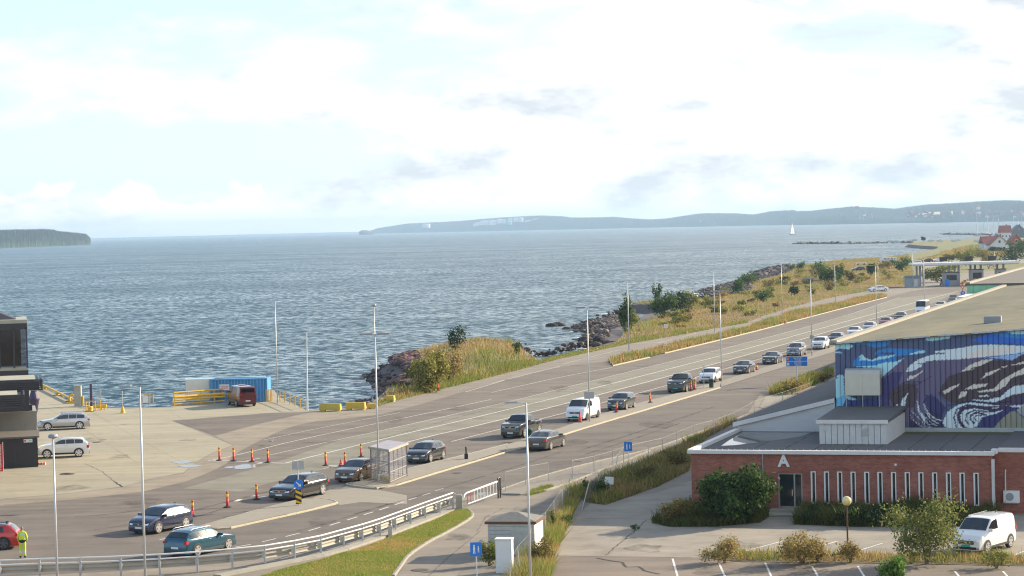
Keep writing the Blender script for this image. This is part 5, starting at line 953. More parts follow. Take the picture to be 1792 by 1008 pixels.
    for sd in (1, -1):
        for (u0, u1) in gl_[2]:
            s = MB(); vs = []; m_ = 5
            for i in range(m_ + 1):
                u = u0 + (u1 - u0) * i / m_; r_ = ring(u); a, b = np.array(r_[6]), np.array(r_[7])
                if b[1] - a[1] < .02: b = a + np.array([-.01, .02])
                p0, p1 = a + (b - a) * .10, a + (b - a) * .92; vs += [(u * Lc, sd * (p0[0] + .014), p0[1]), (u * Lc, sd * (p1[0] + .014), p1[1])]
            s.add(vs, [(2 * i, 2 * i + 2, 2 * i + 3, 2 * i + 1) for i in range(m_)]); s.build('side_window', 'glass', t)
        s = MB(); um = gl_[2][-1][1] - .01; s.box((um * Lc, sd * (hw0 * .965 + .10), belt + .05), (.12, .22, .15)); s.build('wing_mirror', PT[paint], t)
        s = MB(); s.box((0, sd * (hw0 - .012), zb + .10), (Lc * (wb - .17), .05, .12)); s.build('sill', 'dark', t)
        for uu, off in ((-.02, 0), (.2, 0)):
            if style not in ('van', 'smallvan', 'minibus') : MB().box((uu * Lc - .12, sd * (hw0 + .006), belt - .12), (.18, .03, .03)).build('door_handle', PT[paint], t)
    # wheels
    xw = {'pickup': (-.335, .315), 'van': (-.30, .33), 'smallvan': (-.30, .32), 'minibus': (-.28, .33)}.get(style, (-wb / 2 - .005, wb / 2 + .015))
    for xu in xw:
        for sd in (1, -1):
            yo = sd * (hwid(xu) + .012); w = wheelr; x0 = xu * Lc
            s = MB(); n = 18; vs = []
            for y_, r_ in ((yo - sd * .22, w * .9), (yo - sd * .20, w), (yo - sd * .03, w), (yo, w * .93), (yo + sd * .002, w * .76)): vs += [(r_ * math.cos(6.2832 * k / n), y_, r_ * math.sin(6.2832 * k / n)) for k in range(n)]
            s.add(vs, [(i * n + j, i * n + (j + 1) % n, (i + 1) * n + (j + 1) % n, (i + 1) * n + j) for i in range(4) for j in range(n)] + [tuple(range(n)), tuple(range(4 * n, 5 * n))]); ty = s.build('wheel', 'rubber', t, False, (x0, 0, w))
            s = MB(); k5 = 5; yr = yo + sd * .012
            s.tube([(0, yo - sd * .02, 0), (0, yr, 0)], .07, 8)
            for k in range(k5):
                a = 6.2832 * k / k5 + .4; ca, sa_ = math.cos(a), math.sin(a); ww = .075; q = [(ca * .04 - sa_ * ww, sa_ * .04 + ca * ww), (ca * w * .66 - sa_ * ww * .8, sa_ * w * .66 + ca * ww * .8), (ca * w * .66 + sa_ * ww * .8, sa_ * w * .66 - ca * ww * .8), (ca * .04 + sa_ * ww, sa_ * .04 - ca * ww)]
                s.add([(x_, yr - sd * .002, z_) for x_, z_ in q], [(0, 1, 2, 3)])
            m2 = 20
            for k in range(m2):
                a, b = 6.2832 * k / m2, 6.2832 * (k + 1) / m2; s.add([(math.cos(a) * w * .64, yr, math.sin(a) * w * .64), (math.cos(b) * w * .64, yr, math.sin(b) * w * .64), (math.cos(b) * w * .77, yr, math.sin(b) * w * .77), (math.cos(a) * w * .77, yr, math.sin(a) * w * .77)], [(0, 1, 2, 3)])
            s.build('rim', rim, ty)
            # arch
            s = MB(); m3 = 14; ra = w + .065
            for k in range(m3):
                a, b = -.25 + 3.64 * k / m3, -.25 + 3.64 * (k + 1) / m3; ym = yo - sd * .004
                s.add([(x0 + math.cos(a) * w * .9, ym, w + math.sin(a) * w * .9), (x0 + math.cos(b) * w * .9, ym, w + math.sin(b) * w * .9), (x0 + math.cos(b) * ra, ym, w + math.sin(b) * ra), (x0 + math.cos(a) * ra, ym, w + math.sin(a) * ra)], [(0, 1, 2, 3)])
            s.build('wheel_arch', 'dark', t)
    # front and rear details
    xf = lambda zf: np.interp(-zf, [-z for _, z in pr if True][len(pr) // 2:], [u for u, _ in pr][len(pr) // 2:]) * Lc
    hi_ = {'pickup': (.44, .57), 'van': (.36, .46), 'smallvan': (.30, .40), 'minibus': (.26, .36)}.get(style, (.36, .47))
    s = MB(); zc = (hi_[0] + hi_[1]) / 2 * Hc; s.box((xf((hi_[0] + hi_[1]) / 2) - .01, 0, zc), (.10, Wc * .5, (hi_[1] - hi_[0]) * Hc)); gr = s.build('grille', 'dark', t)
    s = MB(); s.box((xf((hi_[0] + hi_[1]) / 2) + .045, 0, zc), (.02, .13, .11)); 
    for k in (0.25, .75): s.box((xf((hi_[0] + hi_[1]) / 2) + .04, 0, (hi_[0] + (hi_[1] - hi_[0]) * k) * Hc), (.015, Wc * .46, .018))
    s.build('grille_trim', 'chrome', gr)
    s = MB(); s.box((.5 * Lc - .02, 0, zb + .12), (.07, Wc * .66, .13)); s.build('air_intake', 'dark', t)
    s = MB(); s.box((.5 * Lc + .02, 0, zb + .24), (.02, .5, .11)); s.build('number_plate', plate, t); s = MB(); s.box((-.5 * Lc - .012, 0, zb + .38), (.02, .5, .11)); s.build('number_plate', plate, t)
    s = MB(); s.box((-.5 * Lc + .01, 0, zb + .08), (.07, Wc * .72, .16)); s.build('rear_bumper', 'dark', t)
    for sd in (1, -1):
        zh = hi_[1] * Hc; s = MB(); u = .468 if style != 'van' else .45; yy = hwid(u); zt_ = ztop(u)
        q = [(.452 * Lc, yy * 1.004, zt_ - .03), (.452 * Lc, yy * 1.004, zt_ - .15), (.498 * Lc, yy * .80, zt_ - .17), (.492 * Lc, yy * .80, zt_ - .075), (.498 * Lc, yy * .52, zt_ - .17), (.49 * Lc, yy * .52, zt_ - .09)]
        q = [(x_ + .02, y_ * sd, z_) for x_, y_, z_ in q]; s.add(q, [(0, 1, 2, 3), (3, 2, 4, 5)]); s.build('headlight', 'lamp', t)
        s = MB(); zt_ = min(ztop(-.48), belt + .05); hh_ = .34 if style in ('van', 'smallvan', 'minibus', 'suv') else .20
        s.box((-.478 * Lc, sd * hwid(-.48) * .90, zt_ - hh_ * .6), (.20, .20, hh_ * .75)); s.build('tail_light', 'tail', t)
    if 'chrome' in extras:
        xg = xf((hi_[0] + hi_[1]) / 2) + .05
        for y_ in (-.27, .27):
            for dz in (-.5, .5): MB().box((xg, y_, zc + dz * (hi_[1] - hi_[0]) * Hc), (.03, .46, .035)).build('grille_frame', 'chrome', gr)
            for dy in (-.22, .22): MB().box((xg, y_ + dy, zc), (.03, .035, (hi_[1] - hi_[0]) * Hc)).build('grille_frame', 'chrome', gr)
    if 'rails' in extras:
        for sd in (1, -1): MB().tube([(-.36 * Lc, sd * hw0 * .70, Hc * .985), (-.32 * Lc, sd * hw0 * .70, Hc + .035), (.0, sd * hw0 * .70, Hc + .05), (.05 * Lc, sd * hw0 * .70, Hc * .985)], .018, 6).build('roof_rail', 'chrome', t)
    if 'blackroof' in extras:
        s = MB(); vs = []; m_ = 8; u0, u1 = gl_[1][1], gl_[0][0]
        for i in range(m_ + 1):
            u = u0 + (u1 - u0) * i / m_; r_ = ring(u); vs += [(u * Lc, -r_[8][0], r_[8][1] + .012), (u * Lc, -r_[9][0], r_[9][1] + .012), (u * Lc, 0, r_[10][1] + .012), (u * Lc, r_[9][0], r_[9][1] + .012), (u * Lc, r_[8][0], r_[8][1] + .012)]
        s.add(vs, [(i * 5 + j, (i + 1) * 5 + j, (i + 1) * 5 + j + 1, i * 5 + j + 1) for i in range(m_) for j in range(4)]); s.build('roof_panel', PT['black'], t, True)
    if style == 'pickup':
        MB().box((-.33 * Lc, 0, .648 * Hc + .016), (.29 * Lc, Wc * .76, .02)).build('load_bed', 'dark', t)
    if 'antenna' in extras: MB().box((-.33 * Lc, 0, Hc + .03), (.16, .04, .08)).build('antenna_fin', 'dark', t)
    if 'rack' in extras:
        for u in (-.2, .02): MB().box((u * Lc, 0, Hc + .06), (.05, Wc * .72, .05)).build('roof_rack_bar', 'galv', t)
    if 'gutter' in extras: MB().tube([(-.42 * Lc, -hw0 * .84, Hc * .985), (.08 * Lc, -hw0 * .84, Hc * .985)], .015, 5).build('roof_rail', 'galv', t)
    return t
def hd(a, b): return (G(*b) - G(*a))[:2]
def qdir(x):      # direction of the queue at image column x, facing the camera
    f = lambda u: (u, np.interp(u, [606, 790, 860, 995, 1170, 1285, 1420, 1533, 1660], [822, 773, 755, 721, 674, 641, 603, 570, 532])); return hd(f(x + 45), f(x - 45))
Q = 'cars queueing for the ferry'
c1 = car('parked_car', 'silver estate car parked beside the exhaust stack on the quay', (66, 719, 157, 754), (-1, -.22), 'wagon', 'silver', (4.77, 1.83, 1.5), group='cars parked on the quay', extras=('rails',))
c2 = car('parked_car', 'white small crossover with black sills parked beside the black shed', (67, 764, 154, 803), (-1, -.18), 'suv', 'white', (4.15, 1.77, 1.58), group='cars parked on the quay', wheelr=.35, extras=('rails',))
c3 = car('passing_car', 'red hatchback with black roof cut off by the left edge', (-96, 913, 37, 966), (-1, -.08), 'hatch', 'red', (4.2, 1.78, 1.46), extras=('blackroof', 'antenna'), rim='rimdark')
c4 = car('queue_car', 'dark blue hatchback with pale multi-spoke wheels, frontmost in the turn', (224, 882, 338, 937), (-1.56, -2.75), 'hatch', 'navy', (4.27, 1.80, 1.48), group=Q, extras=('antenna',))
c5 = car('passing_car', 'teal blue estate car driving away with roof rails and red rear lights', (288, 925, 413, 978), (1.47, 2.5), 'wagon', 'teal', (4.58, 1.78, 1.49), extras=('rails',))
c6 = car('queue_car', 'black estate car with big chrome grille behind the keep-right sign', (471, 822, 575, 878), (-1.45, -2.9), 'wagon', 'black', (5.05, 1.9, 1.52), group=Q, extras=('antenna', 'chrome'), wheelr=.37)
c7 = car('queue_car', 'brown liftback half hidden behind the glass shelter', (588, 801, 668, 846), qdir(640), 'sedan', 'brown', (4.68, 1.82, 1.47), group=Q)
c8 = car('queue_car', 'dark grey hatchback just right of the glass shelter', (712, 770, 780, 812), qdir(746), 'hatch', 'dkgrey', (4.27, 1.8, 1.48), group=Q, extras=('antenna',))
c9 = car('queue_car', 'black crew-cab pickup truck behind the first lamp post', (874, 724, 950, 768), qdir(910), 'pickup', 'black', (5.4, 1.95, 1.86), cat='pickup', group=Q, wheelr=.40, extras=('chrome',))
c10 = car('passing_car', 'grey sedan driving away in the near lane', (921, 751, 991, 790), -qdir(955), 'sedan', 'bronze', (4.85, 1.86, 1.48), extras=('antenna',))
c11 = car('queue_car', 'white panel van with green number plate and dark grille', (988, 692, 1053, 738), qdir(1020), 'van', 'white', (5.1, 1.93, 1.91), cat='van', plate='plate_g', group=Q, rim='rimdark')
c12 = car('queue_car', 'dark grey small crossover right behind the white van', (1060, 683, 1116, 719), qdir(1088), 'suv', 'grey', (4.35, 1.82, 1.58), group=Q, wheelr=.35)
c13 = car('queue_car', 'large dark pickup truck with green plate next to the paired posts', (1164, 649, 1223, 688), qdir(1192), 'pickup', 'dkgrey', (5.75, 2.0, 1.93), cat='pickup', plate='plate_g', group=Q, wheelr=.42)
c14 = car('queue_car', 'white crossover beside the green bin', (1221, 639, 1266, 671), qdir(1243), 'suv', 'white', (4.4, 1.83, 1.6), group=Q, rim='rimdark', wheelr=.36)
c15 = car('queue_car', 'black sedan flanked by two red cones', (1279, 627, 1326, 655), qdir(1303), 'sedan', 'dkgrey', (4.7, 1.83, 1.45), group=Q)
c16 = car('queue_car', 'dark sedan left of the sport utility car above the blue sign', (1332, 613, 1372, 638), qdir(1352), 'sedan', 'black', (4.65, 1.83, 1.47), group=Q)
c17 = car('queue_car', 'dark grey sport utility car right above the blue road sign', (1375, 598, 1413, 624), qdir(1394), 'suv', 'mid', (4.7, 1.9, 1.7), group=Q, wheelr=.37)
c18 = car('queue_car', 'white sport utility car right of the lamp post above the blue sign', (1419, 587, 1453, 612), qdir(1436), 'suv', 'white', (4.6, 1.9, 1.66), group=Q, rim='rimdark', wheelr=.37)
c19 = car('queue_car', 'grey crossover half hidden by the hall corner', (1449, 580, 1478, 603), qdir(1463), 'suv', 'grey', (4.45, 1.85, 1.6), group=Q)
c20 = car('queue_car', 'white sedan just above the eave of the mural hall', (1479, 571, 1513, 590), qdir(1496), 'sedan', 'white', (4.6, 1.83, 1.48), group=Q)
c21 = car('queue_car', 'silver hatchback between the white sedan and the red car', (1508, 563, 1536, 581), qdir(1522), 'hatch', 'silver', (4.3, 1.8, 1.5), group=Q)
c22 = car('queue_car', 'dark red hatchback above the eave of the mural hall', (1536, 553, 1565, 572), qdir(1550), 'hatch', 'crimson', (4.2, 1.8, 1.5), group=Q)
c23 = car('queue_car', 'black hatchback between the red car and the white minibus', (1563, 546, 1590, 562), qdir(1576), 'hatch', 'black', (4.3, 1.8, 1.5), group=Q)
c24 = car('queue_car', 'tall white minibus with dark windscreen towering over the queue', (1598, 525, 1631, 553), qdir(1600), 'minibus', 'white', (6.6, 2.0, 2.7), cat='minibus', group=Q, wheelr=.36)
c25 = car('queue_car', 'silver sedan behind the white minibus', (1633, 526, 1660, 542), qdir(1610), 'sedan', 'silver', (4.6, 1.83, 1.48), group=Q)
c26 = car('queue_car', 'dark car with its boot lid raised, last in the queue', (1655, 521, 1678, 535), qdir(1610), 'hatch', 'black', (4.2, 1.8, 1.5), group=Q)
o = MB().hexa([(-1.0, -.7, 1.5), (-1.9, -.7, 1.95), (-1.9, .7, 1.95), (-1.0, .7, 1.5)], [(-1.0, -.7, 1.56), (-1.9, -.7, 2.01), (-1.9, .7, 2.01), (-1.0, .7, 1.56)]).build('boot_lid', PT['black'], c26)
c27 = car('parked_car', 'white sedan parked side-on by the scrub near the toll gate', (1519, 496, 1555, 511), (-1, -.35), 'sedan', 'white', (4.9, 1.85, 1.46), extras=())
c28 = car('parked_van', 'maroon minivan seen from behind by the yellow rails', (394, 670, 452, 713), (-.55, 1.4), 'van', 'maroon', (5.2, 2.0, 2.1), cat='van')
MB().box((-.3, 0, 2.13), (.9, .7, .1)).build('roof_box', PT['crimson'], c28)
c29 = car('parked_van', 'small white delivery van parked in front of the brick building', (1666, 900, 1779, 973), (-1.35, -1.75), 'smallvan', 'white', (4.4, 1.76, 1.86), cat='van', plate='plate_g', extras=('gutter', 'antenna'))
c30 = car('parked_car', 'yellow and red service car under the toll canopy', (1644, 487, 1658, 500), (-.2, -1), 'suv', 'crimson', (4.5, 1.85, 1.7))
MB().box((0, 0, 1.72), (1.8, 1.2, .14)).build('light_bar', 'yellow', c30)
# driver's arm at the open window of the black estate
def skin_body(name, verts, edges, radii, root=0, mats=None, sub=1):
    me = bpy.data.meshes.new(name); me.from_pydata(verts, edges, []); o = bpy.data.objects.new(name, me); COL.objects.link(o)
    sk = o.modifiers.new('s', 'SKIN'); sk.use_smooth_shade = True
    for i, r in enumerate(radii):
        d = me.skin_vertices[0].data[i]; d.radius = (r, r) if not isinstance(r, tuple) else r; d.use_root = (i == root)
    o.modifiers.new('u', 'SUBSURF').levels = sub
    bpy.context.view_layer.update(); m2 = bpy.data.meshes.new_from_object(o.evaluated_get(bpy.context.evaluated_depsgraph_get())); bpy.data.objects.remove(o); m2.name = name; return m2
M['skin'] = mat('skin', (0.50, 0.30, 0.21), .6); M['hivis'] = mat('hi_vis_yellow', (0.60, 0.74, 0.02), .75, 0, .3, 9, (0.45, 0.58, 0.02)); M['silverband'] = mat('reflective_band', (0.62, 0.64, 0.62), .4); M['boot'] = mat('boot_black', (0.02, 0.02, 0.022), .6); M['hair'] = mat('light_hair', (0.30, 0.22, 0.14), .8); M['navycloth'] = mat('dark_cloth', (0.03, 0.03, 0.05), .9)
# attendant in hi-vis clothing, seen from behind
Vp = [(0, 0, .98), (0, 0, 1.20), (0, -.01, 1.40), (0, 0, 1.50), (0, .01, 1.58), (0, .02, 1.70), (0, .02, 1.78),
      (.17, 0, 1.42), (.25, .0, 1.16), (.22, .14, .98), (-.17, 0, 1.42), (-.25, .0, 1.16), (-.22, .14, .98),
      (.10, 0, .88), (.11, .02, .50), (.12, -.01, .10), (.12, .13, .05), (-.10, 0, .88), (-.11, .02, .50), (-.13, -.01, .10), (-.14, .13, .05)]
Ed = [(0, 1), (1, 2), (2, 3), (3, 4), (4, 5), (5, 6), (2, 7), (7, 8), (8, 9), (2, 10), (10, 11), (11, 12), (0, 13), (13, 14), (14, 15), (15, 16), (0, 17), (17, 18), (18, 19), (19, 20)]
Rd = [(.17, .13), (.18, .14), (.19, .13), .07, .065, (.085, .10), (.06, .07), .085, .065, .048, .085, .065, .048, .11, .085, .07, .05, .11, .085, .07, .05]
def hand(V, E, Rr, wrist, side):
    w = np.array(V[wrist]); base = len(V); pts = [w + np.array([-.02 * side, .05, -.03])]; V.append(tuple(pts[0])); E.append((wrist, base)); Rr.append(.036)
    for k, (dx, ln_) in enumerate(((.028, .065), (.010, .075), (-.008, .07), (-.026, .055))):
        a = pts[0] + np.array([dx, .03, -.02]); b_ = a + np.array([0, ln_ * .5, -ln_ * .45]); c = b_ + np.array([0, -.005, -ln_ * .5]); i = len(V); V += [tuple(a), tuple(b_), tuple(c)]; E += [(base, i), (i, i + 1), (i + 1, i + 2)]; Rr += [.010, .009, .008]
    a = w + np.array([.035 * side * -1, .04, -.02]); b_ = a + np.array([-.01 * side, .03, -.03]); i = len(V); V += [tuple(a), tuple(b_)]; E += [(base, i), (i, i + 1)]; Rr += [.012, .010]
hand(Vp, Ed, Rd, 9, 1); hand(Vp, Ed, Rd, 12, -1)
me = skin_body('person', Vp, Ed, Rd, 0)
for n_ in ('hivis', 'silverband', 'navycloth', 'boot', 'skin', 'hair'): me.materials.append(M[n_])
for p_ in me.polygons:
    c = p_.center; i = 0
    if c.z > 1.735 or (c.z > 1.60 and c.y < .0): i = 5
    elif c.z > 1.535: i = 4
    elif c.z < .13: i = 3
    elif (abs(c.z - .30) < .03 or abs(c.z - .42) < .03) or (abs(c.z - 1.20) < .03 and abs(c.x) < .19) or (abs(c.z - 1.36) < .025 and abs(c.x) < .16): i = 1
    elif .90 < c.z < 1.0 and abs(c.x) < .2: i = 2
    elif c.y > .165 and c.z < 1.02 and abs(c.x) > .14: i = 4
    p_.material_index = i
pe = link('person', me, None, None, True, G(40, 977)); pe.rotation_euler = (0, 0, R_(8)); tag(pe, 'person in yellow hi-vis jacket and trousers standing with back turned by the red car', 'person')
bw = MB(); bw.box((.02, -.10, 1.0), (.36, .10, .07)); bw.build('belt', 'navycloth', pe)
# driver's forearm on the window sill
cl_ = c6.matrix_basis if False else Matrix.Translation(c6.location) @ c6.rotation_euler.to_matrix().to_4x4()
Va = [(.25, .60, 1.28), (.30, .74, 1.16), (.32, .97, 1.10), (.55, .97, 1.16), (.62, .95, 1.20)]; Ea = [(0, 1), (1, 2), (2, 3), (3, 4)]; Ra = [.08, .07, .055, .045, .04]; Va += [(.25, .60, 1.42)]; Ea += [(0, 5)]; Ra += [.10]
for dz in (-.03, -.01, .01, .03): i = len(Va); Va += [(.68, .95, 1.21 + dz), (.73, .95, 1.20 + dz)]; Ea += [(4, i), (i, i + 1)]; Ra += [.012, .010]
me = skin_body('person', Va, Ea, Ra, 0); me.materials.append(M['skin']); dv = link('person', me, None, None, True); dv.matrix_world = cl_; tag(dv, 'driver resting a bare forearm on the window of the black estate car', 'person')
# gull standing on the road
Vg = [(0, 0, .24), (.10, 0, .26), (.19, 0, .33), (.23, 0, .39), (-.12, 0, .24), (-.28, 0, .26), (.30, 0, .385)]; me = skin_body('gull', Vg, [(0, 1), (1, 2), (2, 3), (0, 4), (4, 5), (3, 6)], [(.085, .085), .075, .045, .045, .06, .015, .008], 0)
gu = thing('gull', 'white gull standing alone on the empty lane', 'bird', G(475, 779), R_(-60)); me.materials.append(M['white']); link('body', me, None, gu, True); gu.scale = (1.35, 1.35, 1.35)
s = MB(); s.add([(.07, .09, .28), (-.12, .085, .29), (-.32, .02, .27), (-.1, .10, .20), (.06, .10, .22)], [(0, 1, 2, 3, 4)]); s.add([(.07, -.09, .28), (-.12, -.085, .29), (-.32, -.02, .27), (-.1, -.10, .20), (.06, -.10, .22)], [(4, 3, 2, 1, 0)]); s.build('wing', 'lamphead', gu)
for y_ in (.04, -.04): MB().tube([(.0, y_, .17), (.01, y_, .02), (.07, y_, .012)], .008, 5).build('leg', 'yellow', gu)
# ------------------------------------------------------------------ street furniture
def lamp_post(x, yb, yt, label, kind='hook', r=.066, zc=0.0, group='lamp posts along the roads', plate=None, side=-1):
    b = G(x, yb, zc); dx = 0; k = b[1] / FPX; h = (yb - yt) * k; t = thing('lamp_post', label, 'lamp post', b, 0, group)
    MB().tube([(0, 0, 0), (0, 0, h * .5), (0, 0, h)], [r, r * .85, r * .6], 10).build('pole', 'pole', t, True); MB().lathe([(r * 2, 0), (r * 2, .03), (r * 1.25, .05), (r * 1.2, .5), (r, .55)], (0, 0, 0), 10).build('base', 'galv', t)
    if kind == 'hook':
        MB().tube([(0, 0, h - .05), (side * .25, -.05, h + .02), (side * .5, -.1, h + .04)], .03, 6).build('bracket', 'pole', t); MB().hexa([(side * .4, -.22, h), (side * 1.05, -.3, h + .02), (side * 1.05, 0, h + .02), (side * .4, .05, h)], [(side * .42, -.18, h + .1), (side * 1.0, -.26, h + .09), (side * 1.0, -.04, h + .09), (side * .42, .02, h + .1)]).build('lantern', 'lamphead', t)
    elif kind == 'top': MB().lathe([(.05, h), (.22, h + .04), (.26, h + .12), (.20, h + .22), (.05, h + .25)], (0, 0, 0), 12).build('lantern', 'lamphead', t)
    elif kind == 'twin':
        for s_ in (-1, 1): MB().box((s_ * .6, 0, h + .03), (.9, .36, .13)).build('lantern', 'lamphead', t)
        MB().tube([(-.4, 0, h - .02), (.4, 0, h - .02)], .03, 6).build('bracket', 'pole', t)
    if plate: MB().box((0, -.12, plate[0]), (plate[1], .03, plate[2])).build('sign_plate', 'galv', t)
    return t
lamp_post(101, 1040, 766, 'lamp post with a small round head nearest the left edge of the picture', 'top')
lamp_post(255, 1040, 675, 'tall lamp post rising in front of the dark blue hatchback', 'hook', side=-1)
lamp_post(929, 1048, 703, 'tall lamp post in front of the wire fence and small substation', 'hook', side=-1)
lamp_post(486, 706, 527, 'lamp post on the quay right of the blue container', 'hook')
lamp_post(659, 713, 536, 'lamp post behind the second yellow barrier', 'top')
lamp_post(663, 843, 584, 'twin-headed lamp post rising through the glass shelter', 'twin', zc=.1)
lamp_post(1032, 737, 538, 'twin-headed lamp post beside the white van', 'twin', zc=.06, plate=(2.35, .9, .62))
lamp_post(1101, 622, 493, 'single lamp post at the start of the planted strip', 'hook')
lamp_post(1251, 586, 476, 'first lamp post of the pair standing in the planted strip', 'hook')
lamp_post(1263, 667, 510, 'twin-headed lamp post beside the white crossover', 'twin', zc=.06)
lamp_post(1369, 556, 461, 'lamp post in the planted strip above the dark sedans', 'hook')
lamp_post(1421, 622, 487, 'twin-headed lamp post right of the blue road sign', 'twin', zc=.05, plate=(2.4, .5, .5))
lamp_post(1462, 533, 464, 'lamp post at the narrow end of the planted strip', 'hook')
lamp_post(1534, 566, 465, 'tall lamp post between the silver and red queue cars', 'hook')
lamp_post(1537, 511, 461, 'short lamp post beside the parked white sedan', 'top')
lamp_post(1618, 546, 455, 'lamp post rising behind the white minibus', 'hook')
lamp_post(1598, 503, 443, 'lamp post in front of the toll hut', 'hook')
lamp_post(1741, 486, 440, 'lamp post in front of the right part of the toll canopy', 'hook')
q = G(538, 719); fp = thing('flag_pole', 'bare white flagpole at the end of the quay rail', 'flagpole', q); hF = (719 - 583) * q[1] / FPX
MB().tube([(0, 0, 0), (.12, 0, hF)], [.09, .045], 8).build('pole', 'white', fp); MB().lathe([(.06, hF), (.07, hF + .05), (.02, hF + .1)], (.12, 0, 0), 8).build('finial', 'white', fp)
# globe lamp in the planter
q = G(1484, 980); gp = thing('globe_lamp', 'globe lamp on a thin rusty post in front of the brick building', 'lamp post', q); k = q[1] / FPX; hg = (980 - 884) * k
M['globe'] = mat('opal_globe', (.75, .60, .25), .25, 0, coat=.6)
MB().tube([(0, 0, 0), (0, 0, hg)], .045, 8).build('post', 'rust', gp); bm = bmesh.new(); bmesh.ops.create_uvsphere(bm, u_segments=18, v_segments=12, radius=.25); me = bpy.data.meshes.new('globe'); bm.to_mesh(me); bm.free(); link('globe', me, 'globe', gp, True, (0, 0, hg + .24)); MB().lathe([(.08, hg - .04), (.1, hg + .02)], (0, 0, 0), 10).build('collar', 'rust', gp)
# reboundable marker posts
def post_marker(x, y, label, hpx=23, tilt=0, z=.012, seed=0):
    b = G(x, y); h = 1.02; t = thing('marker_post', label, 'traffic post', (b[0], b[1], z), seed, 'red and yellow marker posts')
    MB().lathe([(.26, 0), (.26, .03), (.16, .06), (.07, .09)], (0, 0, 0), 12).build('base', 'rubber', t)
    T = lambda z_: (tilt * z_, 0, z_)
    MB().tube([T(.07), T(.60)], [.082, .078], 10).build('post', 'red', t, True); MB().tube([T(.605), T(.70)], .085, 10).build('reflector', 'orange', t); MB().tube([T(.61 + .1), T(.88)], .085, 10).build('reflector', 'refl', t); MB().tube([T(.885), T(1.0), T(1.03)], [.077, .075, .04], 10).build('cap', 'red', t, True); return t
for x, y, lb, ti in ((384, 806, 'leftmost of the four marker posts on the stop line', 0), (409, 807, 'second from left of the four marker posts on the stop line', 0), (441, 808.5, 'third from left of the four marker posts on the stop line', 0), (469, 809.5, 'rightmost of the four marker posts on the stop line', 0), (570, 815, 'marker post left of the brown liftback', 0), (604, 815, 'marker post partly hidden behind the brown liftback', 0), (632, 800, 'marker post mostly hidden behind the brown liftback near the shelter', 0), (449, 874.5, 'marker post in the shadow in front of the black estate car', 0), (398, 888, 'marker post between the dark blue hatchback and the black estate', 0), (337.5, 904, 'marker post directly behind the dark blue hatchback', 0), (767, 683.5, 'marker post by the boulders on the shore side of the road', 0), (1090, 634, 'left of two marker posts at the tip of the planted strip', 0), (1116, 627.5, 'right of two marker posts at the tip of the planted strip', 0), (1078, 723, 'tilted marker post in front of the dark grey crossover', -.18), (1138, 706, 'slightly tilted marker post on the median between crossover and pickup', -.06), (1209, 685.5, 'left post of the pair in front of the big pickup', -.05), (1215, 683.5, 'right post of the pair in front of the big pickup', -.08), (1374, 567, 'small marker post in the planted strip above the dark sedans', 0), (1407, 555, 'far marker post in the planted strip', 0)):
    post_marker(x, y, lb, tilt=ti, z=.11 if 1070 < x < 1220 and y > 680 else .09 if x > 1080 else .014, seed=x)
def cone(x, y, label, h=.75):
    b = G(x, y); t = thing('traffic_cone', label, 'traffic cone', (b[0], b[1], .07), 0, 'traffic cones on the median'); MB().box((0, 0, .02), (.42, .42, .04)).build('base', 'dark', t)
    MB().lathe([(.17, .04), (.12, h * .45)], (0, 0, 0), 12).build('lower_band', 'red', t); MB().lathe([(.12, h * .45), (.085, h * .7)], (0, 0, 0), 12).build('reflector', 'refl' if x > 1200 else 'orange', t); MB().lathe([(.085, h * .7), (.04, h)], (0, 0, 0), 12).build('tip', 'red', t)
cone(1015, 740, 'red cone in front of the white van', .95); cone(1310, 654, 'cone right in front of the black sedan'); cone(1324, 648, 'cone at the rear wheel of the black sedan'); cone(597, 817, 'small cone in front of the brown liftback', .5)
# guard rail with hand rails round the bend
gp_ = [(-40, 1018), (0, 1017), (70, 1014), (141, 1012), (212, 1009.5), (280, 1006), (346, 1001.5), (407, 996), (464, 990), (516, 981), (562, 971.5), (602, 960), (635, 950.5), (665.5, 940.5), (692.5, 930), (719, 920), (744.5, 910), (770, 900.5), (793, 892)]
gw = [G(x, y) for x, y in gp_]; gr = thing('guard_rail', 'galvanised guard rail with double hand rail round the bend', 'guard rail', gw[8]); o0 = np.array(gw[8])
hR = 1.08
loc = [g - o0 for g in gw]
for g in loc: MB().box((g[0], g[1], hR / 2), (.10, .10, hR)).build('post', 'galv', gr)
sm_ = [np.array([*p, 0]) for p in resample([g[:2] for g in loc], 1.2)]
MB().tube([p + np.array([0, 0, hR]) for p in sm_], .045, 8).build('top_rail', 'white', gr, True); MB().tube([p + np.array([0, 0, hR - .24]) for p in sm_], .04, 8).build('middle_rail', 'white', gr, True)
s = MB(); vs = []; prof_ = [(.0, .34), (.04, .40), (.04, .46), (.0, .51), (.0, .55), (.04, .60), (.04, .66), (.0, .72)]
for i, p in enumerate(sm_):
    d = sm_[min(i + 1, len(sm_) - 1)] - sm_[max(i - 1, 0)]; d = d / np.linalg.norm(d); n = np.array([-d[1], d[0], 0]); vs += [p + n * (.26 + a) + np.array([0, 0, z]) for a, z in prof_]
m8 = len(prof_); s.add(vs, [(i * m8 + j, (i + 1) * m8 + j, (i + 1) * m8 + j + 1, i * m8 + j + 1) for i in range(len(sm_) - 1) for j in range(m8 - 1)]); s.build('crash_beam', mat('crash_beam', (.40, .37, .31), .75, 0, .6, 1.2, (.30, .27, .23)), gr)
for a in loc:
    i = int(np.argmin([np.linalg.norm(p - a) for p in sm_])); d = sm_[min(i + 1, len(sm_) - 1)] - sm_[max(i - 1, 0)]; MB().box((a[0] - d[1] / np.linalg.norm(d) * .14, a[1] + d[0] / np.linalg.norm(d) * .14, .53), (.16, .16, .3)).build('spacer', 'galv', gr)
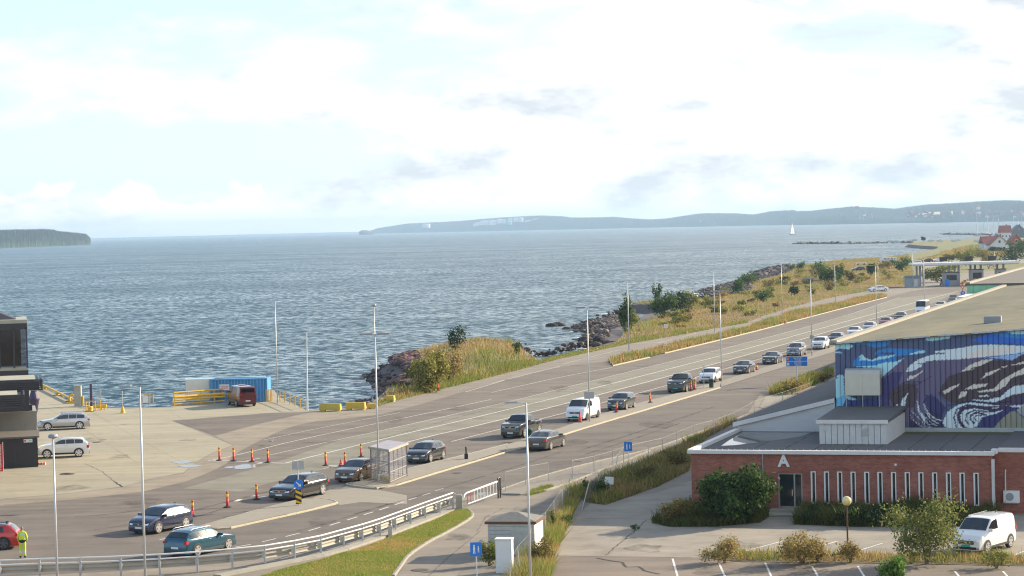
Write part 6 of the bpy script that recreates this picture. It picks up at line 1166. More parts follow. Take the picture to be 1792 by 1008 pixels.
e_ = loc[-1]; MB().tube([e_ + np.array([0, 0, hR]), e_ + np.array([.18, 0, hR - .1]), e_ + np.array([.25, .05, .5]), e_ + np.array([.25, .05, 0])], .045, 8).build('end_post', 'galv', gr)
q = G(683, 940); bx = thing('utility_post', 'short grey utility post on the edge of the lawn', 'post', q); MB().box((0, 0, .3), (.24, .2, .6)).build('case', 'galv', bx); MB().box((0, 0, .62), (.28, .24, .04)).build('lid', 'conc', bx)
q = G(804, 893); cp = thing('stone_post', 'thick concrete gate post at the end of the guard rail', 'post', q); MB().prism([(-.2, -.2), (.2, -.2), (.2, .2), (-.2, .2)], 0, .92).build('shaft', 'conc', cp); MB().hexa([(-.2, -.2, .92), (.2, -.2, .92), (.2, .2, .92), (-.2, .2, .92)], [(-.12, -.12, 1.0), (.12, -.12, 1.0), (.12, .12, 1.0), (-.12, .12, 1.0)]).build('cap', 'conc', cp)
# barrier gate across the footway
a, b_ = G(808, 893), G(872, 872); gt = thing('barrier_gate', 'white and red barrier gate across the footway', 'gate', a); d = b_ - a; Lg = np.linalg.norm(d); u_ = d / Lg
A_ = lambda s_, z: (u_[0] * s_ * Lg, u_[1] * s_ * Lg, z)
MB().tube([A_(0.02, .55), A_(.08, .92), A_(.14, 1.0), A_(.98, 1.12)], .055, 8).build('top_bar', 'white', gt, True); MB().tube([A_(.16, .28), A_(.96, .36)], .03, 6).build('bottom_bar', 'white', gt)
for i in range(10): s_ = .16 + .8 * i / 9; MB().tube([A_(s_, .28 + .08 * (s_ - .16)), A_(s_, 1.0 + .12 * (s_ - .14))], .022, 6).build('bar', 'white' if i not in (0, 1) else 'red', gt)
MB().tube([A_(1.0, 0), A_(1.0, 1.3)], .05, 8).build('latch_post', 'dark', gt); MB().tube([A_(1.06, 0), A_(1.06, 1.35)], .05, 8).build('latch_post', 'dark', gt); MB().tube([A_(1.0, 1.3), A_(1.06, 1.35)], .04, 6).build('latch_head', 'dark', gt); MB().box(A_(.55, .62), (.5, .04, .18)).build('gate_plate', 'white', gt)
# glass shelter
sc_ = [(650, 840), (682, 846), (712, 833), (680, 828)]; sg = [G(x, y, .1) for x, y in sc_]; sh_ = thing('glass_shelter', 'small grey framed shelter with dirty perspex walls on the median', 'shelter', sg[1]); S_ = [g - sg[1] for g in sg]; HS = 2.25
m = bpy.data.materials.new('dirty_perspex'); m.use_nodes = True; tt = m.node_tree; b = tt.nodes['Principled BSDF']; b.inputs['Base Color'].default_value = (.36, .37, .41, 1); b.inputs['Roughness'].default_value = .35; tr = N(tt, 'ShaderNodeBsdfTransparent'); mx = N(tt, 'ShaderNodeMixShader'); nz1 = N(tt, 'ShaderNodeTexNoise'); nz1.inputs['Scale'].default_value = 2.2; nz1.inputs['Detail'].default_value = 5; co_ = N(tt, 'ShaderNodeTexCoord'); L(tt, co_.outputs['Object'], nz1.inputs['Vector']); L(tt, RAMP(tt, nz1.outputs[0], [(.3, .20), (.7, .42)]), mx.inputs[0]); L(tt, tr.outputs[0], mx.inputs[1]); L(tt, b.outputs[0], mx.inputs[2]); L(tt, mx.outputs[0], tt.nodes['Material Output'].inputs[0]); M['perspex'] = m
M['shframe'] = mat('shelter_frame', (.36, .33, .33), .6, .2, .4, 3)
for s_ in S_: MB().box((s_[0], s_[1], HS / 2), (.08, .08, HS), R_(20)).build('post', 'shframe', sh_)
for i in range(4):
    a, b_ = S_[i], S_[(i + 1) % 4]; n = 4 if i in (1, 3) else 3
    if i == 2: pass
    for j in range(n):
        p0, p1 = a + (b_ - a) * (j / n + .02), a + (b_ - a) * ((j + 1) / n - .02)
        for z0, z1 in ((.12, .75), (.80, 1.45), (1.5, HS - .05)): MB().add([(p0[0], p0[1], z0), (p1[0], p1[1], z0), (p1[0], p1[1], z1), (p0[0], p0[1], z1)], [(0, 1, 2, 3)]).build('pane', 'perspex', sh_)
        if j: p = a + (b_ - a) * j / n; MB().box((p[0], p[1], HS / 2), (.028, .028, HS - .05)).build('mullion', 'shframe', sh_)
    for z in (.1, .775, 1.475, HS - .02): dd = b_ - a; MB().box(((a + b_)[0] / 2, (a + b_)[1] / 2, z), (np.linalg.norm(dd), .045, .05), math.atan2(dd[1], dd[0])).build('rail', 'shframe', sh_)
cen = sum(S_) / 4; ov = [cen + (s_ - cen) * 1.14 for s_ in S_]; MB().hexa([(o[0], o[1], HS) for o in ov], [(o[0], o[1], HS + .12) for o in ov]).build('roof_edge', M['kerb'], sh_); ov2 = [cen + (s_ - cen) * 1.08 for s_ in S_]
MB().hexa([(o[0], o[1], HS + .10) for o in ov2], [(o[0], o[1], HS + .15) for o in ov2]).build('roof', mat('shelter_roof', (.40, .38, .40), .5, 0, .8, 1.2, (.28, .22, .26)), sh_)
blades('shelter_weeds', 'dry weeds at the foot of the glass shelter', XY([(648, 842), (682, 848), (690, 844), (655, 834)]), 500, .1, .35, .04, None, .6, .1, seed=20, patch=1)
# keep-right sign
q = G(523, 884, .1); ks = thing('keep_right_sign', 'round blue keep-right arrow sign above a black and yellow chevron board', 'traffic sign', q); k = q[1] / FPX; zz = lambda y: (884 - y) * k
MB().tube([(0, 0, 0), (0, 0, zz(806))], .035, 8).build('pole', 'pole', ks)
MB().tube([(.02, -.08, zz(847)), (.02, -.06, zz(847))], .31, 24).build('disc', 'signblue', ks); ar = MB(); z0 = zz(847)
def flat(mb, pts, y): mb.add([(x_, y, z_) for x_, z_ in pts], [tuple(range(len(pts)))])
rot = lambda x_, z_: (.02 + (x_ * .7071 + z_ * .7071), z0 + (-x_ * .7071 + z_ * .7071))
flat(ar, [rot(*p) for p in ((-.2, -.035), (.07, -.035), (.07, -.12), (.22, 0), (.07, .12), (.07, .035), (-.2, .035))], -.085); ar.build('arrow', 'white', ks)
cb = MB().box((0, -.05, zz(869)), (.38, .03, zz(856) - zz(882))).build('chevron_board', 'black', ks); zb0, zb1 = zz(882), zz(856); st2 = MB(); hh2 = (zb1 - zb0)
for i in range(3):
    z_ = zb0 + hh2 * (i * .34 - .03); flat(st2, [(-.19, max(zb0, z_ + .14)), (.19, max(zb0, z_ - .03)), (.19, min(zb1, z_ + .13)), (-.19, min(zb1, z_ + .30))], -.068)
st2.build('stripe', 'yellow', cb)
for x_ in (-.2, .22): MB().box((x_, .04, zz(814)), (.36, .03, .55)).build('sign_back', 'galv', ks)
# other signs
def sign_on_pole(name, label, x, yb, yt, w, h, m, cat='traffic sign', zc=0.0, r=.03, mark=None, tilt=0):
    q = G(x, yb, zc); k = q[1] / FPX; t = thing(name, label, cat, q, tilt); H = (yb - yt) * k; MB().tube([(0, 0, 0), (0, 0, H - .02)], r, 8).build('pole', 'pole', t); MB().box((0, -.05, H - h / 2), (w, .03, h)).build('panel', m, t)
    MB().box((0, -.055, H - h / 2), (w * .9, .03, h * .93)).build('panel_face', m, t) if mark is None else mark(t, H - h / 2)
    return t
def ped(t, z):
    s = MB(); 
    for dx, sc2 in ((-.09, 1.0), (.12, .72)):
        hh = .30 * sc2; s.tube([(dx, -.085, z + .18 * sc2), (dx, -.07, z + .18 * sc2)], .045 * sc2, 10); flat(s, [(dx - .05 * sc2, z - .02), (dx + .05 * sc2, z - .02), (dx + .045 * sc2, z + .13 * sc2), (dx - .045 * sc2, z + .13 * sc2)], -.075); flat(s, [(dx - .05 * sc2, z - .22 * sc2), (dx - .01, z - .22 * sc2), (dx, z - .02), (dx - .04 * sc2, z - .02)], -.075); flat(s, [(dx + .02, z - .22 * sc2), (dx + .06 * sc2, z - .22 * sc2), (dx + .04 * sc2, z - .02), (dx, z - .02)], -.075)
    s.build('symbol', 'white', t)
sign_on_pole('footway_sign', 'blue footway sign with adult and child, standing by the white cabinet', 835, 1042, 948, .56, .68, 'signblue', mark=ped); sign_on_pole('footway_sign', 'blue footway sign with adult and child on the far verge', 1100, 822, 773, .58, .68, 'signblue', mark=ped)
sign_on_pole('lane_sign', 'small white sign on a thin pole beside the white crossover', 1232, 680, 638, .22, .24, 'white', zc=.06); 
t_ = sign_on_pole('path_sign', 'white square sign on a pole set in a concrete block by the shore path', 1166, 607, 567, .55, .55, 'white', zc=.3); MB().box((0, 0, -.1), (1.0, .7, .55)).build('foot_block', 'conc', t_)
q = G(1066, 866); wb_ = thing('blank_board', 'blank white board tilted on a leaning post in the weeds', 'sign', q, R_(-8)); k = q[1] / FPX; MB().tube([(.05, .03, 0), (.1, .03, .95)], .03, 6).build('post', 'galv', wb_); MB().hexa([(-.30, -.03, .72), (.30, -.03, .68), (.30, 0, .68), (-.30, 0, .72)], [(-.25, .02, 1.20), (.33, .02, 1.17), (.33, .05, 1.17), (-.25, .05, 1.20)]).build('panel', 'white', wb_)
q = G(1395, 674); bs = thing('direction_sign', 'blue motor-road direction sign with white lettering on a single post', 'road sign', q); k = q[1] / FPX; H0, H1 = (674 - 641) * k, (674 - 623.5) * k; Wd = (1414 - 1376) * k
MB().tube([(0, .05, 0), (0, .05, H1 - .2)], .07, 8).build('pole', 'pole', bs); MB().box((0, -.05, (H0 + H1) / 2), (Wd, .05, H1 - H0)).build('panel', 'white', bs); f_ = MB(); hm = (H0 + H1) / 2
for z0, z1 in ((H0 + .05, hm - .03), (hm + .03, H1 - .05)): f_.box((0, -.08, (z0 + z1) / 2), (Wd - .1, .02, z1 - z0))
pf = f_.build('panel_face', 'signblue', bs)
for tx_, z in (('Sentrum', hm + (H1 - hm) * .68), ('Tønsb.', hm + (H1 - hm) * .30), ('Horten', H0 + (hm - H0) * .70), ('Havna', H0 + (hm - H0) * .30)):
    me = text_mesh(tx_, .27, .004)
    for v in me.vertices: v.co = Vector((v.co.x, -v.co.z, v.co.y))
    lt = link('lettering', me, 'white', bs); lt.location = (.12, -.10, z)
MB().box((-Wd * .40, -.10, hm + (H1 - hm) * .5), (.24, .02, .34)).build('emblem', 'red', bs); MB().tube([(-Wd * .40, -.125, hm + (H1 - hm) * .5), (-Wd * .40, -.11, hm + (H1 - hm) * .5)], .08, 10).build('emblem_mark', 'refl', bs); MB().box((-Wd * .40, -.10, H0 + (hm - H0) * .5), (.26, .02, .28)).build('symbol', 'plate', bs)
# give-way and ring sign near the far hall
q = G(1685, 530); rs = thing('ring_road_sign', 'red triangle above a blue round sign next to the green sheeting wall', 'traffic sign', q); k = q[1] / FPX
MB().tube([(0, 0, 0), (0, 0, 4.2)], .05, 8).build('pole', 'dark', rs); zc_ = (530 - 513) * k; MB().tube([(0, -.08, zc_), (0, -.05, zc_)], 4.0 * k, 20).build('disc', 'signblue', rs); zt_ = (530 - 503) * k; s = MB(); flat(s, [(-4 * k, zt_ + 3 * k), (0, zt_ - 4 * k), (4 * k, zt_ + 3 * k)], -.06); s.build('triangle', 'red', rs); s = MB(); flat(s, [(-2 * k, zt_ + 2 * k), (0, zt_ - 1.8 * k), (2 * k, zt_ + 2 * k)], -.07); s.build('triangle_face', 'white', rs)
MB().tube([(0, -.10, zc_), (0, -.09, zc_)], 1.8 * k, 14).build('disc_ring', 'white', rs); MB().tube([(0, -.12, zc_), (0, -.11, zc_)], 1.1 * k, 14).build('disc_centre', 'signblue', rs)
# bins and bollard
M['bingreen'] = mat('bin_green', (.02, .06, .05), .5)
def bin_(x, y, label, m, z=.07):
    q = G(x, y, z); t = thing('litter_bin', label, 'bin', q, .3, 'litter bins on the median'); MB().lathe([(.24, 0), (.27, .75), (.29, .78)], (0, 0, 0), 10).build('body', m, t); MB().lathe([(.30, .78), (.30, .86), (.18, .97)], (0, 0, 0), 10).build('lid', m, t); MB().box((0, -.27, .70), (.26, .06, .1)).build('slot', 'dark', t)
bin_(927, 770, 'dark green litter bin between the black pickup and the grey sedan', 'bingreen'); bin_(1245, 678, 'green litter bin at the rounded end of the median', 'bingreen')
q = G(816, 803, .1); pm = thing('ticket_post', 'black ticket post with square foot on the median', 'bollard', q); MB().box((0, 0, .2), (.28, .28, .4)).build('foot', 'dark', pm); MB().tube([(0, 0, .4), (0, 0, .85)], .06, 8).build('post', 'dark', pm); MB().tube([(0, 0, .85), (0, 0, .95)], [.09, .05], 8).build('head', 'dark', pm)
# small substation, white cabinet
q = G(853, 975); sb_ = thing('substation', 'small grey boarded substation with low hipped gravel roof', 'hut', G(855, 972), R_(-12)); k = G(855, 972)[1] / FPX; ws, hs = 2.55, 1.72
for i in range(8): MB().box((ws / 2, 0, .1 + (i + .5) * hs / 8 - .02), (ws, .06 + .01 * (i % 2), hs / 8 - .012)).build('cladding_board', M['mid_'] if 'mid_' in M else 'galv', sb_)
MB().box((ws / 2, 1.2, hs / 2), (ws - .05, 2.3, hs)).build('wall', 'galv', sb_); MB().box((ws, 1.2, hs / 2), (.06, 2.35, hs)).build('side_wall', 'white', sb_); MB().box((1.75, -.05, .80), (.95, .04, 1.45)).build('door', 'galv', sb_)
r = MB(); zr = hs; r.hexa([(-.15, -.15, zr), (ws + .15, -.15, zr), (ws + .15, 2.5, zr), (-.15, 2.5, zr)], [(-.15, -.15, zr + .14), (ws + .15, -.15, zr + .14), (ws + .15, 2.5, zr + .14), (-.15, 2.5, zr + .14)]); r.build('roof_edge', 'rust', sb_)
r = MB(); r.hexa([(-.1, -.1, zr + .142), (ws + .1, -.1, zr + .142), (ws + .1, 2.45, zr + .142), (-.1, 2.45, zr + .142)], [(ws * .42, 1.0, zr + .52), (ws * .58, 1.0, zr + .52), (ws * .58, 1.3, zr + .52), (ws * .42, 1.3, zr + .52)]); r.build('roof', mat('roof_shingle', (.22, .21, .19), .95, 0, .7, 4, (.13, .125, .115)), sb_)
q = G(868, 1003); wc = thing('white_cabinet', 'tall white electrical cabinet beside the small substation', 'cabinet', q, R_(-10)); MB().box((.42, .3, .86), (.84, .6, 1.72)).build('casing', 'white', wc); MB().box((.42, .28, 1.75), (.90, .68, .06)).build('lid', 'white', wc); MB().box((.42, -.012, .85), (.74, .02, 1.5)).build('door', 'white', wc)
# chain-link fences
def fence(name, label, px, hgt, lean=None, mesh=True, pm='galv'):
    w = [G(x, y) for x, y in px]; t = thing(name, label, 'fence', w[0]); l = [g - w[0] for g in w]
    for i, g in enumerate(l):
        dx, dy = (lean[i] if lean else (0, 0)); MB().tube([g, g + np.array([dx, dy, hgt])], .03, 6).build('post', pm, t)
    if mesh:
        s = MB(); wd = .0025
        for (a, b_), i in zip(zip(l[:-1], l[1:]), range(99)):
            d = b_ - a; Lf = np.linalg.norm(d); d = d / Lf; la = np.array([*(lean[i] if lean else (0, 0)), 0]); lb_ = np.array([*(lean[i + 1] if lean else (0, 0)), 0]); n = int((Lf + hgt) / .075)
            def pt(s_, z): u = s_ / Lf; return a + d * s_ + (la * (1 - u) + lb_ * u) * z / hgt + np.array([0, 0, z])
            for j in range(n):
                o = j * .075
                for sg_ in (1, -1):
                    s0, s1 = max(0, o - hgt), min(Lf, o); z0, z1 = o - s0, o - s1
                    if sg_ < 0: s0, s1 = Lf - s0, Lf - s1
                    p0, p1 = pt(s0, z0), pt(s1, z1); e = np.array([0, 0, wd]); s.add([p0 - e, p1 - e, p1 + e, p0 + e], [(0, 1, 2, 3)])
        tag(s.build('wire_mesh', 'wire', t), kind='stuff')
        MB().tube([g + np.array([*(lean[i] if lean else (0, 0)), hgt]) for i, g in enumerate(l)], .007, 5).build('top_wire', 'wire', t)
fence('wire_fence', 'sagging chain-link fence beside the small substation', [(893, 1040), (910, 1010), (926, 985), (941, 956), (955, 945), (969, 922), (985, 900), (995, 878)], 1.55, [(0, 0), (-.1, 0), (.05, 0), (-.06, .1), (0, 0), (.05, 0), (0, 0), (.1, 0)], True)
fence('leaning_fence', 'leaning chain-link fence posts tangled in green weeds', [(1018, 894), (1040, 872), (1074, 838), (1092, 824)], 1.7, [(.5, .2), (.45, .1), (.35, .2), (.0, 0)], True)
fence('footway_fence', 'thin see-through wire fence along the far side of the footway', [(885, 860), (920, 850), (960, 842), (1002, 838), (1040, 830), (1073, 820), (1100, 810), (1135, 802), (1160, 796), (1185, 785), (1215, 772), (1250, 762), (1283, 749), (1320, 727), (1370, 710), (1420, 692)], 1.3, None, True)
# yellow concrete barriers
def barrier(x0, x1, yb, label, z=0, hpx=13):
    a, b_ = G(x0, yb), G(x1, yb); t = thing('concrete_barrier', label, 'barrier', (a + b_) / 2, math.atan2((b_ - a)[1], (b_ - a)[0]), 'yellow concrete barriers by the water'); Lb = np.linalg.norm(b_ - a); h = hpx * a[1] / FPX
    s = MB(); s.hexa([(-Lb / 2, -.28, .12), (Lb / 2, -.28, .12), (Lb / 2, .28, .12), (-Lb / 2, .28, .12)], [(-Lb / 2 + .05, -.2, h), (Lb / 2 - .05, -.2, h), (Lb / 2 - .05, .2, h), (-Lb / 2 + .05, .2, h)]); s.build('block', 'yconc', t)
    for s_ in (-1, 1): MB().box((s_ * Lb * .34, 0, .06), (Lb * .22, .56, .125)).build('foot', 'yconc', t)
barrier(560, 597, 719.5, 'yellow barrier nearest the flagpole'); barrier(606, 640, 717, 'second yellow barrier, in front of the lamp post'); barrier(676, 691, 703, 'short yellow barrier overgrown by grass', hpx=11); barrier(643, 660, 715, 'grey overgrown barrier end beside the second yellow barrier', hpx=9)
# containers, ramp rails, berth gear
def container(loc, rz, Lc, m, label, sidew=2.44, h=2.5, door='bluesteel'):
    t = thing('shipping_container', label, 'container', loc, rz, 'containers on the quay'); n = 17
    for sy in (0, 1):
        s = MB(); vs = []; pr = []
        for i in range(n):
            x0 = .12 + i * (Lc - .24) / n; st_ = (Lc - .24) / n; pr += [(x0, 0), (x0 + st_ * .35, 0), (x0 + st_ * .5, .13), (x0 + st_ * .85, .13)]
        pr.append((Lc - .12, 0)); yb = 0.03 if sy == 0 else sidew - .03; sg_ = 1 if sy == 0 else -1
        for x_, y_ in pr: vs += [(x_, yb + sg_ * y_, .15), (x_, yb + sg_ * y_, h - .1)]
        s.add(vs, [(2 * i, 2 * i + 2, 2 * i + 3, 2 * i + 1) for i in range(len(pr) - 1)]); s.build('side_wall', m, t)
    s = MB()
    for x_ in (.06, Lc - .06):
        for y_ in (.06, sidew - .06): s.box((x_, y_, h / 2), (.13, .13, h))
    for z in (.08, h - .06):
        for y_ in (.06, sidew - .06): s.box((Lc / 2, y_, z), (Lc - .26, .12, .13))
        for x_ in (.06, Lc - .06): s.box((x_, sidew / 2, z), (.12, sidew - .26, .13))
    s.build('frame', m, t); MB().box((Lc / 2, sidew / 2, h - .05), (Lc - .27, sidew - .27, .06)).build('roof', m, t); MB().box((Lc - .03, sidew / 2, h / 2), (.04, sidew - .27, h - .27)).build('end_wall', m, t)
    for k_ in (0, 1): MB().box((.03, sidew * (.27 + .46 * k_), h / 2), (.05, sidew * .43, h - .28)).build('door', door, t); MB().tube([(-.02, sidew * (.40 + .2 * k_), .2), (-.02, sidew * (.40 + .2 * k_), h - .2)], .02, 6).build('lock_bar', 'galv', t)
    return t
M['lightblue'] = mat('pale_blue_container', (.42, .58, .66), .5, 0, .4, 1.5, (.32, .45, .52)); M['cream'] = mat('cream_container', (.80, .77, .66), .6, 0, .5, 1.5, (.62, .60, .52))
q = G(369, 705); bc = container((q[0], q[1], 0), R_(-3), 6.06, 'bluesteel', 'blue corrugated shipping container with a white notice behind the maroon minivan')
nt = MB().box((1.5, -.04, 1.62), (1.05, .03, .62)).build('notice', 'white', bc); me = text_mesh('ADGANG\nFORBUDT', .19, .003)
for v in me.vertices: v.co = Vector((v.co.x, -v.co.z, v.co.y))
lt = link('lettering', me, 'red', nt); lt.location = (1.5, -.065, 1.62)
q2 = G(322, 707); wcn = container((q2[0], q2[1] + 1.2, 0), R_(6), 8.5, 'lightblue', 'long pale container with a cream end wall, left of the blue container', door='cream')
MB().box((1.3, -.03, 1.35), (2.5, .05, 2.3)).build('end_panel', 'cream', wcn)
def yrail(label, px, n, hgt, rails, name='yellow_rail', r=.07, group=None):
    w = [G(x, y) for x, y in px]; t = thing(name, label, 'railing', w[0], 0, group); l = [g - w[0] for g in w]; tot = resample(l, 1.0)
    for i in range(n): p = l[0] + (l[-1] - l[0]) * i / (n - 1); MB().box((p[0], p[1], hgt / 2), (.10, .10, hgt)).build('post', 'yellow', t)
    for z, rr in rails: MB().tube([p + np.array([0, 0, z]) for p in l], rr, 6).build('rail', 'yellow', t)
yrail('heavy yellow triple rail in front of the containers', [(305, 711), (398, 704)], 5, 1.5, [(1.42, .09), (.95, .16), (.65, .12), (.2, .07)]); yrail('short yellow rail right of the maroon minivan', [(450, 703), (468, 702)], 3, 1.45, [(1.4, .08), (.95, .12), (.5, .07)])
yrail('thin yellow railing running down the quay edge to the flagpole', [(490, 701), (505, 706), (535, 718)], 6, 1.05, [(1.03, .035), (.55, .03)], 'quay_railing'); yrail('pale tube railing between container and quay lamp post', [(466, 703), (476, 702)], 5, 1.3, [(1.28, .03), (.7, .03), (.3, .03)], 'quay_railing'); yrail('low yellow quay kerb rail receding past the terminal', [(72, 677), (131, 706)], 7, .35, [(.34, .12)], 'quay_kerb_rail')
def simple(name, label, cat, x, y, parts):
    q = G(x, y); t = thing(name, label, cat, q); k = q[1] / FPX
    for nm, m, f in parts: s = MB(); f(s, k); s.build(nm, m, t)
    return t
simple('berth_cabinet', 'tall beige steel cabinet on the ferry berth', 'cabinet', 137, 711, [('casing', M['sandstone'], lambda s, k: s.box((0, 0, 18 * k), (12 * k, .6, 36 * k))), ('lid', 'galv', lambda s, k: s.box((0, 0, 36.5 * k), (13 * k, .7, k))), ('side_buffer', 'yellow', lambda s, k: s.box((8.5 * k, 0, 9 * k), (3 * k, .3, 18 * k)))])
simple('mooring_mast', 'violet steel mast with ladders at the ferry berth', 'mast', 160, 711, [('mast', 'purple', lambda s, k: s.tube([(0, 0, 0), (0, 0, 39 * k)], 2.4 * k, 10)), ('ladder', 'galv', lambda s, k: [s.box((10 * k + i * 3 * k, 0, 10 * k + i * 2.5 * k), (.06, .06, 20 * k)) for i in range(3)]), ('panel', 'galv', lambda s, k: s.box((16 * k, 0, 22 * k), (3 * k, .1, 14 * k)))])
simple('mooring_bollard', 'stubby yellow mooring bollard left of the yellow pipe', 'bollard', 158, 720, [('post', 'yellow', lambda s, k: s.lathe([(4.5 * k, 0), (4.2 * k, 5 * k), (5 * k, 7 * k), (4 * k, 9 * k)], (0, 0, 0), 12)), ('plate', 'rust', lambda s, k: s.box((0, 0, .02), (.9, .9, .04)))])
simple('yellow_pipe', 'thick horizontal yellow pipe fender at the ferry berth', 'fender', 175, 717, [('pipe', 'yellow', lambda s, k: s.tube([(-10 * k, 0, 6 * k), (12 * k, 0, 6.5 * k)], 3 * k, 10)), ('leg', 'yellow', lambda s, k: [s.box((x * k, 0, 2 * k), (2 * k, .2, 4 * k)) for x in (-7, 3, 9)])])
simple('berth_railing', 'thin yellow steel railing around the berth gear', 'railing', 165, 719, [('post', 'yellow', lambda s, k: [s.box((x * k, 0, 9 * k), (.09, .09, 18 * k)) for x in (-14, -9, 2, 11)]), ('rail', 'yellow', lambda s, k: s.tube([(-14 * k, 0, 17 * k), (2 * k, 0, 17 * k)], .05, 6))])
simple('berth_light', 'thin pole on a cone-shaped yellow foot on the apron', 'pole', 215, 723, [('foot', 'yellow', lambda s, k: s.lathe([(4.5 * k, 0), (4 * k, 2 * k), (1.2 * k, 12 * k)], (0, 0, 0), 10)), ('pole', 'pole', lambda s, k: s.tube([(0, 0, 12 * k), (0, 0, 38 * k)], .5 * k, 8)), ('head', 'lamphead', lambda s, k: s.box((-1.2 * k, 0, 37 * k), (3 * k, .2, 3 * k)))])
simple('board_stand', 'white notice board on two legs by the berth ramp', 'sign', 255, 713, [('panel', 'white', lambda s, k: s.box((0, 0, 14 * k), (11 * k, .05, 12 * k))), ('leg', 'lamphead', lambda s, k: [s.box((x * k, 0, 10 * k), (.08, .08, 21 * k)) for x in (-6, 6)])])
simple('yellow_gate', 'open yellow pipe gate behind the white notice board', 'gate', 262, 705, [('frame', 'yellow', lambda s, k: [s.box((x * k, 0, 8 * k), (.09, .09, 16 * k)) for x in (-8, 0, 6)]), ('rail', 'yellow', lambda s, k: s.tube([(-8 * k, 0, 15 * k), (6 * k, 0, 13 * k)], .05, 6))])
simple('yellow_hoop', 'yellow hoop on the quay edge beside the beige cabinet', 'buffer', 126, 706, [('hoop', 'yellow', lambda s, k: s.tube([(4 * k * math.cos(t_), 0, 9 * k + 7 * k * math.sin(t_)) for t_ in np.linspace(0, 6.2, 18)], .10, 6)), ('foot', 'yellow', lambda s, k: s.box((0, 0, .08), (.8, .4, .16)))])
for i, (x, y, lb) in enumerate(((79, 681, 'farthest yellow mooring cleat on the quay kerb'), (101, 692, 'middle yellow mooring cleat on the quay kerb'), (122, 703, 'nearest yellow mooring cleat on the quay kerb'))): simple('mooring_cleat', lb, 'cleat', x, y, [('body', 'yellow', lambda s, k: s.lathe([(3.5 * k, 0), (2.5 * k, 2 * k), (4 * k, 4 * k), (2 * k, 5 * k)], (0, 0, 0), 10)), ('base', 'rust', lambda s, k: s.box((0, 0, .03), (.9, .7, .06)))])
simple('striped_kerb', 'orange and white striped ramp kerb at the corner of the black shed', 'kerb', 73, 813, [('stripe', 'orange', lambda s, k: [s.box((x * k, 0, 2 * k), (2.2 * k, .3, 4 * k)) for x in (-5, 0, 5)]), ('body', 'white', lambda s, k: s.box((0, .02, 1.9 * k), (13.5 * k, .28, 3.6 * k)))])
simple('stump', 'dark wooden stump among the dry weeds between the lots', 'stump', 1285, 976, [('wood', 'wood', lambda s, k: s.lathe([(.10, 0), (.09, 18 * k), (.06, 21 * k)], (0, 0, 0), 8)), ('top', 'rust', lambda s, k: s.lathe([(.07, 21 * k), (.03, 22 * k)], (0, 0, 0), 8))])
simple('red_marker', 'short dark red marker stake in front of the white van', 'stake', 1691, 976, [('stake', 'maroon_', lambda s, k: s.box((0, 0, 9 * k), (.10, .08, 20 * k))), ('cap', 'dark', lambda s, k: s.box((0, 0, 19.5 * k), (.11, .09, .03)))]) if False else None
# ------------------------------------------------------------------ toll plaza and beyond
M['hutblue'] = mat('toll_hut', (.30, .36, .38), .6, 0, .3, 1); M['tile'] = mat('red_roof_tile', (.34, .10, .07), .8, 0, .5, .8, (.24, .07, .05)); M['slate'] = mat('slate_roof', (.16, .17, .20), .7, 0, .4, .8); M['hwhite'] = mat('white_timber', (.72, .72, .71), .7); M['hred'] = mat('red_timber', (.36, .12, .07), .8); M['pier'] = mat('pier_stone', (.16, .13, .12), .9, 0, .7, .15, (.09, .075, .07)); M['grassf'] = mat('far_grass', (.15, .165, .05), .95, 0, .8, .03, (.19, .145, .065), world_co=True)
DT_ = G(1607, 502)[1]; kt_ = DT_ / FPX
def X_(x, y=480): return GD(x, y, DT_)[0]
def Z_(y, x=1650): return GD(x, y, DT_)[2]
tp = thing('toll_canopy', 'long white flat toll canopy on grey pylons', 'canopy', (X_(1600), DT_, 0)); x0 = X_(1600); cwid = X_(1785) - x0; zc0 = Z_(463.2); zc1 = Z_(459.8)
MB().box((cwid / 2, 4, (zc0 + zc1) / 2), (cwid, 8, zc1 - zc0)).build('roof_slab', 'white', tp); MB().box((cwid / 2, 4, zc0 - .12), (cwid - .4, 7.6, .24)).build('soffit', 'galv', tp)
for px_ in (1609, 1615, 1621, 1666, 1676, 1683, 1704, 1712, 1722, 1751, 1762): MB().box((X_(px_) - x0, 4, zc0 / 2 - .1), (.45, .6, zc0 - .2)).build('pylon', 'lamphead', tp)
for px_ in (1659, 1704, 1745): MB().box((X_(px_) - x0, 6, zc1 + .8), (2.0, .2, 1.1)).build('signal_back', 'dark', tp)
for px_, wpx, y0, lb in ((1668, 26, 478, 'large grey toll booth in the middle lane'), (1713, 22, 474, 'grey toll booth right of the middle lane'), (1756, 16, 474, 'small toll booth at the right end of the canopy')):
    b_ = thing('toll_booth', lb, 'booth', (X_(px_), DT_ + 2, 0), 0, 'toll booths under the canopy'); w_ = wpx * kt_; h_ = Z_(y0); MB().box((0, 1.5, h_ / 2), (w_, 3, h_)).build('wall', 'lamphead', b_); MB().box((0, 1.5, h_ + .06), (w_ + .3, 3.3, .12)).build('roof', 'dark', b_); MB().box((0, -.03, h_ * .62), (w_ * .7, .05, h_ * .4)).build('pane', 'winglass', b_)
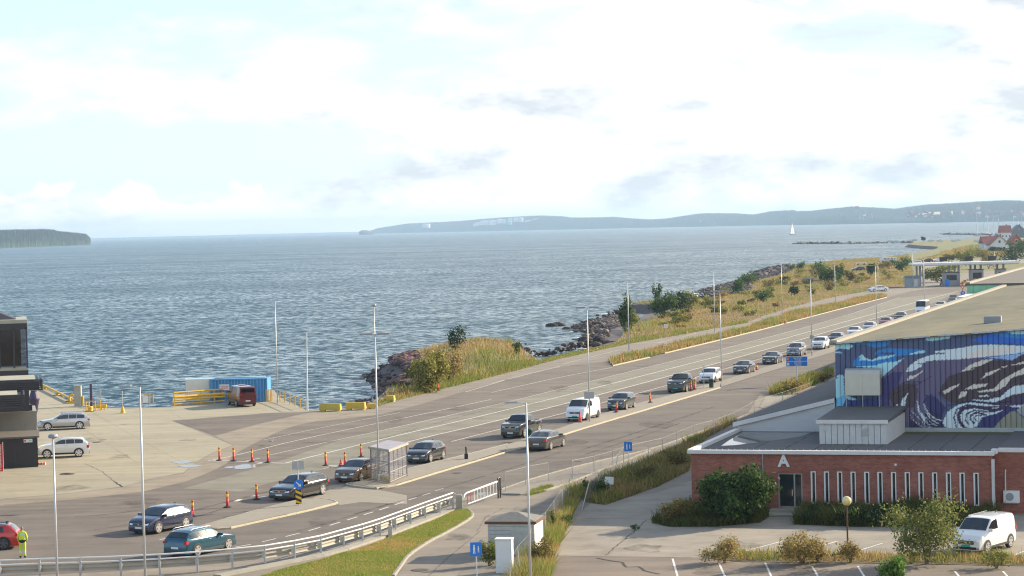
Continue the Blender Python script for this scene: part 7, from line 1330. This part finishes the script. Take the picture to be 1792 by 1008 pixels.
hb_ = thing('toll_hut', 'pale blue-grey service hut left of the toll canopy', 'hut', (X_(1594), DT_ - 3, 0)); w_ = 23 * kt_; h_ = Z_(484); MB().box((0, 1.5, h_ / 2), (w_, 3, h_)).build('wall', 'hutblue', hb_); MB().hexa([(-w_ / 2 - .2, -.2, h_), (w_ / 2 + .2, -.2, h_), (w_ / 2 + .2, 3.2, h_), (-w_ / 2 - .2, 3.2, h_)], [(-w_ / 2, .8, h_ + .5), (w_ / 2, .8, h_ + .5), (w_ / 2, 2.2, h_ + .5), (-w_ / 2, 2.2, h_ + .5)]).build('roof', 'slate', hb_); MB().box((w_ * .2, -.03, h_ * .45), (1.0, .05, h_ * .8)).build('door', 'galv', hb_)
cn = thing('construction_gear', 'heap of yellow road-works gear between the toll booths', 'equipment', (X_(1695), DT_ - 1, 0)); 
for i in range(9): MB().box((-2 + i * .5, (i % 3) * .5, .6 + .3 * (i % 4)), (.9, .3, .5), i * .4).build('panel', 'yellow' if i % 2 else 'orange', cn)
bb_ = thing('blue_barrel', 'blue plastic container beside the middle toll booth', 'container', (X_(1656), DT_ - 1, 0)); MB().lathe([(.5, 0), (.55, .6), (.5, 1.6), (.3, 1.8)], (0, 0, 0), 10).build('body', 'signblue', bb_); MB().lathe([(.2, 1.8), (.2, 1.95)], (0, 0, 0), 8).build('lid', 'dark', bb_)
# open grassland past the toll plaza
sheet('far_meadow', XY([(1585, 462), (1640, 452), (1700, 447), (1830, 442), (1830, 425), (1760, 423), (1700, 423.5), (1645, 427), (1640, 434), (1660, 438), (1640, 446), (1610, 452)]), .02, 'grassf')
sheet('shore_meadow', TOP[i1:] + XY([(1830, 470), (1700, 476), (1640, 484), (1590, 484)]), .012, 'grassf')
sheet('far_parking', XY([(1590, 478), (1640, 466), (1700, 463), (1800, 460), (1800, 452), (1700, 455), (1640, 458)]), .03, 'lot')
blades('meadow_grass', 'golden meadow beyond the toll canopy', XY([(1585, 463), (1640, 452), (1700, 447), (1830, 442), (1830, 432), (1700, 430), (1650, 440), (1640, 447), (1610, 453)]), 16000, .3, 1.0, .6, None, .58, 0, seed=31, patch=40)
for x, y, h, w, c, lb in ((1730, 470, 34, 60, LB, 'broad brown tree behind the toll canopy'), (1690, 466, 30, 40, LY, 'light tree behind the toll canopy left of the brown one'), (1770, 462, 30, 50, LD, 'dark tree near the red-roofed houses'), (1785, 445, 26, 40, LG, 'green tree at the right edge below the houses'), (1748, 441, 10, 40, LD, 'dark hedge at the foot of the white house'), (1616, 421, 7, 8, LD, 'lone round tree on the breakwater meadow'), (1712, 424, 5, 7, LD, 'small round tree left of the white house'), (1710, 450, 16, 36, LY, 'yellowish tree before the white house'), (1665, 455, 12, 30, LB, 'low brown thicket beyond the toll canopy')):
    p = G(x, y); sc = p[1] / FPX; shrub((p[0], p[1], 0), h * sc, w * sc, c, lb, n=1500, leaf=sc * 2.2, name='tree', cat='tree', seed=int(x), lobes=9)
# breakwaters
def pier(name, label, px, wpx, seed):
    pts = [G(x, y, SEA) for x, y in px]; rk = []
    for a, b_ in zip(pts[:-1], pts[1:]):
        n = int(np.linalg.norm(b_ - a) * .9)
        for i in range(n): q = a + (b_ - a) * rng.random(); rk.append((q[0], q[1] + rng.normal(0, wpx), SEA + rng.random() * 1.1))
    rocks(name, label, rk, .8, 2.3, [(.22, .18, .16), (.15, .12, .115), (.3, .26, .23)], seed, zf=.55)
pier('breakwater', 'long dark stone breakwater reaching out left of the meadow', [(1388, 427), (1480, 426.5), (1600, 425)], 5, 41); pier('breakwater', 'farther thin stone breakwater in front of the marina masts', [(1651, 410.5), (1700, 411), (1752, 412)], 12, 42); pier('breakwater', 'short dark jetty beside the motorhomes', [(1478, 460), (1500, 461.5), (1535, 462)], 3, 43)
# houses
def house(x0, x1, yb, yeave, yridge, wall, roof, label, gable=True, wins=2, name='house', cat='house', group=None, dep=9):
    p = G((x0 + x1) / 2, yb); k = p[1] / FPX; w = (x1 - x0) * k; he = (yb - yeave) * k; hr = (yb - yridge) * k; t = thing(name, label, cat, p, 0, group); d = dep
    s = MB(); s.box((0, d / 2, he / 2), (w, d, he))
    if gable: s.add([(-w / 2, 0, he), (w / 2, 0, he), (0, 0, hr), (-w / 2, d, he), (w / 2, d, he), (0, d, hr)], [(0, 1, 2), (3, 5, 4)])
    s.build('wall', wall, t); e = .5; r = MB()
    if gable:
        for sg_ in (-1, 1): r.hexa([(0, -e, hr), (sg_ * (w / 2 + e), -e, he - .3), (sg_ * (w / 2 + e), d + e, he - .3), (0, d + e, hr)], [(0, -e, hr + .35), (sg_ * (w / 2 + e), -e, he + .05), (sg_ * (w / 2 + e), d + e, he + .05), (0, d + e, hr + .35)])
    else:
        r.hexa([(-w / 2 - e, -e, he), (w / 2 + e, -e, he), (w / 2 + e, d + e, he), (-w / 2 - e, d + e, he)], [(-w / 2 - e, d * .45, hr), (w / 2 + e, d * .45, hr), (w / 2 + e, d * .55, hr), (-w / 2 - e, d * .55, hr)])
    ro = r.build('roof', roof, t); MB().box((w * .15, d * .5, hr + .3), (.7, .7, 1.2)).build('chimney', 'hred', ro)
    for i in range(wins):
        xx = (i + .5) / wins * w - w / 2; f = MB().box((xx, -.04, he * .45), (1.3, .1, 1.5)).build('window', 'hwhite', t); MB().box((xx, -.10, he * .45), (1.0, .03, 1.2)).build('pane', 'winglass', f)
    if gable: f = MB().box((0, -.04, he + (hr - he) * .35), (1.3, .1, 1.5)).build('window', 'hwhite', t); MB().box((0, -.10, he + (hr - he) * .35), (1.0, .03, 1.2)).build('pane', 'winglass', f)
    return t
house(1733, 1766, 439, 428, 413, 'hwhite', 'tile', 'white gabled house with red roof beside the shore meadow'); house(1722, 1745, 436, 426, 413.5, 'hwhite', 'tile', 'white side wing with red tiled roof left of the white gable', False, 1, dep=12); house(1765, 1793, 437, 427, 412, 'hred', 'tile', 'brownish red gabled house right of the white one')
house(1752, 1770, 418, 407, 394.5, 'hwhite', 'tile', 'tall white house with steep red roof behind the gabled houses', False, 3); house(1771, 1796, 416, 405, 394, 'slate', 'slate', 'dark slate-roofed block at the right edge behind the gabled houses', True, 3); house(1700, 1722, 447, 443.5, 441, 'hwhite', 'slate', 'low white shed in front of the white house', False, 1)
# motorhomes and cars on the far shore
def camper(x0, x1, yb, yt, label):
    p = G((x0 + x1) / 2, yb); k = p[1] / FPX; w = (x1 - x0) * k; h = (yb - yt) * k; t = thing('motorhome', label, 'motorhome', p, 0, 'motorhomes by the shore'); s = MB(); pr = [(-w / 2, .4), (w / 2, .4), (w / 2, h * .97), (w / 2 - .2, h), (-w * .30, h), (-w * .42, h * .80), (-w * .44, h * .55), (-w / 2, h * .45)]
    s.add([(x_, -1.1, z) for x_, z in pr] + [(x_, 1.1, z) for x_, z in pr], [tuple(range(8)), tuple(range(15, 7, -1))] + [(i, i + 8, (i + 1) % 8 + 8, (i + 1) % 8) for i in range(8)]); s.build('body', 'white', t)
    for i in range(3): MB().box((-w * .2 + i * w * .2, -1.12, h * .68), (w * .12, .05, h * .16)).build('side_window', 'glass', t)
    for x_ in (-w * .32, w * .25): MB().tube([(x_, -1.15, .4), (x_, -.9, .4)], .4, 12).build('wheel', 'rubber', t)
camper(1539, 1569, 459, 450, 'big white motorhome parked at the water edge'); camper(1497, 1517, 464.5, 460, 'lower white camper van left of the big motorhome')
far_cars = [(1598, 1609, 463.5, 'white', 'white car parked far behind the left end of the toll canopy'), (1612, 1632, 459.5, 'black', 'dark car parked in the row behind the toll canopy'), (1634, 1650, 459, 'white', 'white van in the row behind the toll canopy'), (1752, 1766, 457.5, 'white', 'white car seen above the right end of the toll canopy'), (1498, 1506, 475, 'dkgrey', 'dark car half hidden in the scrub')]
for x0, x1, y, m_, lb in far_cars: car('far_car', lb, (x0, y - 8, x1, y), (-1, -.1), 'suv', m_, (4.4, 1.8, 1.6), group='cars parked far off')
for i, (x, y, m_) in enumerate(((1557, 424, 'hwhite'), (1568, 425, 'hwhite'), (1600, 422, 'hwhite'), (1630, 423, 'hwhite'), (1645, 423, 'hwhite'), (1670, 423, 'hwhite'), (1676, 422, 'hwhite'), (1710, 423.5, 'hwhite'))):
    p = G(x, y, .3); k = p[1] / FPX; t = thing('beached_boat', 'tiny white boat laid up on the breakwater meadow', 'boat', p, 0, 'white boats laid up ashore'); MB().hexa([(-1.6, -.6, 0), (1.6, -.6, 0), (1.6, .6, 0), (-1.6, .6, 0)], [(-2.6, -1.1, 1.2), (2.4, -1.1, 1.2), (2.4, 1.1, 1.2), (-2.6, 1.1, 1.2)]).build('hull', m_, t); MB().box((.3, 0, 1.6), (2.0, 1.5, .9)).build('cabin', m_, t)
# marina masts
for i, (x, yt, yb) in enumerate(((1710, 372, 413), (1721, 381, 410), (1729, 380, 410), (1738, 379, 410), (1739, 377, 412), (1748, 381, 410), (1757, 386, 408), (1774, 377, 405), (1782, 374, 404), (1788, 379, 404))):
    p = G(x, yb, SEA); k = p[1] / FPX; t = thing('moored_yacht', 'moored sailing yacht whose thin white mast rises above the marina', 'yacht', p, .4 * i, 'yachts in the marina'); MB().tube([(0, 0, 1), (0, 0, (yb - yt) * k)], [.30, .16], 6).build('mast', 'hwhite', t); MB().hexa([(-3, -.8, -.2), (3, -.8, -.2), (3, .8, -.2), (-3, .8, -.2)], [(-4, -1.3, 1.1), (4.5, -.9, 1.3), (4.5, .9, 1.3), (-4, 1.3, 1.1)]).build('hull', 'hwhite', t); MB().tube([(0, 0, 2.2), (-3.5, 0, 2.2)], .12, 6).build('boom', 'hwhite', t)
# sailing boat out on the fjord
p = G(1387, 411, SEA); k = p[1] / FPX; sb2 = thing('sailing_boat', 'white sailing boat under full sail on the fjord', 'sailboat', p); hS_ = 22 * k
M['sail'] = mat_attr('sail_cloth', .8, .6); M['sail'].node_tree.nodes['Attribute'].attribute_name = 'none'
for n_ in M['sail'].node_tree.nodes:
    if n_.type == 'BSDF_PRINCIPLED':
        for l_ in list(n_.inputs['Base Color'].links): M['sail'].node_tree.links.remove(l_)
        n_.inputs['Base Color'].default_value = (.85, .85, .83, 1)
    if n_.type == 'BSDF_TRANSLUCENT':
        for l_ in list(n_.inputs[0].links): M['sail'].node_tree.links.remove(l_)
        n_.inputs[0].default_value = (.85, .85, .83, 1)
MB().hexa([(-4, -.8, -.3), (4, -.5, -.3), (4, .5, -.3), (-4, .8, -.3)], [(-4.5, -1.4, .9), (5, -.3, 1.1), (5, .3, 1.1), (-4.5, 1.4, .9)]).build('hull', 'hwhite', sb2); MB().tube([(0, 0, .8), (0, 0, hS_)], .12, 6).build('mast', 'galv', sb2)
def sail(pts, bul): 
    s = MB(); n = 6; a, b_, c = [np.array(q, float) for q in pts]; vs = []
    for i in range(n + 1):
        for j in range(n + 1): u = i / n; v = j / n; q = a * (1 - u) + (b_ * (1 - v) + c * v) * u; vs.append(q + np.array([0, bul * math.sin(math.pi * u) * math.sin(math.pi * min(1, v)), 0]))
    s.add(vs, [(i * (n + 1) + j, (i + 1) * (n + 1) + j, (i + 1) * (n + 1) + j + 1, i * (n + 1) + j + 1) for i in range(n) for j in range(n)]); return s
sail([(0, 0, hS_), (-.2, 0, 2.0), (-2.4, 1.5, 2.0)], .8).build('main_sail', 'sail', sb2, True); sail([(0, 0, hS_ * .9), (.3, 0, 1.6), (2.6, -.3, 1.6)], .6).build('jib_sail', 'sail', sb2, True)

# ------------------------------------------------------------------ far coast
M['forest'] = mat('far_forest', (.055, .088, .040), .95, 0, .8, .02, (.030, .052, .022), world_co=True, var2=.5, vs2=.004); M['forest2'] = mat('island_forest', (.06, .095, .028), .95, 0, .9, .03, (.028, .055, .02), world_co=True); M['field'] = mat('stubble_field', (.50, .40, .20), .95)
def hill(name, sil, D0, D1, base, seed, tree=9.0, m='forest', label=None, dens=3.0, depth=900.0):
    xs = np.arange(sil[0][0], sil[-1][0] + .01, 1 / dens * 1.0); sx_ = [a for a, _ in sil]; sy_ = [b for _, b in sil]; rr = np.random.default_rng(seed); V = []; rows = 14
    for x in xs:
        D = np.interp(x, [xs[0], xs[-1]], [D0, D1]); y = np.interp(x, sx_, sy_); p = GD(x, y, D); h = max(.5, p[2])
        fr = np.array([GD(x, 400, D)[0], D]); dn = np.array([fr[0], fr[1]]) / np.hypot(*fr)
        for r in range(rows):
            u = r / (rows - 1); zz = h * math.sin(min(1, u * 1.15) * math.pi / 2) ** .8 if u > 0 else -2.0; amp = tree * min(1, h / 25)
            q = fr + dn * depth * (u - .8) * (.35 + .65 * min(1, h / 60)); V.append((q[0], q[1], (zz + (rr.random() - .5) * amp * (u > 0) if r else SEA - 2)))
    n = len(xs); ii = np.arange(n * rows).reshape(n, rows); F = np.stack([ii[:-1, :-1], ii[1:, :-1], ii[1:, 1:], ii[:-1, 1:]], -1).reshape(-1, 4); o = npmesh(name, V, F, m); return tag(o, kind='structure')
hill('hill', [(648, 404), (660, 400), (690, 395), (715, 391.5), (760, 389.5), (800, 387.5), (840, 384), (880, 381), (920, 378.5), (950, 377.5), (985, 379), (1000, 381), (1040, 381), (1075, 380), (1100, 382.5), (1140, 384.5), (1165, 383), (1195, 378.5), (1225, 374), (1255, 373.5), (1290, 374), (1320, 376), (1345, 371), (1370, 369), (1392, 368)], 15500, 10500, 0, 1)
hill('hill', [(1380, 370), (1420, 369.5), (1450, 366), (1490, 362), (1540, 364), (1565, 366), (1600, 361.5), (1625, 358.5), (1680, 355.5), (1715, 353), (1760, 351), (1792, 352), (1850, 350)], 10400, 7500, 0, 2, depth=1300)
hill('hill', [(1380, 386), (1400, 381), (1440, 379), (1480, 376), (1520, 377), (1560, 379), (1600, 380), (1700, 379), (1792, 378), (1850, 377)], 9300, 6900, 0, 5, depth=500, tree=7)
hill('island_hill', [(-60, 401), (-20, 402), (0, 404), (40, 402.5), (75, 402), (95, 403), (100, 405.5), (120, 407), (150, 410.5), (158, 417)], 5200, 6300, 0, 3, tree=8, m='forest2', dens=4, depth=260)
hill('skerry', [(628, 405.4), (634, 402.6), (642, 403), (652, 405)], 11500, 11500, 0, 4, tree=1, m='shorerock', depth=120)
sheet('field', [GD(x, 400, D)[:2] for x, D in ((1600, 7600), (1672, 7300), (1690, 8100), (1620, 8300))], 1, 'field') if False else None
f0, f1 = GD(1606, 376, 7480), GD(1668, 374.5, 7250); f2, f3 = GD(1672, 369.5, 7700), GD(1622, 371.5, 7900); MB().add([f0, f1, f2, f3], [(0, 1, 2, 3)]).build('stubble_field', 'field')['kind'] = 'structure'
# oil tanks
M['tank'] = mat('tank_white', (.78, .77, .74), .6)
tanks = [(746, 398.5, 391.5, 14), (838, 394.5, 388.5, 12), (848, 394, 386, 14), (862, 394, 385.5, 15), (874, 391, 383, 9), (882, 391, 384, 8), (893, 390, 382, 8), (903, 388, 381, 9), (912, 389, 380.5, 8), (926, 391, 385, 14), (938, 386, 382.5, 12), (950, 386, 383, 8), (832, 396, 391, 8)]
for i, (x, yb, yt, w) in enumerate(tanks):
    D = 13200; p = GD(x, yb, D); k = D / FPX; h = (yb - yt) * k; t = thing('storage_tank', ('large pale storage tank standing alone at the left end of the refinery shore' if i == 0 else 'white cylindrical storage tank in the refinery across the fjord'), 'tank', p, 0, None if i == 0 else 'refinery tanks across the fjord'); r_ = w * k / 2
    MB().lathe([(r_, 0), (r_, h * .92)], (0, 0, 0), 20).build('shell', 'tank', t, False); MB().lathe([(r_ * 1.01, h * .92), (r_ * .5, h * .985), (.5, h)], (0, 0, 0), 20).build('roof', 'tank', t, False)
p = GD(891, 393.5, 13000); k = 13000 / FPX; gt_ = thing('storage_tank', 'single green storage tank in the middle of the refinery', 'tank', p); MB().lathe([(4.5 * k, 0), (4.5 * k, 6 * k)], (0, 0, 0), 18).build('shell', mat('tank_green', (.05, .42, .35), .6), gt_); MB().lathe([(4.6 * k, 6 * k), (.5, 6.6 * k)], (0, 0, 0), 18).build('roof', 'tank', gt_)
q_ = GD(740, 399, 13000); q__ = GD(880, 396.5, 13000); sheet('refinery_quay', [(q_[0], 12950), (q__[0], 12950), (q__[0], 13050), (q_[0], 13050)], 6, 'field')
# villages on the far slopes
rr = random.Random(5); spots = [(rr.uniform(1590, 1790), rr.uniform(373, 381)) for _ in range(64)] + [(rr.uniform(1460, 1590), rr.uniform(377, 384)) for _ in range(14)] + [(1226, 388), (1232, 386.5), (1237, 387), (1245, 387.5), (1275, 387.5), (1035, 391.5), (1352, 384.5), (1380, 384), (1500, 366), (1517, 384), (1526, 384), (1702, 366), (1712, 366.5)]
hm_ = None
for i, (x, y) in enumerate(spots):
    D = 7150 if x > 1590 else 8600 if x > 1400 else 11000; D -= 250; p = GD(x, y, D); s_ = rr.uniform(.5, 1.05)
    if p[2] < 3: p[2] = 3
    if hm_ is None:
        hm_ = thing('village_house', 'tiny white house with red roof in the villages across the fjord', 'house', p, 0, 'white houses across the fjord'); MB().box((0, 0, 3.5), (11, 8, 7)).build('wall', 'hwhite', hm_); MB().add([(-6, -4.5, 7), (6, -4.5, 7), (6, 4.5, 7), (-6, 4.5, 7), (-6, 0, 11), (6, 0, 11)], [(0, 1, 5, 4), (2, 3, 4, 5), (1, 2, 5), (3, 0, 4), (3, 2, 1, 0)]).build('roof', 'tile', hm_); o = hm_
    else:
        o = copy_tree(hm_); o.location = p
        if i % 6: o['label'] = 'tiny white house with dark roof in the villages across the fjord'; o.children[1].material_slots[0].link = 'OBJECT'; o.children[1].material_slots[0].material = M['slate']
    o.scale = (s_, s_, s_ * rr.uniform(.8, 1.2)); o.rotation_euler = (0, 0, rr.uniform(-.6, .6))

# ------------------------------------------------------------------ haze
hz = MB(); hz.box((2000, 8000, 54), (30000, 19000, 120)); hb = hz.build('haze', None); hb['kind'] = 'stuff'; tag(hb, 'thin pale sea haze', 'haze')
hmat = bpy.data.materials.new('haze'); hmat.use_nodes = True; ht = hmat.node_tree; ht.nodes.clear(); pv = N(ht, 'ShaderNodeVolumePrincipled'); pv.inputs['Color'].default_value = (.52, .74, 1.0, 1); pv.inputs['Density'].default_value = 0.000072; pv.inputs['Anisotropy'].default_value = 0.2; mo = N(ht, 'ShaderNodeOutputMaterial'); L(ht, pv.outputs[0], mo.inputs['Volume']); hb.data.materials.append(hmat)
